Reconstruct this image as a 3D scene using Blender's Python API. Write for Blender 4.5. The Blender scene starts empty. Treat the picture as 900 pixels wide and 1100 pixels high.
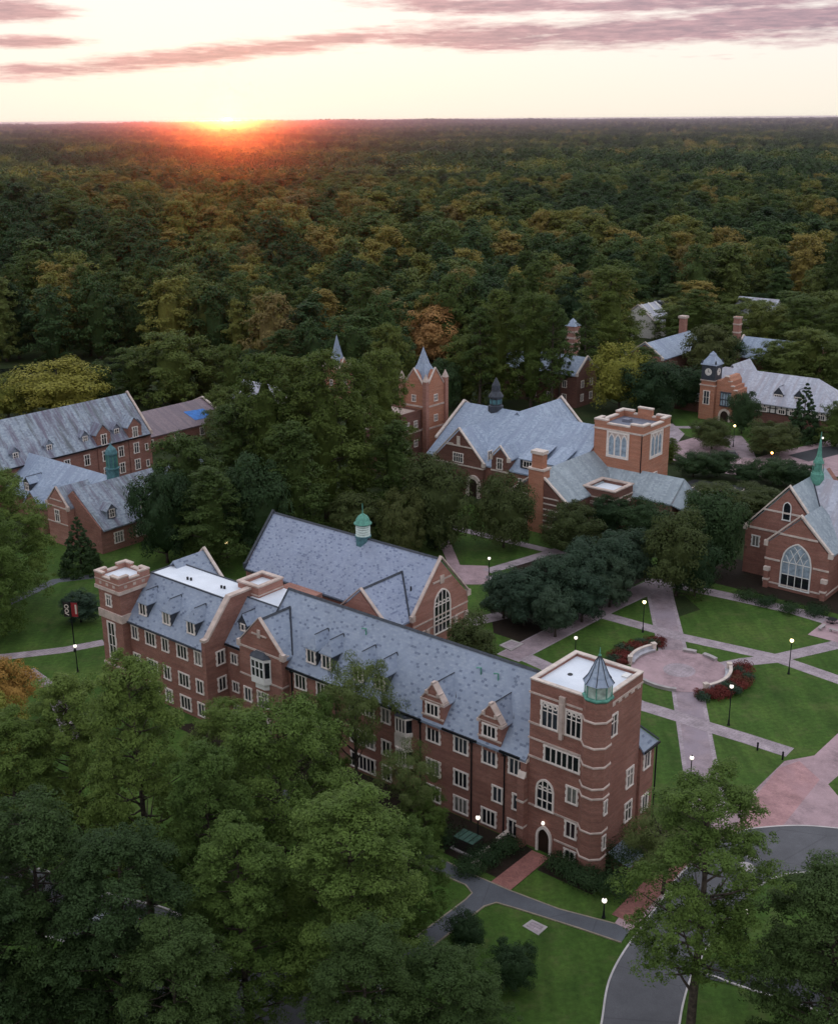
import bpy, bmesh, math, random
import numpy as np
from mathutils import Vector, Matrix
R = math.radians
random.seed(7)
S = bpy.context.scene
COL = S.collection

# ------------------------------------------------------------------ camera
F, TILT, ROLL, CAM_H = 1275.0, math.atan(422 / 1275.0), R(-.45), 76.0
_ct, _st, _cr, _sr = math.cos(TILT), math.sin(TILT), math.cos(ROLL), math.sin(ROLL)
_f = Vector((0, _ct, -_st))
_r0, _u0 = Vector((1, 0, 0)), Vector((0, _st, _ct))
_rt = _cr * _r0 + _sr * _u0
_up = -_sr * _r0 + _cr * _u0
cd = bpy.data.cameras.new('camera')
cam = bpy.data.objects.new('camera', cd)
COL.objects.link(cam)
m = Matrix((( _rt.x, _up.x, -_f.x, 0), (_rt.y, _up.y, -_f.y, 0), (_rt.z, _up.z, -_f.z, CAM_H), (0, 0, 0, 1)))
cam.matrix_world = m
cd.sensor_fit = 'VERTICAL'
cd.sensor_height = 24
cd.sensor_width = 24
cd.lens = 24 * F / 1100
cd.clip_start = 1
cd.clip_end = 60000
S.camera = cam

def ray(px, py):
    a, b = (px - 450) / F, -(py - 550) / F
    return _f + a * _rt + b * _up

def at(px, py, z=0.0):
    """survey point: where the line of sight through a photo pixel meets height z"""
    d = ray(px, py)
    t = (z - CAM_H) / d.z
    return (d.x * t, d.y * t, z)

def proj(x, y, z):
    d = Vector((x, y, z - CAM_H))
    k = d.dot(_f)
    return 450 + F * d.dot(_rt) / k, 550 - F * d.dot(_up) / k

def top_height(x, y, py):
    lo, hi = -5.0, 75.0
    for _ in range(40):
        mid = (lo + hi) / 2
        if proj(x, y, mid)[1] > py: lo = mid
        else: hi = mid
    return lo

# campus grid: every building stands on one grid, u along the long hall, v across it
YAW = R(-39.7)
O = (18.05, 107.34)
_c, _s = math.cos(YAW), math.sin(YAW)
def W(u, v, z=0.0): return (O[0] + u * _c - v * _s, O[1] + u * _s + v * _c, z)
def UV(x, y):
    dx, dy = x - O[0], y - O[1]
    return dx * _c + dy * _s, -dx * _s + dy * _c

# ------------------------------------------------------------------ tags
def tag(o, label=None, cat=None, group=None, kind=None):
    if label: o['label'] = label
    if cat: o['category'] = cat
    if group: o['group'] = group
    if kind: o['kind'] = kind
    return o

def thing(name, label, cat, loc=(0, 0, 0), rz=0.0, group=None):
    o = bpy.data.objects.new(name, None)
    o.empty_display_size = 1
    COL.objects.link(o)
    o.location = loc
    o.rotation_euler = (0, 0, rz)
    return tag(o, label, cat, group)

def copy_tree(o, parent=None):
    c = o.copy()
    COL.objects.link(c)
    c.parent = parent
    for ch in list(o.children):
        copy_tree(ch, c)
    return c

# ------------------------------------------------------------------ mesh builder
class MB:
    def __init__(s): s.v, s.f, s.smooth = [], [], False
    def add(s, vs, fs):
        n = len(s.v)
        s.v += [tuple(p) for p in vs]
        s.f += [tuple(i + n for i in f) for f in fs]
        return s
    def box(s, x0, x1, y0, y1, z0, z1):
        return s.add([(x0,y0,z0),(x1,y0,z0),(x1,y1,z0),(x0,y1,z0),(x0,y0,z1),(x1,y0,z1),(x1,y1,z1),(x0,y1,z1)],
                     [(0,3,2,1),(4,5,6,7),(0,1,5,4),(1,2,6,5),(2,3,7,6),(3,0,4,7)])
    def extrude(s, ring, d):
        """closed ring of 3d points extruded by vector d"""
        n = len(ring)
        a = [Vector(p) for p in ring]
        b = [p + Vector(d) for p in a]
        nrm = Vector((0, 0, 0))
        for i in range(n): nrm += a[i].cross(a[(i + 1) % n])
        if nrm.dot(Vector(d)) > 0: a, b = b, a
        fs = [tuple(range(n)), tuple(range(2 * n - 1, n - 1, -1))]
        fs += [(i, i + n, (i + 1) % n + n, (i + 1) % n) for i in range(n)]
        return s.add(a + b, fs)
    def prism_u(s, yz, u0, u1): return s.extrude([(u0, y, z) for y, z in yz], (u1 - u0, 0, 0))
    def prism_v(s, xz, v0, v1): return s.extrude([(x, v0, z) for x, z in xz], (0, v1 - v0, 0))
    def prism_z(s, xy, z0, z1): return s.extrude([(x, y, z0) for x, y in xy], (0, 0, z1 - z0))
    def slab(s, ring, t): return s.extrude(ring, (0, 0, -t))
    def ring_v(s, outer, inner, v0, v1):
        """frame between two outlines in the xz plane, given thickness along y"""
        n = len(outer)
        vs = [(x, v0, z) for x, z in outer] + [(x, v0, z) for x, z in inner] + [(x, v1, z) for x, z in outer] + [(x, v1, z) for x, z in inner]
        fs = []
        for i in range(n - 1):
            j = i + 1
            fs += [(i, j, n + j, n + i), (2*n+i, 3*n+i, 3*n+j, 2*n+j), (n + i, n + j, 3*n + j, 3*n + i), (i, 2*n+i, 2*n+j, j)]
        fs += [(0, n, 3*n, 2*n), (n-1, 2*n+n-1, 3*n+n-1, 2*n-1)]
        return s.add(vs, fs)
    def lathe(s, prof, n, cx=0, cy=0, a0=0.0, cap=True):
        vs, fs = [], []
        for r, z in prof:
            for k in range(n):
                a = a0 + 2 * math.pi * k / n
                vs.append((cx + r * math.cos(a), cy + r * math.sin(a), z))
        for i in range(len(prof) - 1):
            for k in range(n):
                fs.append((i*n+k, i*n+(k+1)%n, (i+1)*n+(k+1)%n, (i+1)*n+k))
        if cap:
            fs.append(tuple(range(n - 1, -1, -1)))
            fs.append(tuple((len(prof)-1)*n + k for k in range(n)))
        return s.add(vs, fs)
    def tube(s, pts, rad, n=6):
        pts = [Vector(p) for p in pts]
        if not hasattr(rad, '__len__'): rad = [rad] * len(pts)
        vs, fs = [], []
        for i, p in enumerate(pts):
            d = (pts[min(i+1, len(pts)-1)] - pts[max(i-1, 0)]).normalized()
            ref = Vector((0, 0, 1)) if abs(d.z) < .9 else Vector((1, 0, 0))
            e1 = d.cross(ref).normalized(); e2 = d.cross(e1)
            for k in range(n):
                a = 2 * math.pi * k / n
                vs.append(p + (e1 * math.cos(a) + e2 * math.sin(a)) * rad[i])
        for i in range(len(pts) - 1):
            for k in range(n):
                fs.append((i*n+k, i*n+(k+1)%n, (i+1)*n+(k+1)%n, (i+1)*n+k))
        fs += [tuple(range(n-1, -1, -1)), tuple((len(pts)-1)*n+k for k in range(n))]
        return s.add(vs, fs)
    def mesh(s, name, mat, uv=True):
        me = bpy.data.meshes.new(name)
        me.from_pydata(s.v, [], s.f)
        for mt in (mat if isinstance(mat, (list, tuple)) else [mat]):
            me.materials.append(mt)
        if uv:
            bm = bmesh.new(); bm.from_mesh(me)
            bmesh.ops.recalc_face_normals(bm, faces=bm.faces)
            lay = bm.loops.layers.uv.new('UVMap')
            for f in bm.faces:
                nrm = f.normal
                h = Vector((-nrm.y, nrm.x, 0))
                if h.length < 1e-3: h = Vector((1, 0, 0))
                h.normalize(); w = nrm.cross(h)
                for l in f.loops:
                    l[lay].uv = (l.vert.co.dot(h), l.vert.co.dot(w))
            bm.to_mesh(me); bm.free()
        if s.smooth:
            me.polygons.foreach_set('use_smooth', [True] * len(me.polygons))
        return me
    def build(s, name, mat, parent=None, loc=None, uv=True):
        o = bpy.data.objects.new(name, s.mesh(name, mat, uv))
        COL.objects.link(o)
        if parent is not None: o.parent = parent
        if loc is not None: o.location = loc
        return o

# ------------------------------------------------------------------ materials
def lin(c):
    if isinstance(c, str):
        c = [int(c[i:i+2], 16) / 255 for i in (0, 2, 4)]
        c = [x / 12.92 if x <= .04045 else ((x + .055) / 1.055) ** 2.4 for x in c]
    return (*c[:3], 1.0)

class NT:
    def __init__(s, tree): s.t = tree
    def n(s, typ, **kw):
        nd = s.t.nodes.new(typ)
        for k, v in kw.items():
            if k == 'ins':
                for kk, vv in v.items():
                    if isinstance(vv, bpy.types.NodeSocket): s.t.links.new(vv, nd.inputs[kk])
                    else: nd.inputs[kk].default_value = vv
            else: setattr(nd, k, v)
        return nd
    def link(s, a, b): s.t.links.new(a, b)
    def math(s, op, a, b=None, c=None, clamp=False):
        nd = s.n('ShaderNodeMath', operation=op, use_clamp=clamp)
        for i, x in enumerate((a, b, c)):
            if x is None: continue
            if isinstance(x, bpy.types.NodeSocket): s.link(x, nd.inputs[i])
            else: nd.inputs[i].default_value = x
        return nd.outputs[0]
    def mix(s, fac, a, b, blend='MIX', clamp=False):
        nd = s.n('ShaderNodeMix', data_type='RGBA', blend_type=blend, clamp_result=clamp)
        for i, x in ((0, fac), (6, a), (7, b)):
            if isinstance(x, bpy.types.NodeSocket): s.link(x, nd.inputs[i])
            else: nd.inputs[i].default_value = x if i == 0 else lin(x)
        return nd.outputs[2]
    def ramp(s, fac, stops, interp='LINEAR'):
        nd = s.n('ShaderNodeValToRGB')
        nd.color_ramp.interpolation = interp
        el = nd.color_ramp.elements
        while len(el) < len(stops): el.new(.5)
        for e, (p, c) in zip(el, stops):
            e.position = p; e.color = lin(c)
        if isinstance(fac, bpy.types.NodeSocket): s.link(fac, nd.inputs[0])
        return nd.outputs[0]
    def noise(s, vec, scale, detail=4, rough=.55, dim='3D'):
        nd = s.n('ShaderNodeTexNoise', noise_dimensions=dim)
        nd.inputs['Scale'].default_value = scale
        nd.inputs['Detail'].default_value = detail
        nd.inputs['Roughness'].default_value = rough
        if vec is not None: s.link(vec, nd.inputs['Vector'])
        return nd.outputs['Fac']
    def map(s, vec, scale=(1, 1, 1), loc=(0, 0, 0), rot=(0, 0, 0)):
        nd = s.n('ShaderNodeMapping')
        nd.inputs['Scale'].default_value = scale
        nd.inputs['Location'].default_value = loc
        nd.inputs['Rotation'].default_value = rot
        s.link(vec, nd.inputs['Vector'])
        return nd.outputs[0]

def mat_new(name, rough=.8, spec=.3, metal=0.0):
    m = bpy.data.materials.new(name)
    m.use_nodes = True
    t = NT(m.node_tree)
    b = m.node_tree.nodes['Principled BSDF']
    b.inputs['Roughness'].default_value = rough
    b.inputs['Specular IOR Level'].default_value = spec
    b.inputs['Metallic'].default_value = metal
    return m, t, b

def m_plain(name, col, rough=.7, var=.12, scale=1.5, metal=0.0, spec=.3, dirt=None):
    m, t, b = mat_new(name, rough, spec, metal)
    g = t.n('ShaderNodeTexCoord').outputs['Object']
    n = t.noise(g, scale, 5)
    c = lin(col)
    lo = tuple(x * (1 - 2 * var) for x in c[:3]); hi = tuple(min(1, x * (1 + 2 * var)) for x in c[:3])
    out = t.ramp(n, [(.3, lo), (.7, hi)])
    if dirt:
        n2 = t.noise(g, scale * .35, 6, .65)
        out = t.mix(t.ramp(n2, [(.5, (0,0,0)), (.72, (.8,.8,.8))]), out, dirt)
    t.link(out, b.inputs['Base Color'])
    return m

def m_brick(name, c1, c2, mortar, patch):
    m, t, b = mat_new(name, .85, .2)
    tc = t.n('ShaderNodeTexCoord')
    br = t.n('ShaderNodeTexBrick', ins={'Vector': tc.outputs['UV'], 'Color1': lin(c1), 'Color2': lin(c2), 'Mortar': lin(mortar),
             'Scale': 1.0, 'Mortar Size': .012, 'Brick Width': .24, 'Row Height': .085, 'Bias': 0.0})
    n1 = t.noise(tc.outputs['UV'], .35, 5, .6)
    n2 = t.noise(t.map(tc.outputs['UV'], (.25, 2.2, 1)), 1.0, 4, .6)
    o = t.mix(t.ramp(n1, [(.35, (0,0,0)), (.7, (.55,.55,.55))]), br.outputs['Color'], patch)
    o = t.mix(.3, o, t.ramp(n2, [(.3, (.25,.25,.25)), (.7, (.85,.85,.85))]), 'OVERLAY')
    t.link(o, b.inputs['Base Color'])
    bp = t.n('ShaderNodeBump', ins={'Strength': .3, 'Distance': .01, 'Height': br.outputs['Fac']}, invert=True)
    t.link(bp.outputs[0], b.inputs['Normal'])
    return m

def m_slate(name, stops, bw=.55, rh=.42, stain=None, rough=.5):
    """slates laid in courses, each its own tone; stain: weather streaks running down the slope"""
    m, t, b = mat_new(name, rough, .45)
    tc = t.n('ShaderNodeTexCoord')
    uv = tc.outputs['UV']
    br = t.n('ShaderNodeTexBrick', ins={'Vector': uv, 'Color1': (0,0,0,1), 'Color2': (1,1,1,1), 'Mortar': (.3,.3,.3,1),
             'Scale': 1.0, 'Mortar Size': .015, 'Mortar Smooth': .2, 'Brick Width': bw, 'Row Height': rh, 'Bias': 0.0})
    o = t.ramp(br.outputs['Color'], stops)
    n1 = t.noise(uv, .22, 5, .6)
    o = t.mix(.35, o, t.ramp(n1, [(.3, (.38,.38,.38)), (.7, (.64,.64,.64))]), 'OVERLAY')
    if stain:
        n2 = t.noise(t.map(uv, (.75, .1, 1)), 1.0, 5, .65)
        o = t.mix(t.ramp(n2, [(.45, (0,0,0)), (.62, (.9,.9,.9))]), o, stain[0])
        n3 = t.noise(t.map(uv, (.6, .07, 1), (11, 5, 0)), 1.0, 5, .65)
        o = t.mix(t.ramp(n3, [(.5, (0,0,0)), (.66, (.8,.8,.8))]), o, stain[1])
    t.link(o, b.inputs['Base Color'])
    bp = t.n('ShaderNodeBump', ins={'Strength': .35, 'Distance': .02, 'Height': br.outputs['Color']})
    t.link(bp.outputs[0], b.inputs['Normal'])
    return m

def m_glass(name, col, rough=.08):
    m, t, b = mat_new(name, rough, .6)
    n = t.noise(t.n('ShaderNodeTexCoord').outputs['Object'], 1.3, 2)
    c = lin(col)
    t.link(t.ramp(n, [(.3, tuple(x*.6 for x in c[:3])), (.7, tuple(x*1.5 for x in c[:3]))]), b.inputs['Base Color'])
    return m

def m_emit(name, col, strength):
    m, t, b = mat_new(name, .4)
    b.inputs['Base Color'].default_value = lin(col)
    b.inputs['Emission Color'].default_value = lin(col)
    b.inputs['Emission Strength'].default_value = strength
    return m

def m_paving(name, c1, c2, mortar, bw=.4, rh=.2, patch=None, rough=.8, rot=YAW):
    m, t, b = mat_new(name, rough, .25)
    g = t.map(t.n('ShaderNodeTexCoord').outputs['Object'], rot=(0, 0, -rot))
    br = t.n('ShaderNodeTexBrick', ins={'Vector': g, 'Color1': lin(c1), 'Color2': lin(c2), 'Mortar': lin(mortar), 'Scale': 1.0,
             'Mortar Size': .015 if bw < 1 else .035, 'Brick Width': bw, 'Row Height': rh})
    n = t.noise(g, .45, 8, .7)
    o = t.mix(.6, br.outputs['Color'], t.ramp(n, [(.3, (.22,.22,.22)), (.7, (.8,.8,.8))]), 'OVERLAY')
    if patch:
        n2 = t.noise(g, .09, 4, .6)
        o = t.mix(t.ramp(n2, [(.48, (0,0,0)), (.6, (.7,.7,.7))]), o, patch)
    t.link(o, b.inputs['Base Color'])
    return m

def m_asphalt(name, c):
    m, t, b = mat_new(name, .75, .35)
    g = t.n('ShaderNodeTexCoord').outputs['Object']
    c = lin(c)
    n1 = t.noise(g, .18, 6, .65); n2 = t.noise(g, 9, 3, .6)
    o = t.ramp(n1, [(.3, tuple(x*.7 for x in c[:3])), (.55, c), (.75, tuple(x*1.35 for x in c[:3]))])
    o = t.mix(.3, o, t.ramp(n2, [(.3, (.3,.3,.3)), (.7, (.7,.7,.7))]), 'OVERLAY')
    vo = t.n('ShaderNodeTexVoronoi', feature='DISTANCE_TO_EDGE', ins={'Vector': g, 'Scale': .12})
    o = t.mix(t.ramp(vo.outputs['Distance'], [(0, (.45,.45,.45)), (.012, (0,0,0))]), o, tuple(x*.45 for x in c[:3]))
    t.link(o, b.inputs['Base Color'])
    return m

def m_grass(name, a, b_, c, worn):
    m, t, b = mat_new(name, .9, .15)
    g = t.n('ShaderNodeTexCoord').outputs['Object']
    n1 = t.noise(g, .11, 6, .6); n2 = t.noise(g, 1.6, 5, .7); n3 = t.noise(t.map(g, (.5, .08, 1), rot=(0, 0, -YAW)), .9, 4, .6)
    o = t.ramp(n1, [(.3, a), (.5, b_), (.72, c)])
    o = t.mix(.5, o, t.ramp(n2, [(.3, (.2,.2,.2)), (.72, (.82,.82,.82))]), 'OVERLAY')
    o = t.mix(.4, o, t.ramp(n3, [(.3, (.2,.2,.2)), (.72, (.85,.85,.85))]), 'OVERLAY')
    wv = t.n('ShaderNodeTexWave', ins={'Vector': t.map(g, rot=(0, 0, -YAW + .6)), 'Scale': .32, 'Distortion': 1.5, 'Detail': 2})
    o = t.mix(.06, o, t.ramp(wv.outputs['Fac'], [(.3, (.3,.3,.3)), (.7, (.7,.7,.7))]), 'OVERLAY')
    n4 = t.noise(g, .35, 6, .7)
    o = t.mix(t.ramp(n4, [(.52, (0,0,0)), (.75, (.65,.65,.65))]), o, worn)
    t.link(o, b.inputs['Base Color'])
    bp = t.n('ShaderNodeBump', ins={'Strength': .5, 'Distance': .06, 'Height': n2})
    t.link(bp.outputs[0], b.inputs['Normal'])
    return m

def m_leaf(name, cols, rough=.65, trans=.2, hue=.5):
    """foliage: tone varies from tree to tree (object random) and from spray to spray (noise in the tree's own space)"""
    m = bpy.data.materials.new(name)
    m.use_nodes = True
    t = NT(m.node_tree)
    b = m.node_tree.nodes['Principled BSDF']
    out = m.node_tree.nodes['Material Output']
    b.inputs['Roughness'].default_value = rough
    b.inputs['Specular IOR Level'].default_value = .12
    g = t.n('ShaderNodeTexCoord').outputs['Object']
    rnd = t.n('ShaderNodeObjectInfo').outputs['Random']
    n1 = t.noise(g, .22, 3, .6)
    n2 = t.noise(g, 2.2, 3, .7)
    x = t.math('ADD', t.math('MULTIPLY', rnd, hue), t.math('MULTIPLY', n1, 1 - hue))
    k = len(cols)
    o = t.ramp(x, [(.12 + .76 * i / max(1, k - 1), c) for i, c in enumerate(cols)])
    o = t.mix(.55, o, t.ramp(n2, [(.3, (.25,.25,.25)), (.7, (.78,.78,.78))]), 'OVERLAY')
    t.link(o, b.inputs['Base Color'])
    tr = t.n('ShaderNodeBsdfTranslucent')
    t.link(t.mix(1.0, o, (.9, 1.0, .5), 'MULTIPLY'), tr.inputs['Color'])
    ms = t.n('ShaderNodeMixShader', ins={0: trans})
    t.link(b.outputs[0], ms.inputs[1]); t.link(tr.outputs[0], ms.inputs[2])
    t.link(ms.outputs[0], out.inputs['Surface'])
    return m

M = {}
M['brick'] = m_brick('brick_red_brown', 'a06a5c', '855347', '937e75', '6e483e')
M['brick_warm'] = m_brick('brick_warm', 'b87c62', 'a0664f', 'a38a7a', 'a86c54')
M['brick_dark'] = m_brick('brick_dark', '7e5449', '66423b', '78645a', '583833')
M['brick_rose'] = m_brick('brick_rose', 'ae7a6c', '996656', '9c857c', '8e5e52')
M['stone'] = m_plain('limestone', 'bfaca2', .8, .1, 1.2, dirt='9d8a80')
M['stone_pale'] = m_plain('limestone_pale', 'cbbcb2', .8, .08, 1.5, dirt='ab9a90')
M['slate'] = m_slate('slate_new', [(0, '5e687c'), (.07, '687286'), (.11, '7e889a'), (.6, '858fa0'), (1, '8e97a6')], .44, .30)
M['slate_hall'] = m_slate('slate_hall', [(0, '656f88'), (.10, '6d7790'), (.15, '838ca2'), (.6, '8a93a8'), (1, '929bae')], .40, .28)
M['slate_old'] = m_slate('slate_weathered', [(0, '76808e'), (.4, '8b95a2'), (1, '9aa4ae')], .5, .35, ('5f5668', '4c5052'))
M['slate_grey'] = m_slate('slate_grey', [(0, '7c8a9e'), (.4, '8f9cae'), (1, '9da9ba')], .5, .35, ('848fa4', '78849a'))
M['slate_green'] = m_slate('slate_green_grey', [(0, '808a92'), (.4, '919ba3'), (1, '9ea8ae')], .5, .35, ('88929a', '7b868c'))
M['slate_pale'] = m_slate('slate_pale', [(0, '979aa6'), (.4, 'a9abb8'), (1, 'b8bac4')], .5, .35, ('9a949c', '8c8f9c'))
M['roof_brown'] = m_slate('shingle_brown', [(0, '6d5c62'), (1, '7e6c70')], .5, .35, ('665660', '5c5058'))
M['lead'] = m_plain('lead_dark', '3c4048', .6, .15, 2)
M['membrane'] = m_plain('roof_membrane_white', 'd8dce4', .6, .04, .3, dirt='bcc4d0')
M['membrane_grey'] = m_plain('roof_membrane_grey', '6d6f7c', .7, .08, .5)
M['frame'] = m_plain('window_stone', 'e0d4cc', .75, .06, 3)
M['frame_white'] = m_plain('window_white', 'dddad6', .6, .04, 3)
M['pane'] = m_glass('glass_dark', (.012, .014, .018))
M['pane_blind'] = m_glass('glass_with_blind', (.16, .155, .14), .2)
M['pane_sky'] = m_glass('glass_clear', (.035, .042, .052), .04)
M['pane_pale'] = m_glass('glass_leaded_pale', (.26, .32, .38), .3)
M['lantern_pane'] = m_glass('lantern_glass', (.38, .45, .40), .2)
M['copper'] = m_plain('copper_green', '5a9080', .7, .14, 3, dirt='3a6458')
M['copper_dark'] = m_plain('copper_blue_green', '50767c', .7, .15, 2, dirt='3a5f66')
M['louver'] = m_plain('louvre_pale', 'c9d6cf', .6, .06, 3)
M['iron'] = m_plain('iron_black', '14161a', .5, .1, 4)
M['timber'] = m_plain('timber_dark', '2c2724', .8, .2, 4)
M['plaster'] = m_plain('plaster_white', 'cfc9c4', .85, .06, 2)
M['door'] = m_plain('door_dark_oak', '2a1c16', .6, .15, 5)
M['globe'] = m_emit('lamp_globe_white', 'fff4e6', .6)
M['globe_lit'] = m_emit('lamp_globe_lit', 'ffe2a0', 3.2)
M['globe_amber'] = m_emit('lamp_globe_amber', 'ffb060', 5.0)
M['path'] = m_paving('brick_path', '998588', '88777c', '857a80', .24, .12, '938690')
M['path_edge'] = m_paving('path_edge_concrete', 'a3959a', '97898e', '82777c', 1.2, .4)
M['plaza'] = m_paving('plaza_brick', 'a88c8e', '967c80', '8c7c82', .24, .12, 'b09498')
M['plaza_rose'] = m_paving('plaza_brick_rose', 'b08684', '9e7678', '947678', .24, .12, 'a68488')
M['walk'] = m_paving('walk_brick_red', 'a06a60', '8c5a54', '7c5c58', .24, .12)
M['concrete'] = m_plain('concrete', 'a59d9c', .85, .1, .8, dirt='7f7878')
M['asphalt'] = m_asphalt('asphalt_road', (.098, .097, .106))
M['asphalt_path'] = m_asphalt('asphalt_path', (.10, .105, .12))
M['asphalt_dark'] = m_asphalt('asphalt_dark', (.045, .046, .052))
M['bench_stone'] = m_plain('bench_stone', 'b2b0b6', .8, .1, 1.5, dirt='8c888c')
M['box_green'] = m_plain('box_green', '3f5a50', .6, .12, 2)
M['edging'] = m_plain('edging_tan', '8d8272', .85, .12, 1)
M['kerb'] = m_plain('kerb_concrete', 'bdb6b4', .8, .08, 1)
M['lawn'] = m_grass('lawn_grass', (.036, .076, .013), (.050, .096, .017), (.075, .118, .024), (.105, .112, .042))
M['ground'] = m_grass('rough_ground', (.018, .030, .010), (.026, .040, .012), (.036, .046, .016), (.045, .036, .02))  # dark base colour has the shade under trees put into it
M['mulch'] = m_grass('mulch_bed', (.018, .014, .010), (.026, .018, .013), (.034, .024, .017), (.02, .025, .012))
M['water'] = m_glass('pond_water', (.01, .013, .012), .05)
M['bark'] = m_plain('bark', (.060, .046, .036), .9, .3, 2.5)
M['bark_pale'] = m_plain('bark_pale', (.20, .17, .14), .9, .2, 2.5)
M['leaf_pine'] = m_leaf('needles_pine', [(.052,.092,.021), (.084,.130,.027), (.128,.172,.037)], trans=.1)
M['leaf_pine_mid'] = m_leaf('needles_mid', [(.038,.064,.019), (.058,.090,.023), (.082,.114,.029)])
M['leaf_pine_dark'] = m_leaf('needles_dark', [(.024,.046,.016), (.038,.066,.019), (.054,.086,.023)], trans=.1)
M['leaf_pine_lit'] = m_leaf('needles_fresh', [(.058,.088,.020), (.080,.112,.025), (.108,.136,.03)])
M['leaf_fresh'] = m_leaf('leaves_fresh', [(.075,.105,.034), (.10,.13,.04), (.12,.145,.05)])
M['leaf_broad'] = m_leaf('leaves_broad', [(.044,.072,.020), (.070,.102,.025), (.100,.128,.030), (.125,.135,.032)], hue=.6)
M['leaf_wood'] = m_leaf('leaves_woodland', [(.036,.066,.023), (.056,.094,.028), (.092,.128,.034), (.118,.140,.038), (.060,.100,.03)], hue=.7)
M['leaf_wood_dark'] = m_leaf('leaves_woodland_dark', [(.022,.046,.019), (.036,.068,.024), (.050,.086,.028)], hue=.6)
M['leaf_wood_gold'] = m_leaf('leaves_woodland_turning_and_sunlit', [(.13,.145,.036), (.20,.19,.044), (.25,.19,.05), (.17,.13,.05)], hue=.7)  # turning leaves; on the hill this gold also stands for low sunlight
M['leaf_dark'] = m_leaf('leaves_dark', [(.020,.042,.018), (.032,.060,.023), (.046,.078,.028)])
M['leaf_holly'] = m_leaf('leaves_holly', [(.030,.056,.036), (.044,.074,.044), (.062,.092,.056)])
M['leaf_yellow'] = m_leaf('leaves_yellow_green', [(.15,.17,.034), (.22,.22,.042), (.29,.25,.05)])
M['leaf_orange'] = m_leaf('leaves_orange', [(.30,.16,.045), (.40,.24,.06), (.40,.29,.07)])
M['leaf_rust'] = m_leaf('leaves_rust', [(.34,.17,.08), (.42,.23,.09), (.34,.24,.08)])
M['leaf_olive'] = m_leaf('leaves_olive', [(.042,.058,.020), (.064,.082,.026), (.092,.098,.032)])
M['leaf_red'] = m_leaf('leaves_red_shrub', [(.10,.022,.02), (.16,.035,.028), (.06,.05,.02)])
# ------------------------------------------------------------------ windows (prototypes share their meshes)
_WIN = {}
def arc_pts(w, h, spring, n=8, pointed=True):
    """outline of an arched opening, from bottom left over the top to bottom right; origin at its bottom centre"""
    a = w / 2
    pts = [(-a, 0), (-a, spring)]
    rise = h - spring
    if pointed:
        r = (a * a + rise * rise) / (2 * a)
        for i in range(1, n):
            x = -a + a * i / n
            pts.append((x, spring + math.sqrt(max(0, r * r - (x - (-a + r)) ** 2))))
        pts.append((0, h))
        for i in range(n - 1, 0, -1):
            x = a - a * i / n
            pts.append((x, spring + math.sqrt(max(0, r * r - (x - (a - r)) ** 2))))
    else:
        for i in range(1, 2 * n):
            t = math.pi * (1 - i / (2 * n))
            pts.append((a * math.cos(t), spring + rise * math.sin(t)))
    pts += [(a, spring), (a, 0)]
    return pts

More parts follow.
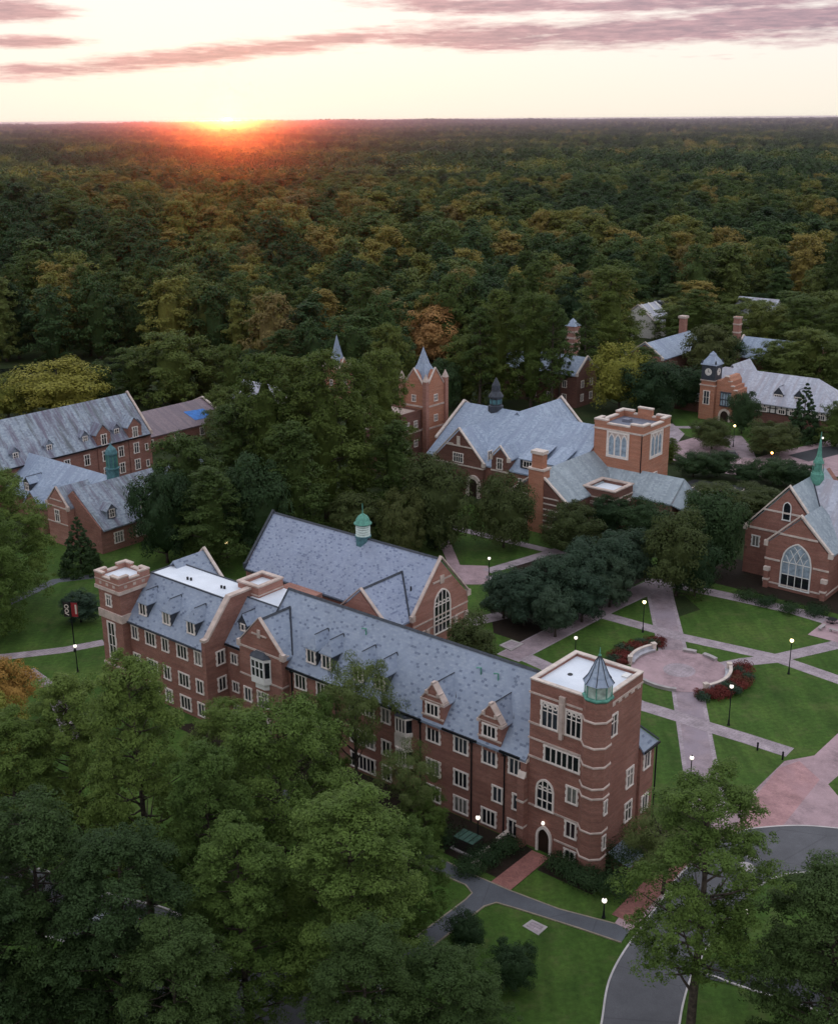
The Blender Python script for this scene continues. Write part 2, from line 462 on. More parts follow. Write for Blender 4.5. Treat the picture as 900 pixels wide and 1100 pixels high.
def win_meshes(key):
    """key: ('rect', lights, w, h, transoms) or ('arch', lights, w, h, spring, style)"""
    if key in _WIN: return _WIN[key]
    f, p = MB(), MB()
    kind, n, w, h = key[:4]
    if kind == 'rect':
        tr = key[4]; b = .19 if w > 1.2 else .14
        a = w / 2
        f.box(-a, -a + b, -.13, .02, 0, h); f.box(a - b, a, -.13, .02, 0, h)
        f.box(-a + b, a - b, -.12, .02, h - b, h); f.box(-a - .06, a + .06, -.17, .02, -.14, 0)
        q = (h) / 5                                          # toothed quoin stones
        for sgn in (-1, 1):
            for i in (0, 2, 4):
                x0, x1 = (-a - .1, -a) if sgn < 0 else (a, a + .1)
                f.box(x0, x1, -.10, .02, i * q + .01, (i + 1) * q - .01)
        iw = w - 2 * b
        for i in range(1, n):
            x = -a + b + iw * i / n
            mw = .12 if i % 2 or n < 5 else .16
            f.box(x - mw / 2, x + mw / 2, -.11, .02, 0, h - b)
        for zt in tr:
            for i in range(n):
                x0 = -a + b + iw * i / n + .045; x1 = -a + b + iw * (i + 1) / n - .045
                f.box(x0, x1, -.10, .02, zt * h - .04, zt * h + .04)
        if len(key) > 5 and key[5] == 'tracery':
            for i in range(n):
                xc = -a + b + iw * (i + .5) / n; rr = iw / n / 2 - .03
                z0 = h - b - 2.0 * rr
                f.ring_v([(xc + rr * math.cos(t), z0 + rr + rr * math.sin(t)) for t in [k * math.pi / 5 for k in range(11)]],
                         [(xc + .55 * rr * math.cos(t), z0 + rr + .55 * rr * math.sin(t)) for t in [k * math.pi / 5 for k in range(11)]], -.09, .02)
        p.box(-a + b * .5, a - b * .5, -.03, .012, .02, h - b * .5)
    else:
        sp, style = key[4], key[5]
        b = .22 if w > 2 else .15
        out = arc_pts(w, h, sp); inn = arc_pts(w - 2 * b, h - b, sp)
        f.ring_v(out, inn, -.15, .02)
        f.box(-w / 2 - .06, w / 2 + .06, -.2, .02, -.16, 0)
        iw = w - 2 * b; a = iw / 2
        def top(x):
            pts = inn
            for (x0, z0), (x1, z1) in zip(pts, pts[1:]):
                if x1 > x0 and x0 <= x <= x1: return z0 + (z1 - z0) * (x - x0) / (x1 - x0)
            return sp
        for i in range(1, n):
            x = -a + iw * i / n
            f.box(x - .06, x + .06, -.12, .02, 0, (top(x) if style != 'inter' else sp) )
        if style in ('inter', 'grid'):
            for zt in ((sp, sp * .52) if style == 'inter' else (sp * .45, sp)):
                for i in range(n):
                    x0 = -a + iw * i / n + .06; x1 = -a + iw * (i + 1) / n - .06
                    f.box(x0, x1, -.11, .02, zt - .06, zt + .06)
        if style == 'inter':                                # intersecting bars in the head
            rise = h - b - sp
            for sgn in (-1, 1):
                for i in range(n):
                    x0 = -sgn * (-a + iw * i / n)
                    pts = []
                    for k in range(9):
                        t = k / 8
                        x = x0 - sgn * t * (a * .98)
                        z = sp + rise * math.sin(t * math.pi / 2) * .93
                        if abs(x) > a or z > top(x) - .02: break
                        pts.append((x, -.05, z))
                    if len(pts) > 1: f.tube(pts, .06, 4)
        elif style == 'grid':
            for i in range(n):
                xc = -a + iw * (i + .5) / n; rr = iw / n / 2 - .03
                f.ring_v([(xc + rr * math.cos(t), sp + .1 + rr * 1.2 * math.sin(t)) for t in [math.pi - k * math.pi / 6 for k in range(7)]],
                         [(xc + .72 * rr * math.cos(t), sp + .1 + .72 * rr * 1.2 * math.sin(t)) for t in [math.pi - k * math.pi / 6 for k in range(7)]], -.10, .02)
        ins = arc_pts(w - b, h - b * .5, sp)
        p.prism_v(ins, -.03, .012)
    _WIN[key] = (f, p, {})
    return _WIN[key]

_NWIN = [0]
def window(root, key, u, v, z, face='f', off=(0, 0), mat='frame', glass='pane', name='window'):
    """u, v = centre of the opening on the wall plane, z = its sill; face f looks to -v, r to +u, l to -u, b to +v"""
    f, p, cache = win_meshes(key)
    if glass == 'pane': glass = ['pane', 'pane', 'pane_sky', 'pane', 'pane_sky', 'pane_blind', 'pane'][(_NWIN[0] * 5 + _NWIN[0] // 3) % 7]
    ck = (mat, glass)
    if ck not in cache: cache[ck] = (f.mesh('window', M[mat]), p.mesh('pane', M[glass]))
    o = bpy.data.objects.new(name, cache[ck][0]); COL.objects.link(o)
    o.parent = root
    o.location = (u - off[0], v - off[1], z)
    o.rotation_euler = (0, 0, {'f': 0, 'r': R(90), 'b': R(180), 'l': R(-90)}[face])
    g = bpy.data.objects.new('pane', cache[ck][1]); COL.objects.link(g)
    g.parent = o
    _NWIN[0] += 1
    return o

W3 = ('rect', 3, 2.05, 1.98, ()); W2 = ('rect', 2, 1.45, 1.95, ()); W2S = ('rect', 2, 1.3, 1.45, ())
W3S = ('rect', 3, 1.95, 1.5, ()); W1 = ('rect', 1, .8, 1.5, ()); W4 = ('rect', 4, 2.7, 2.0, (.55,))
W2T = ('rect', 2, 1.45, 2.35, (.6,)); W3T = ('rect', 3, 2.05, 2.1, (.6,)); W2G = ('rect', 2, 1.15, 1.5, (.5,))

class Bld:
    """a building: an Empty on the campus grid; geometry is written in u, v, z and hung from it"""
    def __init__(s, name, label, u0, v0, cat='building', group=None):
        s.off = (u0, v0)
        s.root = thing(name, label, cat, W(u0, v0), YAW, group)
    def part(s, name, mb, mat, parent=None):
        if parent is None:
            return mb.build(name, M[mat], s.root, (-s.off[0], -s.off[1], 0))
        return mb.build(name, M[mat], parent)
    def win(s, key, u, v, z, face='f', **kw): return window(s.root, key, u, v, z, face, s.off, **kw)

def roof_pair(mb, ax, a0, a1, b0, b1, ze, zr, t=.28, oh=.35, cut=None):
    """two slopes of a gable roof; ax is the ridge's axis, a the range along it, b across it, zr the ridge; eaves overhang by oh"""
    bm_ = (b0 + b1) / 2
    k = (zr - ze) / (bm_ - b0)
    e = ze - k * oh
    P = (lambda a, b, z: (a, b, z)) if ax == 'u' else (lambda a, b, z: (b, a, z))
    mb.slab([P(a0, b0 - oh, e), P(a1, b0 - oh, e), P(a1, bm_, zr), P(a0, bm_, zr)], t)
    mb.slab([P(a0, b1 + oh, e), P(a1, b1 + oh, e), P(a1, bm_ + .001, zr - .002), P(a0, bm_ + .001, zr - .002)], t)

def pent(b0, b1, ze, zr, z0=0): return [(b0, z0), (b1, z0), (b1, ze), ((b0 + b1) / 2, zr), (b0, ze)]

def coping(mb, ax, a, b0, b1, ze, zr, w=.45, h=.35, lift=.18, kneel=True):
    """stone coping on a gable that stands across the ridge axis at a"""
    bm_ = (b0 + b1) / 2
    for s_, b in ((-1, b0), (1, b1)):
        ring = [(b + s_ * .25, ze + lift - .2), (bm_, zr + lift + .05), (bm_, zr + lift + h), (b + s_ * .25, ze + lift + h - .2)]
        if ax == 'u': mb.prism_u(ring, a - w / 2, a + w / 2)
        else: mb.prism_v(ring, a - w / 2, a + w / 2)
        if kneel:
            c0, c1 = sorted((b - s_ * .3, b + s_ * .45))
            if ax == 'u': mb.box(a - w/2 - .03, a + w/2 + .03, c0, c1, ze - .55, ze + .35)
            else: mb.box(c0, c1, a - w/2 - .03, a + w/2 + .03, ze - .55, ze + .35)

def ridge_cap(mb, ax, a0, a1, b, z):
    ring = [(b - .22, z - .12), (b, z + .14), (b + .22, z - .12)]
    if ax == 'u': mb.prism_u(ring, a0, a1)
    else: mb.prism_v(ring, a0, a1)

def dormer(B, u, v0, v1, zs, w, h, zr, roofmat, key, hip=True, mat='frame'):
    """small slated dormer: front at v0, its ridge running back to v1 at height zr"""
    body, rf = MB(), MB()
    a = w / 2
    body.box(u - a, u + a, v0, v1 - .5, zs, zs + h + .12)
    ze = zs + h + .05
    o = .18
    apex = (u, v0 + (.75 if hip else -.1), zr)
    rf.slab([(u - a - o, v0 - .2, ze), (u + a + o, v0 - .2, ze), apex], .1) if hip else None
    rf.slab([(u - a - o, v0 - .2, ze), apex, (u, v1, zr), (u - a - o, v1 - .4, ze)], .1)
    rf.slab([(u + a + o, v0 - .2, ze), apex, (u, v1, zr - .003), (u + a + o, v1 - .4, ze)], .1)
    if not hip: body.prism_v([(u - a, ze), (u + a, ze), (u, zr - .1)], v0, v0 + .2)
    d = B.part('dormer', body, 'lead')
    B.part('dormer_roof', rf, roofmat, d)
    window(d, key, u, v0, zs + .12, 'f', (0, 0), mat, 'pane', 'dormer_window')
    fl = MB()
    fl.tube([(u, v1 + .05, zr + .04), (u + a + o, v1 - .3, ze + .05)], .09, 4)
    fl.tube([apex, (u, v1 + .05, zr + .04)], .08, 4)
    B.part('flashing', fl, 'lead', d)
    return d

def crenel(mb, u0, u1, v0, v1, z0, z1, th=.4, n=2, drop=.55):
    """parapet ring with merlons"""
    for a0, a1, ax in ((u0, u1, 'u'), (v0, v1, 'v')):
        L = a1 - a0; seg = L / (2 * n + 1)
        for side in (0, 1):
            for i in range(2 * n + 1):
                zz = z1 if i % 2 == 0 else z1 - drop
                p0, p1 = a0 + seg * i, a0 + seg * (i + 1)
                if ax == 'u':
                    y0, y1 = (v0, v0 + th) if side == 0 else (v1 - th, v1)
                    mb.box(p0, p1, y0, y1, z0, zz)
                else:
                    x0, x1 = (u0 + .002, u0 + th) if side == 0 else (u1 - th, u1 - .002)
                    p0c, p1c = max(p0, v0 + th), min(p1, v1 - th)
                    if p1c > p0c: mb.box(x0, x1, p0c, p1c, z0, zz)

def ring_cap(mb, u0, u1, v0, v1, w, z0, z1):
    mb.box(u0, u1, v0, v0 + w, z0, z1); mb.box(u0, u1, v1 - w, v1, z0, z1)
    mb.box(u0, u0 + w, v0 + w, v1 - w, z0, z1); mb.box(u1 - w, u1, v0 + w, v1 - w, z0, z1)

def band(mb, u0, u1, v0, v1, z, h=.22, p=.1, sides='frbl'):
    if 'f' in sides: mb.box(u0 - p, u1 + p, v0 - p, v0 + .02, z, z + h)
    if 'b' in sides: mb.box(u0 - p, u1 + p, v1 - .02, v1 + p, z, z + h)
    if 'r' in sides: mb.box(u1 - .02, u1 + p - .001, v0 + .02, v1 - .02, z + .001, z + h - .001)
    if 'l' in sides: mb.box(u0 - p + .001, u0 + .02, v0 + .02, v1 - .02, z + .001, z + h - .001)
# ------------------------------------------------------------------ the long hall in front
H_ = Bld('brick_hall', 'long brick hall with slate roof, square lantern turret tower and crenellated stair tower', -8.4, 0)
K = 1.15
wall = MB()
wall.prism_u(pent(-.2, 11.7, 10.9, 17.6), -50.2, -8.38)
wall.box(-8.38, -6.0, 8.75, 11.7, 0, 10.9)
wall.box(-6.0, .3, 8.75, 11.7, 0, 10.9)
wall.prism_u([(-.2, 0), (11.7, 0), (11.7, 15.5), (3.9, 15.5), (-.2, 10.9)], -56.4, -50.2)
H_.part('wall', wall, 'brick')
roof = MB()
e = 11.1 - K * .35
roof.slab([(-50.35, -.55, e), (-8.45, -.55, e), (-8.45, 5.75, 18.0), (-50.35, 5.75, 18.0)], .3)
roof.slab([(-50.35, 12.05, e), (.65, 12.05, e), (-5.8, 5.755, 17.99), (-50.35, 5.755, 17.99)], .3)
roof.slab([(.65, 12.049, e), (.65, 8.75, e), (-2.75, 8.75, e + 3.4 * K)], .3)
roof.slab([(-56.4, -.55, e), (-50.36, -.55, e), (-50.36, 3.8, 15.82), (-56.4, 3.8, 15.82)], .3)
H_.part('roof', roof, 'slate')
rc = MB(); ridge_cap(rc, 'u', -50.4, -5.6, 5.75, 18.02)
rc.tube([(-50.36, -.45, 11.3), (-50.36, 5.7, 18.06)], .12, 4)
rc.tube([(-56.3, 3.85, 15.9), (-50.4, 3.85, 15.9)], .12, 4)
rc.tube([(.62, 12.0, 11.0), (-2.7, 8.8, 14.75)], .1, 4)
for a, b in ((-56.3, -52.7), (-44.9, -22.95), (-19.85, -15.0), (-11.9, -9.2)): H_.part('gutter', MB().box(a, b, -.72, -.5, 10.55, 10.78), 'iron')
H_.part('gutter', MB().box(.6, .8, 8.8, 12.1, 10.55, 10.78), 'iron')
H_.part('ridge_capping', rc, 'lead')
for u in (-36.6, -23.25, -15.85, -11.35, -44.2):
    p = MB(); p.tube([(u, -.36, 0), (u, -.36, 10.5)], .09, 6); p.box(u - .17, u + .17, -.55, -.21, 10.1, 10.55)
    H_.part('downpipe', p, 'iron')
p = MB(); p.tube([(.42, 12.0, 0), (.42, 12.0, 10.5)], .09, 6); H_.part('downpipe', p, 'iron')
fr = MB(); fr.box(-56.3, -50.3, 3.85, 9.2, 15.5, 15.78); H_.part('flat_roof', fr, 'membrane')
# facade windows
for u in (-21.4, -17.4):
    for z in (8.3, 4.0, .6): H_.win(W3, u, -.2, z)
for z in (8.3, .6): H_.win(W3, -13.45, -.2, z); H_.win(W3, -9.95 + .1, -.2, z)
H_.win(W2, -12.3, -.2, 4.0); H_.win(W2, -9.55, -.2, 4.0)
for u in (-42.7, -38.9, -28.6):
    for z in (8.3, 4.0, .6): H_.win(W3 if u != -28.6 else W2, u, -.2, z)
for z in (8.3, 4.0, .6): H_.win(('rect', 6, 4.0, 1.98, ()), -32.4, -.2, z)
for u in (-55.0,):
    for z in (8.1, 4.0, .6): H_.win(W2S, u, -.2, z)
for z in (8.3, 3.0): H_.win(W2, 10.0 - 9.7, 10.0, z, 'r')
# stone oriel with two storeys of lights
orl = MB(); cu = -25.8
for z0 in (7.75, 3.6):
    orl.extrude([(cu - 1.3, -.2, z0), (cu - .75, -.95, z0), (cu + .75, -.95, z0), (cu + 1.3, -.2, z0)], (0, 0, .55))
    orl.extrude([(cu - 1.3, -.2, z0 + 2.2), (cu - .75, -.95, z0 + 2.2), (cu + .75, -.95, z0 + 2.2), (cu + 1.3, -.2, z0 + 2.2)], (0, 0, .3))
    for x in (-.72, -.25, .25, .72): orl.box(cu + x - .08, cu + x + .08, -.94, -.78, z0 + .55, z0 + 2.2)
orl.box(cu - 1.1, cu + 1.1, -.7, -.2, 5.9, 7.75)
oo = H_.part('oriel', orl, 'frame')
pn = MB()
for z0 in (8.3, 4.15): pn.extrude([(cu - 1.2, -.22, z0), (cu - .72, -.85, z0), (cu + .72, -.85, z0), (cu + 1.2, -.22, z0)], (0, 0, 1.64))
H_.part('pane', pn, 'pane', oo)
orf = MB(); orf.add([(cu-1.4,-.2,10.25),(cu-.8,-1.05,10.25),(cu+.8,-1.05,10.25),(cu+1.4,-.2,10.25),(cu-.5,-.2,10.9),(cu+.5,-.2,10.9)], [(0,1,4),(1,2,5,4),(2,3,5),(0,3,2,1),(0,4,5,3)])
H_.part('oriel_roof', orf, 'lead', oo)
# brick wall dormers with stepped stone gables
for cu in (-21.4, -13.4):
    d = MB(); d.prism_v([(cu - 1.5, 9.9), (cu + 1.5, 9.9), (cu + 1.5, 13.5), (cu + .12, 15.5), (cu - .12, 15.5), (cu - 1.5, 13.5)], -.33, .5)
    d.box(cu - 1.45, cu + 1.45, .5, 2.2, 11.4, 13.2)
    dd = H_.part('wall_dormer', d, 'brick')
    st = MB()
    for s_ in (-1, 1):
        st.box(*sorted((cu + s_ * 1.2, cu + s_ * 1.72)), -.46, .55, 13.2, 13.55)
        st.prism_v([(cu + s_ * 1.55, 13.5), (cu + s_ * .05, 15.56), (cu + s_ * .05, 15.74), (cu + s_ * 1.6, 13.66)], -.42, .5)
        st.box(*sorted((cu + s_ * .62, cu + s_ * 1.05)), -.48, .3, 14.2, 14.62)
    st.box(cu - .75, cu + .75, -.4, -.3, 14.05, 14.22); st.box(cu - 1.6, cu + 1.6, -.42, -.3, 11.4, 11.62)
    st.box(cu - .16, cu + .16, -.43, .2, 15.5, 15.85)
    st.box(cu - 1.25, cu + 1.25, -.4, -.3, 13.4, 13.55)
    H_.part('coping', st, 'stone', dd)
    dr = MB()
    dr.slab([(cu - 1.7, .45, 13.3), (cu, .45, 15.5), (cu, 3.75, 15.5), (cu - 1.7, 1.9, 13.3)], .12)
    dr.slab([(cu + 1.7, .45, 13.3), (cu, .45, 15.497), (cu, 3.75, 15.497), (cu + 1.7, 1.9, 13.3)], .12)
    H_.part('dormer_roof', dr, 'slate', dd)
    fl = MB(); fl.tube([(cu, .6, 15.55), (cu, 3.8, 15.55), (cu + 1.6, 1.95, 13.5)], .11, 4); H_.part('flashing', fl, 'lead', dd)
    window(dd, W3S, cu, -.33, 11.75, 'f', (0, 0), 'frame', 'pane', 'dormer_window')
for u in (-41.3, -38.7, -33.4, -30.0): dormer(H_, u, .4, 3.5, 12.0, 1.9, 1.9, 15.6, 'slate', ('rect', 2, 1.5, 1.8, ()))
for u in (-35.5, -15.6, -18.0):
    q = MB(); q.tube([(u, 4.2, 16.1), (u, 4.2, 16.95), (u - .5, 4.0, 16.9)], .1, 6); H_.part('vent_pipe', q, 'copper')
# entrance tower
tw = MB(); tw.box(-8.4, 0, 0, 8.7, 0, 19.75)
ring = MB(); ring_cap(ring, -8.4, 0, 0, 8.7, .38, 19.75, 20.15); 
T = H_.part('tower', tw, 'brick')
H_.part('parapet', ring, 'brick', T)
tc = MB(); ring_cap(tc, -8.46, .06, -.06, 8.76, .5, 20.15, 20.3)
H_.part('coping', tc, 'stone_pale', T)
tr_ = MB(); tr_.box(-8.02, -.38, .38, 8.32, 19.7, 19.82); H_.part('flat_roof', tr_, 'membrane', T)
hv = MB(); hv.box(-1.6, -.9, 6.9, 7.9, 19.82, 20.0); H_.part('roof_hatch', hv, 'frame_white', T)
dr_ = MB(); dr_.lathe([(.28, 19.82), (.28, 19.9)], 10, -6.1, 4.0); H_.part('roof_drain', dr_, 'iron', T)
sc = MB()
for z, h in ((18.6, .2), (15.05, .22), (13.25, .2), (11.05, .22)): sc.box(-8.52, -1.9, -.11, .02, z, z + h)
for z in (5.2, 2.0): sc.box(-4.9, -1.9, -.11, .02, z, z + .2)
sc.box(-8.3, -7.4, -.11, .02, 5.2, 5.4)
for i in range(5): sc.box(-.02, .14, 2.2 + i * 1.3, 2.9 + i * 1.3, 18.7, 18.95)
sc.box(-.02, .11, 1.2, 8.7, 18.95, 19.15)
sc.box(-4.7, -4.0, -.3, .02, 15.2, 19.4); sc.box(-4.55, -4.15, -.38, .02, 14.5, 18.6)
H_.part('stone_trim', sc, 'stone', T)
H_.win(('rect', 3, 2.25, 2.9, (.62,), 'tracery'), -5.87, 0, 15.3); H_.win(('rect', 3, 2.1, 2.9, (.62,), 'tracery'), -2.95, 0, 15.3)
H_.win(('rect', 6, 4.5, 1.85, ()), -4.25, 0, 11.3)
H_.win(('arch', 3, 2.35, 3.6, 2.25, 'grid'), -6.2, 0, 5.4)
H_.win(W2, -2.85, 0, 7.45); H_.win(W2, -2.85, 0, 3.25); H_.win(('rect', 2, 1.45, 1.2, ()), -2.85, 0, .5)
H_.win(('rect', 2, 1.45, 2.5, (.6,)), 0, 2.85, 15.2, 'r')
H_.win(('rect', 2, 1.5, 2.3, (.6,)), 0, 6.9, 7.3, 'r'); H_.win(('rect', 2, 1.5, 2.3, (.6,)), 0, 6.9, 3.1, 'r')
dor = MB(); dor.ring_v(arc_pts(2.0, 3.3, 1.9), arc_pts(1.45, 2.95, 1.9), -.25, .05)
D = H_.part('doorway', MB().add([(x - 6.15, y, z) for x, y, z in dor.v], dor.f), 'frame')
dl = MB().prism_v([(x - 6.15, z) for x, z in arc_pts(1.5, 3.0, 1.9)], -.05, .02); H_.part('door', dl, 'door', D)
dlp = MB().lathe([(.02, 3.55), (.16, 3.62), (.2, 3.78), (.14, 3.95), (.02, 4.0)], 10, -6.15, -.35); H_.part('door_lamp', dlp, 'globe', D)
# stepped buttress with stone weatherings
bt = MB(); bt.box(-9.25, -8.4, -.9, .05, 0, 8.6); bt.box(-9.15, -8.4, -.5, .05, 8.6, 10.3)
bb = H_.part('buttress', bt, 'brick')
bs = MB(); bs.extrude([(-9.3, -.95, 8.6), (-9.3, -.45, 9.3), (-9.3, -.45, 8.6)], (.95, 0, 0)); bs.extrude([(-9.2, -.55, 10.3), (-9.2, .02, 11.0), (-9.2, .02, 10.3)], (.85, 0, 0))
for z in (5.6, 2.4): bs.box(-9.33, -8.38, -.97, -.02, z, z + .25)
H_.part('weathering', bs, 'stone_pale', bb)
# octagonal stair turret
tu = MB(); cu, cv, a0 = -.52, .45, math.pi / 8
tu.lathe([(1.58, 0), (1.58, 2.0), (1.5, 2.25), (1.5, 20.3)], 8, cu, cv, a0)
TU = H_.part('turret', tu, 'brick')
tb = MB()
for z in (2.0, 5.2, 9.25, 10.4, 12.9, 15.1, 18.0): tb.lathe([(1.52, z), (1.62, z + .05), (1.62, z + .2), (1.52, z + .26)], 8, cu, cv, a0)
H_.part('string_course', tb, 'stone', TU)
cp = MB(); cp.lathe([(1.52, 20.35), (1.64, 20.5), (1.64, 20.62), (1.45, 20.7)], 8, cu, cv, a0)
for k in range(8):
    a = a0 + k * math.pi / 4
    cp.tube([(cu + 1.38 * math.cos(a), cv + 1.38 * math.sin(a), 20.66), (cu + 1.38 * math.cos(a), cv + 1.38 * math.sin(a), 22.35)], .06, 5)
cp.tube([(cu, cv, 24.7), (cu, cv, 25.9)], [.1, .03], 6); cp.lathe([(.02, 24.85), (.18, 25.05), (.02, 25.25)], 8, cu, cv)
H_.part('lantern_frame', cp, 'copper', TU)
lg = MB(); lg.lathe([(1.3, 20.66), (1.3, 22.3)], 8, cu, cv, a0); H_.part('lantern_glass', lg, 'lantern_pane', TU)
tr2 = MB(); tr2.lathe([(1.6, 22.1), (1.12, 22.75), (.78, 23.5), (.4, 24.4), (.08, 24.9)], 8, cu, cv, a0); H_.part('spire', tr2, 'slate_grey', TU)
th = MB()
for k in range(8):
    a = a0 + k * math.pi / 4
    th.tube([(cu + r * math.cos(a), cv + r * math.sin(a), z + .03) for r, z in ((1.6, 22.15), (1.12, 22.78), (.78, 23.53), (.4, 24.42), (.1, 24.9))], .05, 4)
H_.part('hip_rolls', th, 'lead', TU)
for z, h in ((7.4, 1.7), (3.2, 1.6)):
    a = math.pi / 4 * 0
    window(TU, ('rect', 1, .62, 1.6, ()), cu + 1.39, cv + .0, z, 'r', (0, 0), 'frame', 'pane', 'slit_window')
# gabled pavilion with oriel
pv = MB(); pv.prism_v(pent(-52.6, -44.9, 12.3, 16.5), -1.3, -.9); pv.box(-52.6, -44.9, -.9, .2, 0, 12.0); pv.prism_v(pent(-52.5, -45.0, 11.9, 15.9), -.9, 3.6)
PV = H_.part('pavilion', pv, 'brick')
pr = MB(); roof_pair(pr, 'v', -.95, 4.3, -52.6, -44.9, 12.1, 16.3, oh=.2); H_.part('pavilion_roof', pr, 'slate', PV)
pf = MB(); ridge_cap(pf, 'v', -.9, 4.3, -48.75, 16.32); pf.tube([(-48.7, 4.2, 16.4), (-44.75, .55, 12.0)], .12, 4); H_.part('flashing', pf, 'lead', PV)
ps = MB(); coping(ps, 'v', -1.1, -52.6, -44.9, 12.3, 16.3, .5, .2)
band(ps, -52.6, -44.9, -1.3, 0, 11.9, .25, .1, 'fr'); band(ps, -52.6, -44.9, -1.3, 0, 7.9, .22, .1, 'fr')
ps.box(-50.1, -47.4, -1.42, -1.28, 14.2, 14.4); ps.box(-49.0, -48.5, -1.44, -1.28, 13.9, 15.0)
H_.part('stone_trim', ps, 'stone', PV)
bay = MB(); cu = -48.6
bay.extrude([(cu-1.75,-1.3,7.9),(cu-1.15,-2.1,7.9),(cu+1.15,-2.1,7.9),(cu+1.75,-1.3,7.9)], (0,0,.9))
bay.extrude([(cu-1.3,-1.3,7.0),(cu-.8,-1.75,7.0),(cu+.8,-1.75,7.0),(cu+1.3,-1.3,7.0)], (0,0,.9))
bay.extrude([(cu-1.75,-1.3,11.0),(cu-1.15,-2.1,11.0),(cu+1.15,-2.1,11.0),(cu+1.75,-1.3,11.0)], (0,0,.45))
for x in (-1.1, -.37, .37, 1.1): bay.box(cu+x-.09, cu+x+.09, -2.09, -1.9, 8.8, 11.0)
for s_ in (-1, 1): bay.box(cu+s_*1.66-.08, cu+s_*1.66+.08, -1.42, -1.25, 8.8, 11.0)
bay.box(cu-1.1, cu+1.1, -2.07, -1.92, 9.95, 10.08)
BY = H_.part('oriel', bay, 'frame_white')
bp_ = MB().extrude([(cu-1.65,-1.32,8.8),(cu-1.08,-2.0,8.8),(cu+1.08,-2.0,8.8),(cu+1.65,-1.32,8.8)], (0,0,2.2)); H_.part('pane', bp_, 'pane', BY)
br_ = MB().add([(cu-1.85,-1.3,11.45),(cu-1.2,-2.2,11.45),(cu+1.2,-2.2,11.45),(cu+1.85,-1.3,11.45),(cu-.7,-1.3,12.2),(cu+.7,-1.3,12.2)], [(0,1,4),(1,2,5,4),(2,3,5),(0,3,2,1),(0,4,5,3)])
H_.part('oriel_roof', br_, 'lead', BY)
H_.win(W3T, -48.6, -1.3, 4.3); H_.win(W2, -51.4, -1.3, 4.3); 
dr3 = MB(); dr3.ring_v(arc_pts(2.6, 3.4, 2.0), arc_pts(1.7, 2.9, 2.0), -.3, .05)
D2 = H_.part('doorway', MB().add([(x - 48.6, y - 1.3, z) for x, y, z in dr3.v], dr3.f), 'stone_pale')
H_.part('door', MB().prism_v([(x - 48.6, z) for x, z in arc_pts(1.8, 3.0, 2.0)], -1.35, -1.28), 'door', D2)
# recess dormer
dormer(H_, -54.2, .9, 3.2, 12.6, 1.7, .95, 15.0, 'slate', ('rect', 1, .8, .9, ()), hip=False)
# cross wall and lift block
gw = MB(); gw.prism_u([(-3.9, 0), (10.7, 0), (10.7, 11.6), (5.7, 16.75), (.85, 16.75), (-3.4, 12.0), (-3.9, 12.0)], -57.05, -56.4)
GW = H_.part('cross_gable_wall', gw, 'brick')
gc = MB(); gc.prism_u([(-4.05, 11.9), (-4.05, 12.25), (-3.4, 12.3), (.75, 17.0), (5.8, 17.0), (5.8, 16.72), (.9, 16.72), (-3.3, 11.95)], -57.15, -56.3)
H_.part('coping', gc, 'stone', GW)
for z in (8.1, 4.3): H_.win(W2, -56.4, -1.4, z, 'r')
lb = MB(); lb.box(-59, -55, 4.6, 9.1, 14, 16.6); ring_cap(lb, -59, -55, 4.6, 9.1, .4, 16.6, 17.2)
LB = H_.part('stair_block', lb, 'brick_rose')
lc = MB(); ring_cap(lc, -59.12, -54.88, 4.48, 9.22, .64, 17.2, 17.42); band(lc, -59, -55, 4.6, 9.1, 16.0, .18, .08, 'fr'); H_.part('coping', lc, 'stone', LB)
lr = MB(); lr.box(-58.6, -55.4, 5.0, 8.7, 16.58, 16.7); H_.part('flat_roof', lr, 'membrane', LB)
# far wing with flat-topped slate roof
lw = MB(); lw.prism_u([(-3.6, 0), (9.9, 0), (9.9, 10.9), (5.6, 16.1), (.75, 16.1), (-3.6, 10.9)], -72.6, -57.06)
H_.part('wing_wall', lw, 'brick')
lwr = MB()
lwr.slab([(-72.59, -3.95, 10.72), (-57.07, -3.95, 10.72), (-57.07, .72, 16.4), (-72.59, .72, 16.4)], .3)
lwr.slab([(-72.59, 10.3, 10.72), (-57.07, 10.3, 10.72), (-57.07, 5.7, 16.4), (-72.59, 5.7, 16.4)], .3)
H_.part('wing_roof', lwr, 'slate')
lf = MB(); lf.box(-72.55, -57.1, .75, 5.66, 16.1, 16.37); H_.part('flat_roof', lf, 'membrane')
le = MB(); le.box(-72.58, -57.08, .6, .8, 16.36, 16.5); le.box(-72.58, -57.08, 5.62, 5.8, 16.36, 16.5); le.box(-72.58, -72.4, .8, 5.62, 16.36, 16.5)
le.box(-72.5, -57.2, -4.15, -3.93, 10.5, 10.72)
H_.part('roof_edge', le, 'lead')
for u, v in ((-66.5, 2.2), (-65.9, 2.3), (-60.5, 3.0), (-60.0, 3.1)):
    q = MB(); q.lathe([(.16, 16.37), (.16, 16.75)], 8, u, v); H_.part('roof_vent', q, 'iron')
for u, k in ((-71.4, W2), (-68.0, ('rect', 3, 2.2, 1.95, ())), (-64.9, W2), (-61.4, ('rect', 3, 2.2, 1.95, ())), (-58.2, W2)):
    for z in (8.25, 4.1, .7): H_.win(k, u, -3.6, z)
for u in (-70.0, -65.0, -60.0): dormer(H_, u, -3.0, -.3, 11.9, 1.9, 1.75, 15.3, 'slate', ('rect', 2, 1.5, 1.75, ()))
bw = MB(); bw.prism_v(pent(-77, -66.6, 11.8, 16.9), 5, 9.8); BW = H_.part('rear_wing', bw, 'brick')
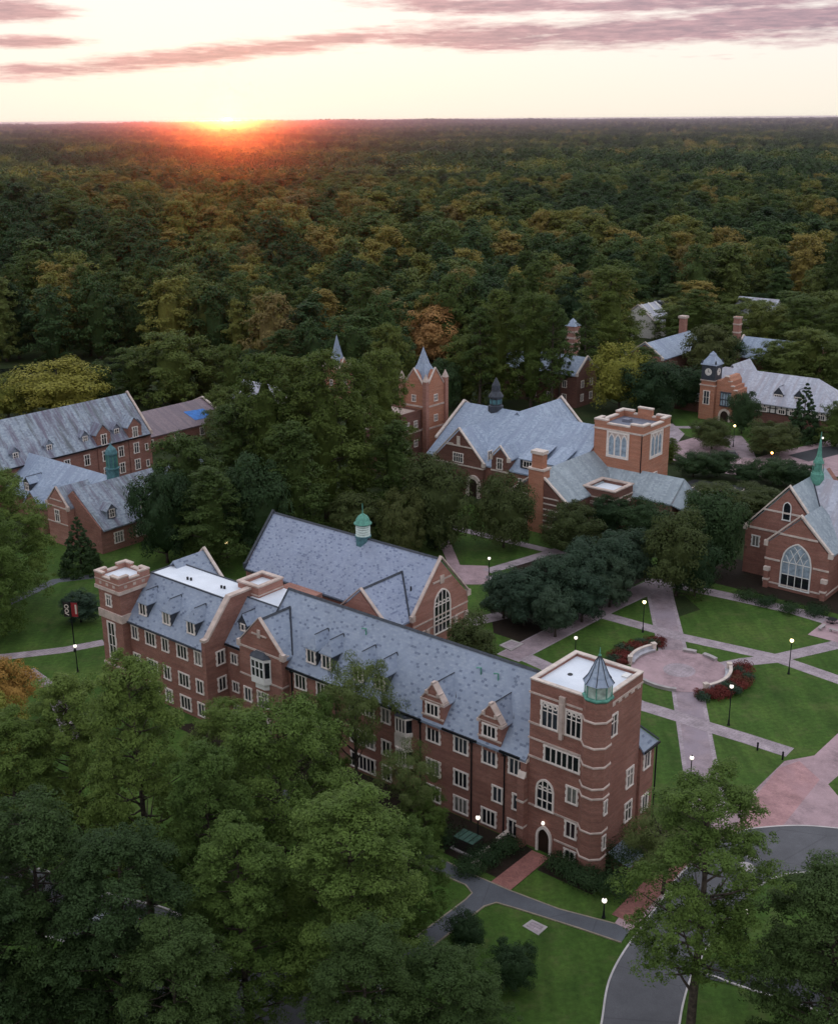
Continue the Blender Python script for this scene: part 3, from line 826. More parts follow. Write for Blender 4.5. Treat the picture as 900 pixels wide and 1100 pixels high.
bwr = MB(); roof_pair(bwr, 'v', 4.0, 9.6, -77, -66.6, 12, 17.3, oh=.2); H_.part('rear_roof', bwr, 'slate', BW)
bwc = MB(); coping(bwc, 'v', 9.75, -77, -66.6, 12, 17.3); H_.part('coping', bwc, 'stone_pale', BW)
# crenellated stair tower
lt = MB(); lt.box(-77.4, -72.6, -4.7, .1, 0, 15.0); LT = H_.part('stair_tower', lt, 'brick')
lp = MB(); lp.box(-77.65, -72.35, -4.95, .35, 15.0, 16.3); crenel(lp, -77.65, -72.35, -4.95, .35, 16.3, 17.1, .45, 1, .5)
H_.part('parapet', lp, 'brick_rose', LT)
lps = MB()
band(lps, -77.65, -72.35, -4.95, .35, 14.75, .5, .12); band(lps, -77.4, -72.6, -4.7, .1, 10.5, 1.15, .22); band(lps, -77.4, -72.6, -4.7, .1, 3.3, .3, .16)
band(lps, -77.65, -72.35, -4.95, .35, 16.15, .14, .05)
for sgn in (0, 2): pass
L_ = 5.3 / 3
for i in range(3):
    zz = 17.1 if i != 1 else 16.6
    lps.box(-77.72 + 0, -77.72 + .01, 0, .01, 17, 17.01) if False else None
    for y0, y1 in ((-5.03, -4.42), (-.18, .43)): lps.box(-77.65 + L_ * i - .04, -77.65 + L_ * (i + 1) + .04, y0, y1, zz, zz + .2 + .003 * i)
    for x0, x1 in ((-77.73, -77.12), (-72.88, -72.27)):
        lo, hi = -4.95 + L_ * i, -4.95 + L_ * (i + 1)
        lps.box(x0, x1, max(lo, -4.42), min(hi, -.18), zz + .004, zz + .2)
for i in range(3): lps.box(-76.7 + i * 1.5, -76.2 + i * 1.5, -5.0, -4.94, 15.55, 15.95); lps.box(-72.36, -72.3, -4.1 + i * 1.5, -3.6 + i * 1.5, 15.55, 15.95)
H_.part('stone_trim', lps, 'stone', LT)
lfr = MB(); lfr.box(-77.2, -72.8, -4.5, -.1, 16.25, 16.36); H_.part('flat_roof', lfr, 'membrane', LT)
window(LT, ('rect', 2, 1.25, 1.75, (.6,)), -75.2, -4.7, 12.5, 'f', (0, 0))
window(LT, ('rect', 2, 1.7, 5.6, (.36, .64)), -75.2, -4.7, 4.5, 'f', (0, 0))

# ------------------------------------------------------------------ great hall behind
G_ = Bld('great_hall', 'steep slate roofed great hall with green domed cupola and arched gable window', -60.5, 22.6)
gw = MB(); gw.prism_u(pent(22.6, 35.2, 9.7, 16.5), -77.6, -43.5); G_.part('wall', gw, 'brick_rose')
gr = MB(); roof_pair(gr, 'u', -77.4, -43.8, 22.6, 35.2, 9.9, 16.9, oh=.4); G_.part('roof', gr, 'slate_hall')
g2 = MB(); ridge_cap(g2, 'u', -77.5, -43.7, 28.9, 16.92); g2.box(-77.3, -54.0, 21.98, 22.2, 9.1, 9.32); G_.part('ridge_capping', g2, 'lead')
gs = MB(); coping(gs, 'u', -43.5, 22.6, 35.2, 9.9, 16.9, .5, .3)
band(gs, -44, -43.5, 22.6, 35.2, 8.3, .22, .1, 'r'); gs.box(-43.52, -43.38, 27.0, 31.2, 13.6, 13.85); gs.box(-43.52, -43.34, 28.6, 29.5, 13.2, 14.4)
for v0 in (23.0, 25.3, 31.7, 34.3): gs.box(-43.52, -43.1, v0, v0 + .6, 0, 7.2)
gs.box(-43.52, -43.39, 22.8, 35.0, 7.0, 7.2)
G_.part('stone_trim', gs, 'stone', None)
gl = MB(); coping(gl, 'u', -77.5, 22.6, 35.2, 9.9, 16.9, .45, .25); G_.part('coping', gl, 'lead')
G_.win(('arch', 4, 3.9, 6.6, 4.2, 'grid'), -43.5, 29.1, 5.8, 'r')
cg = MB(); cg.prism_v(pent(-53.6, -44.0, 9.7, 14.1), 17.6, 22.8); CG = G_.part('cross_wing', cg, 'brick_rose')
cr = MB(); roof_pair(cr, 'v', 18.0, 26.6, -53.6, -44.0, 9.9, 14.4, oh=.3); G_.part('cross_roof', cr, 'slate_hall', CG)
cc = MB(); coping(cc, 'v', 17.8, -53.6, -44.0, 9.9, 14.3, .5, .25); G_.part('coping', cc, 'stone', CG)
cf = MB(); ridge_cap(cf, 'v', 18, 26.6, -48.8, 14.42); cf.tube([(-48.8, 26.6, 14.5), (-43.8, 22.3, 9.75)], .13, 4); G_.part('flashing', cf, 'lead', CG)
cu, cv = -58.3, 28.9
cb = MB(); cb.lathe([(1.15, 15.6), (1.15, 17.0), (1.3, 17.1), (1.3, 17.25)], 8, cu, cv, math.pi / 8)
CB = G_.part('cupola', cb, 'copper_dark')
cl = MB(); 
for i in range(5): cl.lathe([(1.12, 17.25 + i * .36), (1.12, 17.36 + i * .36), (.95, 17.5 + i * .36)], 12, cu, cv)
G_.part('louvres', cl, 'louver', CB)
ci = MB(); ci.lathe([(.86, 17.2), (.86, 19.1)], 12, cu, cv); G_.part('core', ci, 'timber', CB)
cdm = MB(); cdm.smooth = True; cdm.lathe([(1.35, 19.05), (1.35, 19.2), (1.12, 19.3), (1.02, 19.75), (.75, 20.2), (.35, 20.5), (.12, 20.65)], 16, cu, cv); G_.part('dome', cdm, 'copper', CB)
cs = MB(); cs.tube([(cu, cv, 20.6), (cu, cv, 22.2)], [.12, .03], 6); G_.part('finial', cs, 'copper', CB)
for u, v in ((-45.9, 25.1),):
    q = MB(); q.tube([(u, v, 12.2), (u, v, 13.3)], .12, 6); G_.part('vent_pipe', q, 'iron')
# ------------------------------------------------------------------ library in the middle distance
L_B = Bld('library', 'brick library with grey roofs, dark roof lantern and square orange belfry tower', -66, 98)
w = MB(); w.prism_u([(98.5, 0), (125, 0), (125, 7.2), (112, 15.6), (98.5, 7.2)], -103, -66.45)
w.prism_v(pent(-97, -80, 7, 15.5), 112, 128)
w.prism_u(pent(102.9, 112.5, 5.8, 9.2), -67, -46); L_B.part('wall', w, 'brick')
r = MB()
r.slab([(-102.8, 98.2, 7.2), (-66.4, 98.2, 7.2), (-66.4, 112, 16), (-102.8, 112, 16)], .3)
r.slab([(-102.8, 125.4, 7.2), (-66.4, 125.4, 7.2), (-66.4, 112.002, 15.99), (-102.8, 112.002, 15.99)], .3)
roof_pair(r, 'v', 111, 128, -97, -79, 7.5, 16.05)
L_B.part('roof', r, 'slate_grey')
r = MB(); roof_pair(r, 'u', -67, -46.2, 102.9, 112.5, 5.9, 9.6, oh=.3)
r.slab([(-46.1, 102.6, 5.7), (-42.6, 103.2, 4.6), (-42.6, 110, 4.6), (-46.1, 107.7, 9.5)], .25)
L_B.part('low_roof', r, 'slate_green')
c = MB(); coping(c, 'u', -103, 102, 122, 9.8, 16.0, .6, .4, kneel=False); coping(c, 'v', 128.2, -97, -79, 7.5, 16.05, .6, .4)
L_B.part('coping', c, 'stone_pale')
# front gable wing
w = MB(); w.prism_v(pent(-99.9, -87.1, 7.3, 13.7), 97.6, 109); FG = L_B.part('gable_wing', w, 'brick_dark')
r = MB(); roof_pair(r, 'v', 98.0, 109.5, -99.9, -87.1, 7.4, 14, oh=.2); L_B.part('gable_roof', r, 'slate_grey', FG)
c = MB(); coping(c, 'v', 97.75, -99.9, -87.1, 7.4, 14, .6, .35); band(c, -99.9, -87.1, 97.6, 109, 6.3, .3, .12, 'fr')
c.box(-97.2, -89.8, 97.45, 97.62, 10.4, 10.65); c.box(-93.9, -93.1, 97.42, 97.62, 10.4, 12.6)
c.box(-96.3, -94.9, 97.45, 97.62, 10.65, 10.9)
L_B.part('stone_trim', c, 'stone_pale', FG)
L_B.win(W4, -93.6, 97.6, 7.0); L_B.win(W2, -96.9, 97.6, 2.4)
d = MB(); d.ring_v(arc_pts(3.6, 4.8, 3.0), arc_pts(2.2, 4.0, 3.0), -.5, .05); D = L_B.part('porch', MB().add([(x - 89.4, y + 97.6, z) for x, y, z in d.v], d.f), 'stone_pale')
L_B.part('door', MB().prism_v([(x - 89.4, z) for x, z in arc_pts(2.3, 4.1, 3.0)], 97.5, 97.62), 'door', D)
# dormers on the front slope
w = MB(); w.prism_v(pent(-85.1, -80.9, 9.3, 11.4, 5), 97.9, 100.5); GD = L_B.part('wall_dormer', w, 'brick_dark')
r = MB(); roof_pair(r, 'v', 98.1, 104.5, -85.1, -80.9, 9.5, 11.7, oh=.15); L_B.part('dormer_roof', r, 'slate_grey', GD)
c = MB(); coping(c, 'v', 98.0, -85.1, -80.9, 9.5, 11.8, .5, .3); band(c, -85.1, -80.9, 97.9, 99, 6.6, .3, .12, 'f'); L_B.part('coping', c, 'stone_pale', GD)
window(GD, W2T, -83, 97.9, 7.2, 'f', (0, 0), name='dormer_window')
for u0, u1 in ((-78.8, -74.3), (-72.5, -69.4)):
    w = MB(); w.box(u0, u1, 99.2, 103, 8.0, 9.9); SD = L_B.part('shed_dormer', w, 'lead')
    r = MB(); r.slab([(u0 - .3, 98.9, 10.0), (u1 + .3, 98.9, 10.0), (u1 + .3, 105.3, 12.1), (u0 - .3, 105.3, 12.1)], .2); L_B.part('dormer_roof', r, 'slate_grey', SD)
    window(SD, ('rect', 4, 3.0, 1.3, ()), (u0 + u1) / 2, 99.2, 8.4, 'f', (0, 0), name='dormer_window')
for u in (-77.6, -74.4): L_B.win(W3, u, 98.5, 4.0)
for v in (100, 104): L_B.win(W2, -87.1, v, 8.1, 'r')
# striped gable with chimney
w = MB(); w.prism_v(pent(-73, -60, 6.6, 11.6), 87.2, 104); SG = L_B.part('striped_gable', w, 'brick_dark')
r = MB(); roof_pair(r, 'v', 87.6, 108, -73, -60, 6.8, 12, oh=.2); L_B.part('gable_roof', r, 'slate_green', SG)
c = MB(); coping(c, 'v', 87.4, -73, -60, 6.8, 11.9, .6, .35)
for i in range(6): c.box(-72.9 + max(0, i - 4) * 1.5, -60.1 - max(0, i - 4) * 1.5, 87.08, 87.22, 1.4 + i * 1.15, 1.65 + i * 1.15)
for u, z in ((-66.5, 9.6), (-66.5, 4.7)): c.lathe([(.55, 0), (.55, .12)], 12) if False else c.box(u - .5, u + .5, 87.02, 87.22, z, z + 1.0)
L_B.part('stone_trim', c, 'stone_pale', SG)
h = MB(); h.box(-68.4, -65.0, 87.0, 89.2, 0, 12.6); h.box(-67.9, -65.5, 87.3, 88.9, 12.6, 16.0); CH = L_B.part('chimney', h, 'brick_warm')
c = MB(); c.box(-68.6, -64.8, 86.8, 89.4, 12.4, 12.75); c.box(-68.1, -65.3, 87.1, 89.1, 15.5, 16.1); L_B.part('chimney_cap', c, 'stone_pale', CH)
# flat-roofed bay
w = MB(); w.box(-61.6, -54.7, 96, 103, 0, 7.2); ring_cap(w, -61.6, -54.7, 96, 103, .5, 7.2, 8.0); BA = L_B.part('bay', w, 'brick_dark')
c = MB(); ring_cap(c, -61.8, -54.5, 95.8, 103.2, .8, 8.0, 8.25)
for z in (6.3, 5.3, 4.9): band(c, -61.6, -54.7, 96, 103, z, .22, .14, 'fr')
c.box(-60.9, -60.3, 95.86, 96.02, 2.0, 4.8); L_B.part('stone_trim', c, 'stone', BA)
c = MB(); c.box(-61.1, -55.2, 96.5, 102.5, 7.15, 7.4); L_B.part('flat_roof', c, 'membrane', BA)
L_B.win(('rect', 2, 1.6, 3.0, (.5,)), -57.5, 96, 1.5)
# belfry tower
w = MB(); w.box(-66.4, -55.4, 107.2, 118.3, 0, 17.2); ring_cap(w, -66.4, -55.4, 107.2, 118.3, .7, 17.2, 17.9)
for u0, u1, v0, v1 in ((-66.4, -63.6, 107.2, 108.0), (-58.2, -55.4, 107.2, 108.0), (-66.4, -63.6, 117.5, 118.3), (-58.2, -55.4, 117.5, 118.3)): w.box(u0 - .05, u1 + .05, v0 - .05, v1 + .05, 17.9, 18.5)
for v0, v1 in ((108.06, 110.0), (115.5, 117.44)): w.box(-66.45, -65.7, v0, v1, 17.9, 18.5); w.box(-56.1, -55.35, v0, v1, 17.9, 18.5)
w.box(-62.5, -59.3, 117.6, 118.35, 17.9, 19.4)
BT = L_B.part('belfry_tower', w, 'brick_warm')
c = MB(); band(c, -66.4, -55.4, 107.2, 118.3, 16.7, .35, .15)
for u0, u1, v0, v1, z in ((-66.5, -63.5, 107.1, 108.1, 18.5), (-58.3, -55.3, 107.1, 108.1, 18.5), (-66.5, -63.5, 117.4, 118.4, 18.5), (-58.3, -55.3, 117.4, 118.4, 18.5), (-62.6, -59.2, 117.5, 118.45, 19.4), (-63.5, -58.3, 107.1, 107.95, 17.9), (-63.5, -62.6, 117.55, 118.4, 17.9), (-59.2, -58.3, 117.55, 118.4, 17.9)): c.box(u0, u1, v0, v1, z, z + .3)
for v0, v1, z in ((108.1, 110.1, 18.5), (115.4, 117.4, 18.5), (110.1, 115.4, 17.9)):
    c.box(-66.52, -65.6, v0, v1, z, z + .29); c.box(-56.2, -55.28, v0, v1, z, z + .29)
L_B.part('stone_trim', c, 'stone_pale', BT)
c = MB(); c.box(-65.7, -56.1, 107.9, 117.6, 17.1, 17.3); c.box(-63.5, -62, 113, 114.5, 17.3, 17.9); L_B.part('flat_roof', c, 'membrane_grey', BT)
def belfry(face, u, v):
    f = MB(); f.box(-2.55, 2.55, -.14, .02, -.3, .25); f.box(-2.55, 2.55, -.14, .02, 4.75, 5.1); f.box(-2.55, -2.15, -.13, .02, .25, 4.75); f.box(2.15, 2.55, -.13, .02, .25, 4.75)
    p = MB()
    for x in (-1.43, 0, 1.43):
        o = [(a + x, z + .25) for a, z in arc_pts(1.46, 4.5, 2.9)]; i_ = [(a + x, z + .25) for a, z in arc_pts(1.12, 4.1, 2.9)]
        f.ring_v(o, i_, -.1, .02); p.prism_v([(a + x, z + .25) for a, z in arc_pts(1.3, 4.3, 2.9)], -.03, .015)
    o = f.build('belfry_window', M['frame'], BT, (u, v, 11.6)); o.rotation_euler = (0, 0, {'f': 0, 'r': R(90)}[face])
    sp = MB(); sp.box(-2.2, 2.2, -.04, -.005, .3, 4.8); sp.build('spandrel', M['stone'], o)
    q = p.build('louvre_pane', M['pane_pale'], o); q.location = (0, -.02, 0)
belfry('f', -60.9, 107.2); belfry('r', -55.4, 112.75)
window(BT, W4, -55.4, 112.3, 6.2, 'r', (0, 0))
c = MB(); c.tube([(-55.55, 107.1, 5), (-55.55, 107.1, 17)], .1, 5); L_B.part('downpipe', c, 'iron', BT)
# dark roof lantern
c = MB(); c.lathe([(1.7, 14.6), (1.7, 16.4), (1.35, 16.6), (1.35, 18.2), (1.7, 18.3), (1.7, 18.6), (1.0, 19.6), (.9, 21), (.1, 22.6)], 8, -94.4, 112); RL = L_B.part('roof_lantern', c, 'lead')
c = MB(); c.lathe([(1.38, 16.9), (1.38, 17.9)], 8, -94.4, 112, .1); L_B.part('lantern_louvres', c, 'copper_dark', RL)

# ------------------------------------------------------------------ church-like hall at the right edge
C_B = Bld('gothic_hall', 'brick gothic hall with tall arched window and green copper spire at the right edge', -15, 88)
w = MB(); w.prism_v(pent(-26.3, -12.1, 8.2, 16.2), 92.3, 110); w.prism_u(pent(93.5, 110.5, 8.2, 16.2), -16, 12)
C_B.part('wall', w, 'brick')
r = MB(); roof_pair(r, 'v', 92.7, 108, -26.3, -12.1, 8.4, 16.6, oh=.3); C_B.part('roof', r, 'slate_green')
r = MB(); r.slab([(-19.2, 93.1, 8.0), (12, 93.1, 8.0), (12, 102, 16.5), (-19.2, 102, 16.5)], .3); r.slab([(-19.2, 111, 8.0), (12, 111, 8.0), (12, 102.002, 16.49), (-19.2, 102.002, 16.49)], .3)
C_B.part('cross_roof', r, 'slate_pale')
f = MB(); f.tube([(-19.2, 101.8, 16.65), (-12.0, 93.3, 8.4)], .14, 4); C_B.part('flashing', f, 'lead')
c = MB(); coping(c, 'v', 92.5, -26.3, -12.1, 8.4, 16.6, .6, .35); c.box(-26.3, -12.1, 92.18, 92.32, 8.3, 8.65); c.box(-23.4, -15.0, 92.18, 92.32, 12.0, 12.3)
C_B.part('coping', c, 'stone_pale')
C_B.win(('arch', 1, 1.5, 3.2, 2.2, 'plain'), -19.2, 92.3, 11.0, mat='frame_white'); C_B.win(W2, -24.3, 92.3, 5.2, mat='frame_white')
w = MB(); w.prism_v(pent(-20.6, -9.7, 7.6, 12.9), 88.2, 93.5); PO = C_B.part('porch', w, 'brick')
r = MB(); roof_pair(r, 'v', 88.6, 97, -20.6, -9.7, 7.8, 13.2, oh=.2); C_B.part('porch_roof', r, 'slate_green', PO)
c = MB(); coping(c, 'v', 88.4, -20.6, -9.7, 7.8, 13.2, .6, .4); c.box(-18.4, -11.9, 88.05, 88.22, 9.7, 10.0)
c.box(-20.7, -18.0, 88.06, 88.22, 4.9, 5.2); c.box(-12.3, -9.6, 88.06, 88.22, 4.9, 5.2); band(c, -20.6, -9.7, 88.2, 93.5, .8, .25, .12, 'fr')
for u in (-10.6, -20.5): c.box(u, u + 1.0, 87.5, 88.22, 3.0, 3.7); c.box(u, u + 1.0, 87.4, 88.22, 1.4, 1.7)
C_B.part('stone_trim', c, 'stone_pale', PO)
b = MB(); b.box(-10.5, -9.7, 87.55, 88.25, 0, 3.1); b.box(-20.4, -19.6, 87.55, 88.25, 0, 3.1); C_B.part('buttress', b, 'brick', PO)
w_ = window(PO, ('arch', 4, 5.3, 8.0, 4.4, 'inter'), -15.15, 88.2, .7, 'f', (0, 0), 'frame_white', 'pane_pale')
p = MB(); p.box(-17.5, -12.8, 88.14, 88.17, .75, 2.9); C_B.part('lower_pane', p, 'pane', PO)
s = MB(); s.lathe([(1.3, 15.3), (1.15, 17.2), (.75, 17.6), (.7, 19.0), (.95, 19.1), (.5, 20.2), (.12, 23.4), (.05, 24.6)], 8, -18.2, 101.8); SP = C_B.part('spire', s, 'copper')
s = MB()
for k in range(4):
    a = math.pi / 4 + k * math.pi / 2; s.tube([(-18.2 + .95 * math.cos(a), 101.8 + .95 * math.sin(a), 16), (-18.2 + .95 * math.cos(a), 101.8 + .95 * math.sin(a), 19.6)], [.14, .03], 4)
C_B.part('pinnacles', s, 'copper', SP)
c = MB()
for u in (-9.0, -8.2): c.lathe([(.18, 12.2), (.18, 13.0)], 8, u, 98.5)
C_B.part('roof_vent', c, 'iron')

# ------------------------------------------------------------------ clock tower hall
K_B = Bld('clock_tower_hall', 'pale roofed hall with a black clock turret over its orange brick stair tower', -72, 195)
w = MB(); w.box(-94.6, -50.6, 195.6, 210.5, 0, 2.8); K_B.part('wall', w, 'brick_dark')
w = MB(); w.box(-94.7, -50.5, 195.5, 210.6, 2.8, 5.4); TW = K_B.part('upper_wall', w, 'plaster')
w = MB()
for i in range(30): 
    u = -94.6 + i * 1.52; w.box(u - .13, u + .13, 195.42, 195.52, 2.85, 5.35)
for z in (2.8, 4.1, 5.2): w.box(-94.8, -50.4, 195.40, 195.52, z, z + .2)
w.box(-50.52, -50.4, 195.6, 210, 2.8, 3.0)
K_B.part('timber_framing', w, 'timber', TW)
for u in (-93.5, -90.5, -87.3, -72, -69, -64, -61, -57, -53.5): K_B.win(('rect', 3, 1.9, 1.2, ()), u, 195.4, 3.1, name='window')
r = MB(); zr, ze = 11.8, 5.2; vm = 203
r.slab([(-95.2, 194.9, ze), (-50, 194.9, ze), (-58, vm, zr), (-84, vm, zr)], .25); r.slab([(-95.2, 211.1, ze), (-50, 211.1, ze), (-58, vm + .002, zr), (-84, vm + .002, zr)], .25)
r.slab([(-95.2, 194.9, ze), (-95.2, 211.1, ze), (-84, vm, zr)], .25); r.slab([(-50, 194.9, ze), (-50, 211.1, ze), (-58, vm, zr)], .25)
roof_pair(r, 'u', -54, -44, 196.5, 207, 4.6, 9.0)
roof_pair(r, 'v', 203, 214, -86, -78, 7.4, 12.6)
K_B.part('roof', r, 'slate_pale')
w = MB(); w.prism_u(pent(196.8, 206.7, 4.3, 8.6), -54, -44.6); K_B.part('end_wing', w, 'brick_warm')
for u in (-66, -60.5): dormer(K_B, u, 197.2, 200.6, 6.6, 2.6, 1.1, 9.6, 'slate_pale', ('rect', 4, 2.2, .9, ()), hip=False)
w = MB(); w.prism_v([(-80.2, 0), (-74.6, 0), (-74.6, 8.4), (-75.4, 8.4), (-75.4, 9.4), (-76.2, 9.4), (-76.2, 10.6), (-77.0, 11.8), (-78.0, 11.8), (-79.0, 10.6), (-80.2, 10.6)], 190.6, 197); FG = K_B.part('stepped_gable', w, 'brick_warm')
c = MB()
for u0, u1, z in ((-75.5, -74.5, 8.4), (-76.3, -75.38, 9.4), (-77.05, -76.18, 10.6), (-78.1, -76.95, 11.8)): c.box(u0, u1, 190.5, 191.4, z, z + .22)
d = MB(); d.ring_v(arc_pts(3.4, 3.4, 1.4, 8, False), arc_pts(2.3, 2.8, 1.4, 8, False), -.3, .05); c.add([(x - 77.4, y + 190.6, z) for x, y, z in d.v], d.f)
K_B.part('stone_trim', c, 'stone_pale', FG)
K_B.part('door', MB().prism_v([(x - 77.4, z) for x, z in arc_pts(2.4, 2.9, 1.4, 8, False)], 190.5, 190.62), 'door', FG)
f = MB().extrude([(-79.0, 190.62, 4.3), (-78.6, 189.9, 4.3), (-76.4, 189.9, 4.3), (-76.0, 190.62, 4.3)], (0, 0, 3.4)); OB = K_B.part('oriel', f, 'pane_pale', FG)
c = MB()
for z in (4.1, 5.8, 7.6): c.extrude([(-79.1, 190.62, z), (-78.65, 189.8, z), (-76.35, 189.8, z), (-75.9, 190.62, z)], (0, 0, .25))
for u in (-78.55, -77.9, -77.1, -76.45): c.box(u - .08, u + .08, 189.82, 189.95, 4.3, 7.6)
c.build('mullions', M['lead'], OB)
w = MB(); w.box(-84.4, -80.25, 189.6, 193.7, 0, 9.2); w.box(-84.2, -80.5, 189.8, 193.5, 9.2, 10.4); ST = K_B.part('stair_tower', w, 'brick_warm')
c = MB(); band(c, -84.4, -80.25, 189.6, 193.7, 9.0, .3, .15); band(c, -84.2, -80.5, 189.8, 193.5, 10.3, .25, .25); K_B.part('stone_trim', c, 'stone', ST)
window(ST, ('rect', 2, 1.8, 3.6, (.5,)), -82.4, 189.6, 4.2, 'f', (0, 0))
w = MB(); w.box(-84.3, -80.4, 189.7, 193.6, 10.55, 14.6); CT = K_B.part('clock_turret', w, 'lead', ST)
r = MB(); r.lathe([(3.2, 14.5), (3.0, 14.9), (1.2, 16.6), (.9, 17.2), (.1, 17.9)], 4, -82.35, 191.65, math.pi / 4); K_B.part('turret_roof', r, 'slate_grey', ST)
def clock_face(u, v, face):
    o = MB().lathe([(.95, 0), (.95, .08)], 20).build('clock_face', M['globe'] if False else M['plaster'], ST, (u, v, 12.7))
    o.rotation_euler = (R(90), 0, {'f': 0, 'r': R(90)}[face])
    h = MB(); h.box(-.05, .05, -.1, .7, .081, .11); h.box(-.1, .5, -.05, .05, .111, .14); h.build('hands', M['iron'], o)
clock_face(-82.35, 189.7, 'f'); clock_face(-80.4, 191.65, 'r')
for du, dv in ((-1.9, -1.9), (1.9, -1.9), (1.9, 1.9), (-1.9, 1.9)):
    c = MB(); c.lathe([(.3, 14.5), (.28, 15.2), (.02, 15.9)], 6, -82.35 + du, 191.65 + dv); K_B.part('pinnacle', c, 'lead', ST)

# ------------------------------------------------------------------ old dormitory, far left
U_B = Bld('dormitory', 'long three storey brick dormitory with stained slate roof at the left edge', -166, 40)
w = MB(); w.prism_v(pent(-174, -159.2, 9, 16.6), -6, 68.4); U_B.part('wall', w, 'brick')
r = MB(); roof_pair(r, 'v', -6, 68.2, -174, -159.2, 9.2, 17.1, oh=.4); U_B.part('roof', r, 'slate_old')
c = MB(); coping(c, 'v', 68.4, -174, -159.2, 9.2, 17.1, .5, .3); U_B.part('coping', c, 'stone')
c = MB(); c.box(-158.75, -158.55, -6, 68, 8.5, 8.75); U_B.part('gutter', c, 'iron')
def rdormer(B, u0, u1, v, z, w, h, zr, roofm, wallm, key):
    """dormer that looks to +u"""
    b = MB(); b.prism_u(pent(v - w / 2, v + w / 2, z + h, zr - .25, z), u1, u0 - .02); o = B.part('dormer', b, wallm)
    r = MB(); roof_pair(r, 'u', u1, u0 + .15, v - w / 2, v + w / 2, z + h, zr, .15, .2); B.part('dormer_roof', r, roofm, o)
    window(o, key, u0 - .02, v, z + .25, 'r', (0, 0), name='dormer_window')
for v in (24.5, 33.5, 41.5, 50.5): rdormer(U_B, -160.2, -165, v + 1.2, 9.6, 1.9, 1.9, 12.6, 'slate_old', 'slate_old', W2G)
rdormer(U_B, -160.2, -165, 60.0, 9.6, 1.9, 1.9, 12.6, 'slate_old', 'slate_old', W2G)
rdormer(U_B, -160.4, -165, 68.0 - 2.2, 9.6, 1.9, 1.9, 12.6, 'slate_old', 'slate_old', W2G)
for v in (55.6, 64.0):
    w = MB(); w.prism_u(pent(v - 1.8, v + 1.8, 11.3, 13.0), -161, -158.95); o = U_B.part('wall_dormer', w, 'brick')
    r = MB(); roof_pair(r, 'u', -165, -158.9, v - 1.8, v + 1.8, 11.4, 13.4, .15, .2); U_B.part('dormer_roof', r, 'slate_old', o)
    window(o, W2T, -158.95, v, 8.9, 'r', (0, 0), name='dormer_window')
for v in (46, 51, 55.6, 60, 64, 67): 
    for z in (5.2, 1.4): U_B.win(W2T if v != 67 else W1, -159.2 if v not in (55.6, 64) else -158.95, v, z, 'r')
# ------------------------------------------------------------------ cupola hall in front of it
D_B = Bld('cupola_hall', 'low brick hall with weathered slate roof and blue green cupola at the roof junction', -132, 36)
w = MB(); w.prism_u(pent(30.5, 45.5, 4.8, 10.4), -172, -130); w.prism_v(pent(-138, -122, 4.8, 10.6), 27.2, 58); D_B.part('wall', w, 'brick')
r = MB(); roof_pair(r, 'u', -172, -130, 30.5, 45.5, 4.9, 10.6, oh=.4)
D_B.part('roof', r, 'slate_grey')
r = MB(); roof_pair(r, 'v', 27.5, 58, -138, -122, 4.9, 11, oh=.4); D_B.part('wing_roof', r, 'slate_old')
w = MB(); w.prism_v(pent(-136.2, -129.8, 7.6, 10.8), 25.6, 30); PB = D_B.part('gable_bay', w, 'brick_rose')
r = MB(); roof_pair(r, 'v', 26, 33, -136.2, -129.8, 7.7, 11.1, oh=.1); D_B.part('bay_roof', r, 'slate_old', PB)
c = MB(); coping(c, 'v', 25.8, -136.2, -129.8, 7.7, 11.0, .4, .25); c.box(-136.2, -129.8, 25.48, 25.62, 7.4, 7.65); c.box(-136.2, -129.8, 25.48, 25.62, 4.2, 4.4); c.box(-134.9, -131.1, 25.48, 25.62, 8.7, 8.9); D_B.part('stone_trim', c, 'stone', PB)
window(PB, W2T, -133, 25.6, 4.6, 'f', (0, 0))
w = MB(); w.prism_v(pent(-145.5, -140, 5.6, 8.2), 26.5, 33); SB = D_B.part('side_bay', w, 'brick_rose')
r = MB(); roof_pair(r, 'v', 26.3, 37, -145.5, -140, 5.7, 8.5, oh=.15); D_B.part('bay_roof', r, 'slate_grey', SB)
c = MB(); c.box(-145.5, -140, 26.38, 26.52, 5.4, 5.6); D_B.part('stone_trim', c, 'stone', SB)
rdormer(D_B, -123.2, -128, 30.8, 5.9, 2.0, 1.7, 8.7, 'slate_old', 'slate_old', W2G); rdormer(D_B, -123.2, -128, 38, 5.9, 2.0, 1.7, 8.7, 'slate_old', 'slate_old', W2G)
dormer(D_B, -152, 31.5, 35, 5.6, 2.2, 1.5, 8.4, 'slate_grey', W2G, hip=False)
for v in (31, 36, 41): D_B.win(W3T, -122, v, 1.4, 'r')
cu, cv = -131.2, 37.5
c = MB(); c.lathe([(1.25, 10), (1.25, 12.4), (1.45, 12.5), (1.45, 12.75), (1.1, 12.8)], 8, cu, cv, math.pi/8); CB = D_B.part('cupola', c, 'copper_dark')
c = MB(); c.lathe([(.95, 12.7), (.95, 15.3)], 8, cu, cv, math.pi/8); D_B.part('louvres', c, 'copper_dark', CB)
c = MB(); c.lathe([(1.2, 15.3), (1.25, 15.6), (.95, 16.4), (.35, 17.0), (.1, 17.4), (.05, 18.4)], 8, cu, cv, math.pi/8); D_B.part('dome', c, 'copper_dark', CB)
c = MB(); 
for k in range(8):
    a = math.pi/8 + k*math.pi/4; c.tube([(cu+1.08*math.cos(a), cv+1.08*math.sin(a), 12.7), (cu+1.08*math.cos(a), cv+1.08*math.sin(a), 15.35)], .09, 4)
D_B.part('posts', c, 'copper', CB)

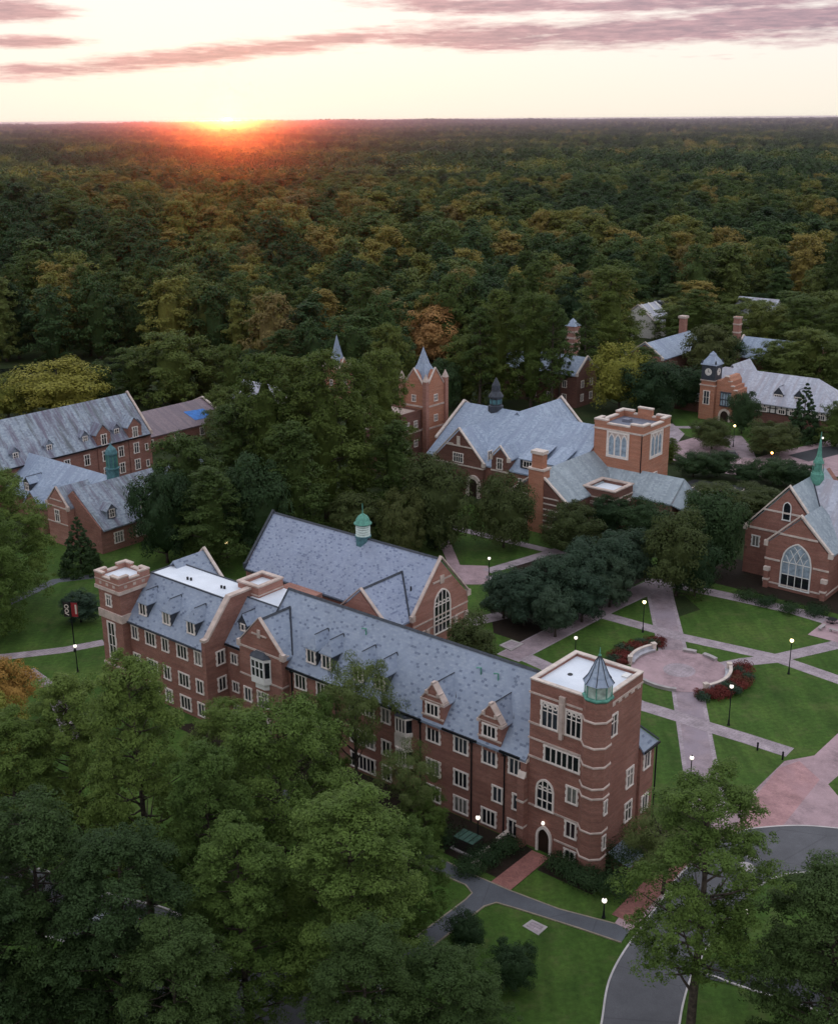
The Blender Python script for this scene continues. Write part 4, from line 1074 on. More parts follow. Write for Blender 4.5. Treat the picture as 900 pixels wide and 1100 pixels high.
# ------------------------------------------------------------------ farther roofs
def simple(name, label, ax, a0, a1, b0, b1, ze, zr, wm, rm, wins=(), coped=(), cat='building', hipped=False):
    B = Bld(name, label, *(((a0 + a1) / 2, (b0 + b1) / 2) if ax == 'u' else ((b0 + b1) / 2, (a0 + a1) / 2)), cat=cat)
    w = MB(); (w.prism_u if ax == 'u' else w.prism_v)(pent(b0, b1, ze - .2, zr - .4), a0, a1); B.part('wall', w, wm)
    r = MB(); roof_pair(r, ax, a0 - .1, a1 + .1, b0, b1, ze, zr, oh=.4); B.part('roof', r, rm)
    for a in coped:
        c = MB(); coping(c, ax, a, b0, b1, ze, zr, .5, .35); B.part('coping', c, 'stone_pale')
    for k, u, v, z, f in wins: B.win(k, u, v, z, f)
    return B
SH = simple('service_hall', 'low brown shingled hall half hidden beyond the stained dormitory roof', 'v', 72, 102, -190, -172, 4.0, 7.8, 'brick', 'roof_brown', [(W2, -172, v, 1.2, 'r') for v in (78, 86, 94)], (102.2,))
tp = MB(); k_ = 3.8 / 9
tp.slab([(-177.5, 93.0, 7.8 - k_ * 3.5 + .06), (-173.6, 93.4, 7.8 - k_ * 7.4 + .06), (-173.4, 99.6, 7.8 - k_ * 7.6 + .06), (-177.0, 99.0, 7.8 - k_ * 4.0 + .06)], .05)
p0 = W(-175.5, 96)
o = tp.build('tarpaulin', m_plain('tarp_blue', '2f6fb8', .5, .15, .8), None, (0, 0, 0))
o.data.transform(Matrix.Translation((175.5, -96, 0))); o.location = (p0[0], p0[1], 0); o.rotation_euler = (0, 0, YAW); tag(o, 'blue tarpaulin spread on the brown shingled roof', 'tarpaulin')
q_ = UV(*at(268, 450)[:2])
PC = simple('pale_cottage', 'pale plastered house glimpsed between trees left of the central pine cluster', 'u', q_[0] - 7, q_[0] + 7, q_[1], q_[1] + 10, 5, 9, 'plaster', 'slate_pale', [(W2, q_[0] - 3, q_[1], 2, 'f'), (W2, q_[0] + 3, q_[1], 2, 'f')])
RB = simple('red_hall', 'red brick gabled hall partly hidden by tall pines beyond the library', 'u', -142, -116, 179.5, 189.7, 9.4, 13.4, 'brick_dark', 'slate_grey',
     [(W2, -116, v, z, 'r') for v in (182.3, 186.8) for z in (1.6, 5.4)] + [(W2, u, 179.5, z, 'f') for u in (-120, -125, -130, -136) for z in (1.6, 5.4)], (-116,))
t = MB(); t.box(-129.6, -126.5, 194, 197.2, 0, 19.5); TT = RB.part('banded_tower', t, 'brick_rose')
t = MB()
for i in range(9): band(t, -129.6, -126.5, 194, 197.2, 4 + i * 1.7, .6, .1)
RB.part('stone_bands', t, 'stone', TT)
t = MB(); t.lathe([(2.5, 19.5), (.1, 21.6)], 4, -128.05, 195.6, math.pi/4); RB.part('tower_roof', t, 'slate_grey', TT)
LR = simple('long_roofed_hall', 'long pale slate roof with brick chimney among trees beyond the orange belfry', 'v', 220, 248, -124, -112, 8, 12, 'brick', 'slate_grey', [], (220,))
t = MB(); t.box(-119.9, -118, 244.5, 246.4, 8, 16.6); CH = LR.part('chimney', t, 'brick_rose'); t = MB(); t.box(-120.2, -117.7, 244.2, 246.7, 16.2, 16.9); LR.part('chimney_cap', t, 'stone', CH)
SR = simple('timbered_hall', 'far off hall with white roof ribs and dark valley among the trees at upper right', 'v', 288, 330, -166, -152, 6, 11.5, 'plaster', 'slate_pale', [(W2, -152, v, 2, 'r') for v in range(292, 330, 6)], (288,))
rb = MB()
for v in range(290, 330, 5): rb.tube([(-158.95, v, 11.66), (-151.9, v, 6.0)], .35, 4)
SR.part('roof_ribs', rb, 'frame_white'); rb = MB(); rb.tube([(-159, 300, 11.8), (-152, 310, 6.4)], .5, 4); SR.part('valley', rb, 'lead')
SR2 = simple('chimney_hall', 'slate roof with tall banded chimney just behind the pale clock tower hall', 'u', -101.5, -76, 246, 258, 6.5, 11.5, 'brick', 'slate_grey', [], (-101.5,))
t = MB(); t.box(-101.6, -99.7, 244.2, 246, 0, 18.4); CH = SR2.part('chimney', t, 'brick_rose')
t = MB()
for z in (11, 13.5, 16, 18.0): band(t, -101.6, -99.7, 244.2, 246, z, .4, .15)
SR2.part('chimney_bands', t, 'stone', CH)
SR3 = simple('far_hall', 'blue grey slate roof at the right edge behind the broadleaf trees', 'u', -44, -20, 246, 258, 6.5, 12, 'plaster', 'slate_grey')
SR4 = simple('woodland_house', 'pale roof half sunk in the trees left of the far right grove', 'u', -142, -126, 330, 340, 6, 11, 'plaster', 'slate_pale')
SR5 = simple('brick_house', 'pinkish brick house front showing through the woodland at the left edge', 'u', -520, -486, 120, 134, 14, 20, 'brick_rose', 'slate_pale', [(W4, u, 120, 8, 'f') for u in (-514, -506, -498, -490)])
# spired tower house and its twin
def spire_tower(name, label, u0, v0, s, zt, zs, wing):
    B = Bld(name, label, u0 + s / 2, v0 + s / 2, 'tower')
    w = MB(); w.box(u0, u0 + s, v0, v0 + s, 0, zt); B.part('wall', w, 'brick_warm')
    c = MB(); pb = MB()
    for z in (zt - 4.6, zt - 9.6): band(c, u0, u0 + s, v0, v0 + s, z, .4, .15)
    for du in (0, s):
        for dv in (0, s):
            pb.box(u0 + du - .5, u0 + du + .5, v0 + dv - .5, v0 + dv + .5, 0, zt + 1.4); c.add([(u0+du-.6, v0+dv-.6, zt+1.4), (u0+du+.6, v0+dv-.6, zt+1.4), (u0+du+.6, v0+dv+.6, zt+1.4), (u0+du-.6, v0+dv+.6, zt+1.4), (u0+du, v0+dv, zt+3.2)], [(0,1,4),(1,2,4),(2,3,4),(3,0,4),(3,2,1,0)])
    B.part('stone_trim', c, 'stone', None); B.part('corner_pier', pb, 'brick_rose')
    r = MB(); m_ = s / 2
    r.add([(u0+.3, v0+.3, zt), (u0+s-.3, v0+.3, zt), (u0+s-.3, v0+s-.3, zt), (u0+.3, v0+s-.3, zt), (u0+m_-1, v0+m_-1, zt+4.6), (u0+m_+1, v0+m_-1, zt+4.6), (u0+m_+1, v0+m_+1, zt+4.6), (u0+m_-1, v0+m_+1, zt+4.6), (u0+m_, v0+m_, zs)],
          [(0,1,5,4),(1,2,6,5),(2,3,7,6),(3,0,4,7),(4,5,8),(5,6,8),(6,7,8),(7,4,8)])
    B.part('spire', r, 'slate_grey')
    g = MB(); g.prism_v([(u0+.5, zt-.3), (u0+s-.5, zt-.3), (u0+m_, zt+3.6)], v0-.05, v0+1.4); g.prism_u([(v0+.5, zt-.3), (v0+s-.5, zt-.3), (v0+m_, zt+3.6)], u0+s-1.4, u0+s+.05); G = B.part('gablet', g, 'brick_warm')
    c = MB(); coping(c, 'v', v0 + .1, u0+.5, u0+s-.5, zt-.2, zt+3.7, .45, .3, kneel=False); coping(c, 'u', u0+s-.1, v0+.5, v0+s-.5, zt-.2, zt+3.7, .45, .3, kneel=False); B.part('coping', c, 'stone_pale', G)
    for z in (zt - 3.4, zt - 8): B.win(W2G, u0 + m_, v0, z, 'f'); B.win(W2G, u0 + s, v0 + m_, z, 'r')
    if wing:
        w = MB(); w.box(u0 - 6, u0 + s - 1.2, v0 - 7, v0 - .02, 0, zt - 5.5); ring_cap(w, u0 - 6, u0 + s - 1.2, v0 - 7, v0 - .02, .4, zt - 5.5, zt - 5.0); WG = B.part('low_wing', w, 'brick_dark')
        c = MB(); band(c, u0 - 6, u0 + s - 1.2, v0 - 7, v0 - .02, zt - 9.8, .4, .12, 'fr'); c.box(u0 - 5.5, u0 + s - 1.7, v0 - 6.6, v0 - .1, zt - 5.6, zt - 5.4); B.part('stone_trim', c, 'stone', WG)
        for z in (zt - 8.6, zt - 13): 
            for v in (v0 - 5, v0 - 2.2): window(WG, W2G, u0 + s - 1.2, v, z, 'r', (0, 0))
    return B
spire_tower('spired_tower', 'brick tower with steep blue slate spire, gablets and stone pinnacles left of the library', -115.3, 105, 6.9, 19.6, 28.0, True)
spire_tower('spired_tower', 'blue slate spire tip just showing above the crown of the big pine cluster', -170.6, 137, 5.2, 10.4, 20.6, False)
# ------------------------------------------------------------------ ground
def structure(o): o['kind'] = 'structure'; return o

def h_terrain(x, y):
    """flat campus, low rolling hills far away"""
    d = math.hypot(x, y)
    k = min(1, max(0, (d - 520) / 1200.0)); k = k * k * (3 - 2 * k)
    far = min(1, max(0, (d - 2500) / 6000.0))
    z = 10 * math.sin(x / 310 + .6) * math.sin(y / 230 + 1.1) + 7 * math.sin(x / 153 + y / 130) - 4
    z += far * (10 * math.sin(x / 1300 + 2.2) * math.sin(y / 1700 + .4) + 9 + 12 * far * (x / max(d, 1)) )
    a = math.atan2(x, y)
    hill = 17 * math.exp(-((d - 640) / 130) ** 2) * (1 / (1 + math.exp((a - .04) * 22))) + 9 * math.exp(-((d - 900) / 150) ** 2) * (1 / (1 + math.exp(-(a - .02) * 22)))
    ridge = 24 * min(1, max(0, (d - 8500) / 3500.0))
    return k * z + ridge + hill * min(1, max(0, (d - 405) / 110))

def build_ground():
    rs = [0] + list(np.linspace(30, 400, 10)) + list(np.geomspace(415, 16000, 80))
    az = np.linspace(0, 2 * math.pi, 145)[:-1]
    vs, fs = [(0, 0, 0)], []
    for r in rs[1:]:
        for a in az:
            x, y = r * math.sin(a), r * math.cos(a)
            vs.append((x, y, h_terrain(x, y)))
    n = len(az)
    for k in range(n): fs.append((0, 1 + (k + 1) % n, 1 + k))
    for i in range(len(rs) - 2):
        for k in range(n):
            a, b = 1 + i * n + k, 1 + i * n + (k + 1) % n
            fs.append((a, b, b + n, a + n))
    mb = MB(); mb.add(vs, fs)
    return structure(mb.build('ground', M['ground'], uv=False))
build_ground()

def sheet(name, pts, z, mat, kind='structure'):
    me = bpy.data.meshes.new(name)
    bm = bmesh.new()
    vs = [bm.verts.new((p[0], p[1], z)) for p in pts]
    f = bm.faces.new(vs)
    f.normal_update()
    if f.normal.z < 0: f.normal_flip()
    bmesh.ops.triangulate(bm, faces=bm.faces)
    bm.to_mesh(me); bm.free()
    me.materials.append(M[mat])
    o = bpy.data.objects.new(name, me); COL.objects.link(o)
    o['kind'] = kind
    return o

def spline(pts, n=6):
    P = [Vector((p[0], p[1], 0)) for p in pts]
    if len(P) < 3: return P
    P = [2 * P[0] - P[1]] + P + [2 * P[-1] - P[-2]]
    out = []
    for i in range(1, len(P) - 2):
        for k in range(n):
            t = k / n
            a, b, c, d = P[i-1], P[i], P[i+1], P[i+2]
            out.append(.5 * ((2*b) + (c - a) * t + (2*a - 5*b + 4*c - d) * t*t + (3*b - a - 3*c + d) * t**3))
    out.append(P[-2])
    return out

def strip_pts(pts, w):
    P = [Vector((p[0], p[1], 0)) for p in pts]
    l, r = [], []
    for i, p in enumerate(P):
        d = (P[min(i+1, len(P)-1)] - P[max(i-1, 0)]).normalized()
        nrm = Vector((-d.y, d.x, 0))
        l.append(p + nrm * w / 2); r.append(p - nrm * w / 2)
    return l + r[::-1]

_Z = [.004]
def path(name, pxs, w, z, mat, edge=None, smooth=False, ew=.55):
    pts = [at(*p) if len(p) == 2 else W(p[0], p[1]) for p in pxs]
    if smooth: pts = spline(pts)
    if edge: sheet(name + '_edging', strip_pts(pts, w), z, edge)
    return sheet(name, strip_pts(pts, w - (2 * ew if edge else 0)), z + (.004 if edge else 0), mat)

def kerb(pts, w=.18, h=.13, name='kerb'):
    P = [Vector((p[0], p[1], 0)) for p in pts]
    mb = MB()
    ring = strip_pts(P, w)
    n = len(P)
    l, r = ring[:n], ring[n:][::-1]
    vs = [(p.x, p.y, z) for z in (-.05, h) for p in l] + [(p.x, p.y, z) for z in (-.05, h) for p in r]
    fs = []
    for i in range(n - 1):
        fs += [(i, i+1, n+i+1, n+i), (n+i, n+i+1, 3*n+i+1, 3*n+i), (3*n+i, 3*n+i+1, 2*n+i+1, 2*n+i)]
    fs += [(0, n, 3*n, 2*n), (n-1, 3*n-1, 4*n-1, 2*n-1)]
    mb.add(vs, fs)
    return structure(mb.build(name, M['kerb']))

def uvpoly(*p): return [W(*q) for q in p]
def pxpoly(*p): return [at(*q) for q in p]
sheet('lawn', uvpoly((-140, -48), (62, -48), (62, 91), (30, 91), (-62, 88), (-100, 96), (-140, 40)), .004, 'lawn')
sheet('lawn', pxpoly((715, 440), (760, 437), (800, 455), (860, 470), (905, 468), (905, 505), (850, 482), (790, 484), (730, 466)), .006, 'lawn')
# planting beds, and earth with tree shade put into its dark colour
sheet('bed_and_tree_shade', uvpoly((-60, -7), (-7.3, -7), (-7.3, -.3), (-56, -.3)), .008, 'mulch')
sheet('bed_and_tree_shade', uvpoly((-4.9, -3.2), (1.9, -3.2), (2.8, 13), (.1, 13), (.1, 0), (-4.9, 0)), .008, 'mulch')
sheet('bed_and_tree_shade', pxpoly((525, 640), (560, 600), (640, 590), (690, 600), (694, 622), (640, 650), (560, 690), (530, 680)), .008, 'mulch')
sheet('bed_and_tree_shade', uvpoly((-58, 14), (-8, 14), (-8, 22), (-42, 22), (-42, 36), (-82, 36), (-82, 14)), .008, 'mulch')
sheet('bed_and_tree_shade', uvpoly((-34, 84), (6, 84), (6, 92), (-34, 98)), .008, 'mulch')
sheet('bed_and_tree_shade', pxpoly((700, 640), (735, 640), (752, 655), (712, 668)), .006, 'ground')  # dark patch below the tree, its shade painted as ground
# quad paths: brick between concrete edgings
path('quad_path', [(706, 622), (709.5, 643), (722, 697), (727, 716)], 4.4, .012, 'path', 'path_edge')
path('quad_path', [(737, 735), (753, 830), (763, 872)], 4.4, .012, 'path', 'path_edge')
path('quad_path', [(560, 624 + 8), (640, 659), (708, 677.5), (730, 684), (832, 706.5), (905, 732)], 2.6, .020, 'path_edge', None)
path('quad_path', [(770, 717), (800, 711), (830, 708), (905, 691)], 2.6, .024, 'path_edge', None)
path('quad_path', [(560, 704), (592, 718.5), (640, 738), (687, 757.5), (731, 771), (754, 779), (800, 793), (848, 808.5)], 2.7, .028, 'path_edge', None)
path('quad_path', [(704, 624), (790, 642), (852, 656), (905, 672)], 3.0, .032, 'path_edge', None)
path('quad_path', [(704, 628), (660, 648), (620, 668), (578, 690), (545, 707)], 4.2, .036, 'path', 'path_edge', False, .3)
sheet('paved_court', pxpoly((467, 572), (480, 574), (494, 607), (524, 608), (525, 628), (500, 628), (484, 613)), .040, 'plaza')
path('quad_path', [(523, 614), (560, 603), (600, 591)], 2.4, .044, 'path_edge', None)
path('quad_path', [(523, 622), (545, 619)], 2.4, .044, 'path_edge', None)
path('quad_path', [(478, 565), (520, 575), (590, 592), (640, 604)], 2.2, .048, 'path_edge', None)
path('quad_path', [(505, 669), (540, 661)], 3.0, .052, 'path_edge', None)
sheet('picnic_court', pxpoly((867, 682), (890, 664), (940, 672), (940, 700), (905, 692)), .056, 'plaza')
cc = W(-16.0, 49.6)
sheet('round_plaza', [(cc[0] + 6.9 * math.cos(a), cc[1] + 6.9 * math.sin(a)) for a in [k * 2 * math.pi / 48 for k in range(48)]], .060, 'plaza')
sheet('round_plaza_centre', [(cc[0] + 2.3 * math.cos(a), cc[1] + 2.3 * math.sin(a)) for a in [k * 2 * math.pi / 32 for k in range(32)]], .064, 'path_edge')
# big brick forecourt and the asphalt drive
K1 = [(640, 1125), (646, 1098), (651, 1065), (658, 1044), (671, 1021), (690, 995), (709, 969), (732, 938), (758, 917), (777, 902), (795, 894), (813, 890), (857, 887.5), (905, 891), (980, 900), (1120, 925)]
K2 = [(1120, 985), (980, 950), (905, 939), (865, 938), (836, 942), (807, 958), (785, 985), (764, 1012), (744, 1046), (733, 1080), (726, 1125)]
sheet('forecourt', pxpoly((842, 818), (874, 812), (905, 783), (975, 735), (1060, 790), (1090, 918), (980, 902), (905, 893), (857, 889), (813, 891), (795, 895), (777, 903), (758, 919), (700, 978), (667, 1010), (660, 992), (690, 950), (735, 905), (804, 855)), .068, 'plaza')
sheet('forecourt_band', pxpoly((835, 826), (858, 818), (880, 838), (840, 888), (800, 893), (783, 900), (806, 862)), .072, 'plaza_rose')
sheet('lawn', pxpoly((889, 843), (910, 825), (960, 850), (960, 880), (905, 862)), .076, 'lawn')
k1, k2 = spline([at(*p) for p in K1]), spline([at(*p) for p in K2])
sheet('drive', [(p.x, p.y) for p in k1] + [(p.x, p.y) for p in k2], .080, 'asphalt')
kerb([p for p in k1]); kerb([p for p in k2])
sheet('side_road', pxpoly((743, 1049), (762, 1030), (800, 1040), (870, 1056), (980, 1085), (980, 1125), (905, 1095), (795, 1060)), .084, 'asphalt_dark')
kerb(spline([at(*p) for p in ((748, 1045), (768, 1050), (795, 1060), (905, 1095))]))
sheet('front_path', pxpoly((300, 846), (395, 888), (430, 905), (475, 924), (510, 941), (547, 957), (600, 977), (661, 993), (676, 1000), (667, 1013), (620, 997), (560, 978), (533, 970), (520, 974), (448, 1030), (400, 1066), (390, 1052), (440, 1012), (500, 967), (507, 960), (500, 951), (467, 937), (430, 919), (390, 903), (300, 866)), .088, 'asphalt_path')
for pp in ([(300, 866), (390, 903), (430, 919), (467, 937), (500, 951), (507, 960), (500, 967), (440, 1012), (390, 1052)], [(667, 1013), (620, 997), (560, 978), (533, 970), (520, 974), (448, 1030), (400, 1066)], [(300, 846), (395, 888), (430, 905), (475, 924), (510, 941), (547, 957), (600, 977), (661, 993)]):
    kerb([at(*p) for p in pp], .16, .11, 'path_edging').data.materials[0] = M['edging']
sheet('door_walk', pxpoly((571, 914), (590, 922), (548, 957), (527, 948)), .092, 'walk')
path('side_walk', [(668, 988), (700, 955), (735, 915)], 2.4, .096, 'walk')
# left lawn path, drive under the pines
path('lawn_path', [(-30, 709), (20, 704), (70, 698), (112, 690)], 2.2, .012, 'path_edge', None)
path('lawn_path', [(30, 760 - 40), (48, 733), (60, 748), (80, 800)], 2.0, .016, 'path_edge', None)
path('lawn_path', [(0, 652), (60, 624), (110, 618)], 2.2, .012, 'asphalt_path', None)
ld = spline([at(*p) for p in ((-60, 950), (10, 955), (60, 975), (110, 990), (160, 1005), (190, 1040), (180, 1100), (150, 1180))])
sheet('lower_drive', strip_pts(ld, 7.5), .012, 'asphalt')
st = strip_pts(ld, 7.9); n_ = len(ld)
kerb(st[:n_]); kerb(st[n_:])
sheet('parking_bay', pxpoly((190, 1010), (330, 1050), (420, 1085), (430, 1130), (230, 1130), (170, 1060)), .016, 'asphalt')
# roads beyond the library, parking
sheet('campus_road', pxpoly((716, 478), (745, 470), (775, 478), (810, 492), (850, 482), (905, 470), (905, 512), (850, 514), (800, 512), (745, 503), (716, 492)), .012, 'plaza')
sheet('campus_road', pxpoly((735, 466), (722, 455), (706, 462), (712, 480), (722, 482)), .016, 'path_edge')
path('campus_path', [(718, 459), (755, 459)], 2.4, .020, 'path_edge', None)
path('campus_path', [(785, 468), (795, 480), (800, 492)], 5, .024, 'path', None)
sheet('side_street', pxpoly((846, 489), (880, 481), (905, 477), (905, 487), (868, 496)), .028, 'asphalt_dark')
sheet('parking_lot', pxpoly((728, 521), (745, 515), (806, 524), (806, 534), (790, 540), (745, 532)), .016, 'asphalt_dark')
for i in range(6):
    x = 742 + i * 10.5
    path('parking_line', [(x - 7, 530 + i * .8), (x + 5, 521 + i * .8)], .35, .030, 'stone_pale')
sheet('pond', [at(*p) for p in ((-160, 388), (120, 389), (268, 390), (266, 400), (120, 405), (-160, 407))], .02, 'water')
# ------------------------------------------------------------------ street furniture
_lamp = {}
def lamp(px, py, label, ptop=None, glow='globe', h=None, tilt=0):
    x, y, _ = at(px, py)
    if h is None: h = max(3.2, min(6.5, top_height(x, y, ptop))) if ptop else 4.2
    o = thing('street_lamp', label, 'street lamp', (x, y, 0), 0, 'globe lamps on black posts')
    key = (round(h, 1), glow)
    if key not in _lamp:
        p = MB(); hp = key[0] - .45
        p.lathe([(.2, 0), (.2, .12), (.13, .3), (.11, .8), (.075, .95), (.06, hp - .3), (.06, hp - .08), (.16, hp), (.16, hp + .05)], 10)
        g = MB(); g.smooth = True
        g.lathe([(.1, hp + .04), (.22, hp + .14), (.27, hp + .3), (.22, hp + .46), (.08, hp + .56)], 12)
        f = MB(); f.lathe([(.1, hp + .55), (.12, hp + .6), (.03, hp + .68), (.02, hp + .78)], 8)
        _lamp[key] = (p.mesh('post', M['iron']), g.mesh('globe', M[glow]), f.mesh('finial', M['iron']))
    for nm, me in zip(('post', 'globe', 'finial'), _lamp[key]):
        c = bpy.data.objects.new(nm, me); COL.objects.link(c); c.parent = o
    return o
lamp(690, 679, 'lit globe lamp between the upper lawns beside the straight brick path', 646, 'globe_lit')
lamp(846.5, 724, 'brightly lit yellow globe lamp where two pale paths cross on the right', 687, 'globe_lit')
lamp(782, 779, 'white globe lamp standing in the big lawn below the right shrub bed', 736)
lamp(617.5, 706, 'white globe lamp rising just behind the flat roof of the entrance tower', 684)
lamp(525, 627, 'white globe lamp at the small paved court beyond the great hall', 599)
lamp(741, 838, 'white globe lamp at the foot of the straight brick path above the open pine', 821)
lamp(648, 986, 'low white lamp by the corner of the front path and brick side walk', 973, 'globe', 2.2)
lamp(800, 1010, 'white globe lamp on the grass island inside the curve of the drive', 977)
lamp(718, 990, 'white globe lamp glimpsed through the open pine beside the drive', 958)
lamp(513, 904, 'white globe lamp by the dark utility court at the foot of the facade', 881)
lamp(84, 722, 'white globe lamp on the lawn beside the banner pole at far left', 693)
lamp(827, 506, 'glowing amber lamp above the road shrubs beyond the library', 491, 'globe_amber', 4.4)
lamp(787, 480, 'tall lamp on the walk in front of the clock tower hall', 463, 'globe_lit', 5.4)
lamp(466, 560, 'lamp glowing inside the dark round oak by the library gable', 532, 'globe_lit', 5)
lamp(440, 586, 'lamp glowing under the trees beyond the green dome cupola', 572, 'globe_lit', 3.6)
lamp(244.5, 602, 'lamp glowing among dark trees left of the great hall gable', 586, 'globe_lit', 3.6)
lamp(881, 492, 'distant lamp beside the side street at the right edge', 478, 'globe', 5)

def bench_arc(name, label, c, rad, a0, a1, mat, back=True, seat_w=.55):
    o = thing(name, label, 'bench', (c[0], c[1], 0))
    n = 16
    def arc(r0, r1, z0, z1):
        mb = MB()
        for i in range(n):
            t0, t1 = a0 + (a1 - a0) * i / n, a0 + (a1 - a0) * (i + 1) / n
            q = [(r * math.cos(t), r * math.sin(t)) for r, t in ((r0, t0), (r1, t0), (r1, t1), (r0, t1))]
            mb.prism_z(q, z0, z1)
        return mb
    arc(rad - seat_w, rad, .36, .5).build('seat', M[mat], o)
    arc(rad - seat_w + .12, rad - .08, 0, .36).build('plinth', M['concrete'], o)
    if back:
        arc(rad, rad + .35, 0, 1.0).build('backrest', M[mat], o)
        arc(rad - .05, rad + .42, 1.0, 1.12).build('coping', M['stone_pale'], o)
        for a in (a0, a1):
            p = MB(); p.lathe([(.42, 0), (.42, 1.15), (.52, 1.15), (.52, 1.35)], 4, (rad + .1) * math.cos(a), (rad + .1) * math.sin(a), a + math.pi / 4)
            p.build('end_pier', M['stone_pale'], o)
    return o
def ang(px, py):
    p = at(px, py); return math.atan2(p[1] - cc[1], p[0] - cc[0])
A = ang
a0, a1 = A(672, 713), A(703, 700.5)
if a1 > a0: a1 -= 2 * math.pi
bench_arc('curved_bench', 'pale curved stone bench with high back beside the left red shrub bed', cc, 7.0, a0, a1, 'bench_stone')
b0, b1 = A(751, 738), A(783, 721)
bench_arc('curved_bench', 'pale curved stone bench with high back in front of the right red shrub bed', cc, 7.0, b0, b1, 'bench_stone')
c0, c1 = A(733, 701.5), A(762, 712)
bench_arc('curved_wall_seat', 'low grey curved seat at the back of the round plaza', cc, 7.0, c0, (c0 + c1) / 2 + .12, 'concrete', False, .7)
bench_arc('curved_wall_seat', 'short grey seat at the back of the round plaza, nearer the right path', cc, 7.0, (c0 + c1) / 2 - .06, c1, 'concrete', False, .7)
d0, d1 = A(686, 733), A(726, 742)
bench_arc('curved_wall_seat', 'low grey curved wall at the front of the round plaza behind the tower', cc, 7.1, d0, d1, 'concrete', False, .5)

# shrub masses with leaf-sized faces
rng = np.random.default_rng(11)
def leaf_quads(P, N, size, aspect=.6):
    """P centres, N normals -> quads"""
    n = len(P)
    ref = rng.normal(size=(n, 3))
    t1 = np.cross(N, ref); t1 /= np.linalg.norm(t1, axis=1, keepdims=True) + 1e-9
    t2 = np.cross(N, t1)
    s = (size * rng.uniform(.6, 1.25, n))[:, None]
    a, b = t1 * s * .5, t2 * s * .5 * aspect
    V = np.stack([P - a, P - b * 1.0 + a * .1, P + a, P + b], axis=1)
    return V.reshape(-1, 3)
def quads_mesh(name, V, mat):
    nq = len(V) // 4
    me = bpy.data.meshes.new(name)
    me.vertices.add(nq * 4); me.loops.add(nq * 4); me.polygons.add(nq)
    me.vertices.foreach_set('co', V.astype(np.float32).ravel())
    me.loops.foreach_set('vertex_index', np.arange(nq * 4, dtype=np.int32))
    me.polygons.foreach_set('loop_start', np.arange(0, nq * 4, 4, dtype=np.int32))
    me.update(calc_edges=True)
    me.materials.append(M[mat] if isinstance(mat, str) else mat)
    return me
def unit(v): return v / (np.linalg.norm(v, axis=-1, keepdims=True) + 1e-9)
def clump_leaves(C, Rad, per, size, up=.35, flat=.8, shell=.6, fuzz=.0, jit=.42, aspect=.6):
    """leaves spread through round sprays with centres C and radii Rad"""
    n = len(C)
    d = unit(rng.normal(size=(n * per, 3)))
    low = d[:, 2] < -.2
    d[low & (rng.random(n * per) < .6), 2] *= -1
    rr = rng.random(n * per) ** .45
    rr = shell + (1 - shell) * rr
    idx = np.repeat(np.arange(n), per)
    if fuzz: rr = rr * (1 + fuzz * np.abs(rng.normal(size=n * per)))
    off = d * (rr * Rad[idx])[:, None]
    off[:, 2] *= flat
    P = C[idx] + off
    out_ = unit(P - np.array([0, 0, np.median(C[:, 2]) * .9]))
    N = unit(d + .7 * out_ + rng.normal(scale=jit, size=d.shape) + np.array([0, 0, up]))
    return leaf_quads(P, N, size, aspect)
def shrub_mesh(key, w, h, mat, leaf=.16, n=1400, d=None):
    d = d or w
    k = max(6, int(w * d * 2.2))
    C = np.stack([rng.uniform(-.5, .5, k) * w * .8, rng.uniform(-.5, .5, k) * d * .8, rng.uniform(.3, .75, k) * h], 1)
    keep = (C[:, 0] / (w * .5)) ** 2 + (C[:, 1] / (d * .5)) ** 2 < .75
    C = C[keep] if keep.sum() > 3 else C
    Rr = rng.uniform(.22, .34, len(C)) * min(w, d, 2.2 * h)
    V = clump_leaves(C, Rr, max(40, n // len(C)), leaf, shell=.7)
    V[:, 2] = np.maximum(V[:, 2], .02)
    return quads_mesh('foliage', V, mat)
_shrub = {}
def shrub(x, y, w, h, mat, label, group=None, leaf=.2, n=1400, name='shrub', cat='shrub'):
    key = (mat, round(w / h, 1), n, int(rng.integers(2)))
    if key not in _shrub: _shrub[key] = (shrub_mesh(key, 2 * (w / h), 2, mat, leaf * 2 / h, n), 2.0)
    me, hh = _shrub[key]
    o = thing(name, label, cat, (x, y, 0), float(rng.uniform(0, 6.28)), group)
    f = bpy.data.objects.new('foliage', me); COL.objects.link(f); f.parent = o; f.scale = (h / hh,) * 3
    s = MB()
    for k in range(4):
        a = k * 1.6; s.tube([(0, 0, 0), (.25 * w * math.cos(a), .25 * w * math.sin(a), h * .55)], [.05, .02], 5)
    s.build('stems', M['bark'], o)
    return o
def bed(a0, a1, side):
    n = 9
    for i in range(n):
        t = a0 + (a1 - a0) * (i + .5) / n
        for rr, mat, sz in ((8.3, 'leaf_red' if i % 4 != 3 else 'leaf_holly', 1.7), (9.5, 'leaf_holly' if i % 3 == 0 else 'leaf_red', 1.8)):
            red = mat == 'leaf_red'
            shrub(cc[0] + rr * math.cos(t), cc[1] + rr * math.sin(t), sz * 1.15, 1.15 if red else 1.35, mat,
                  ('red leaved' if red else 'dark green') + ' clipped shrub in the curved bed behind the %s plaza bench' % side, 'shrubs in the %s plaza bed' % side, .2, 900)
bed(a0 + .12, a1 - .3, 'left'); bed(b0 - .25, b1 + .15, 'right')
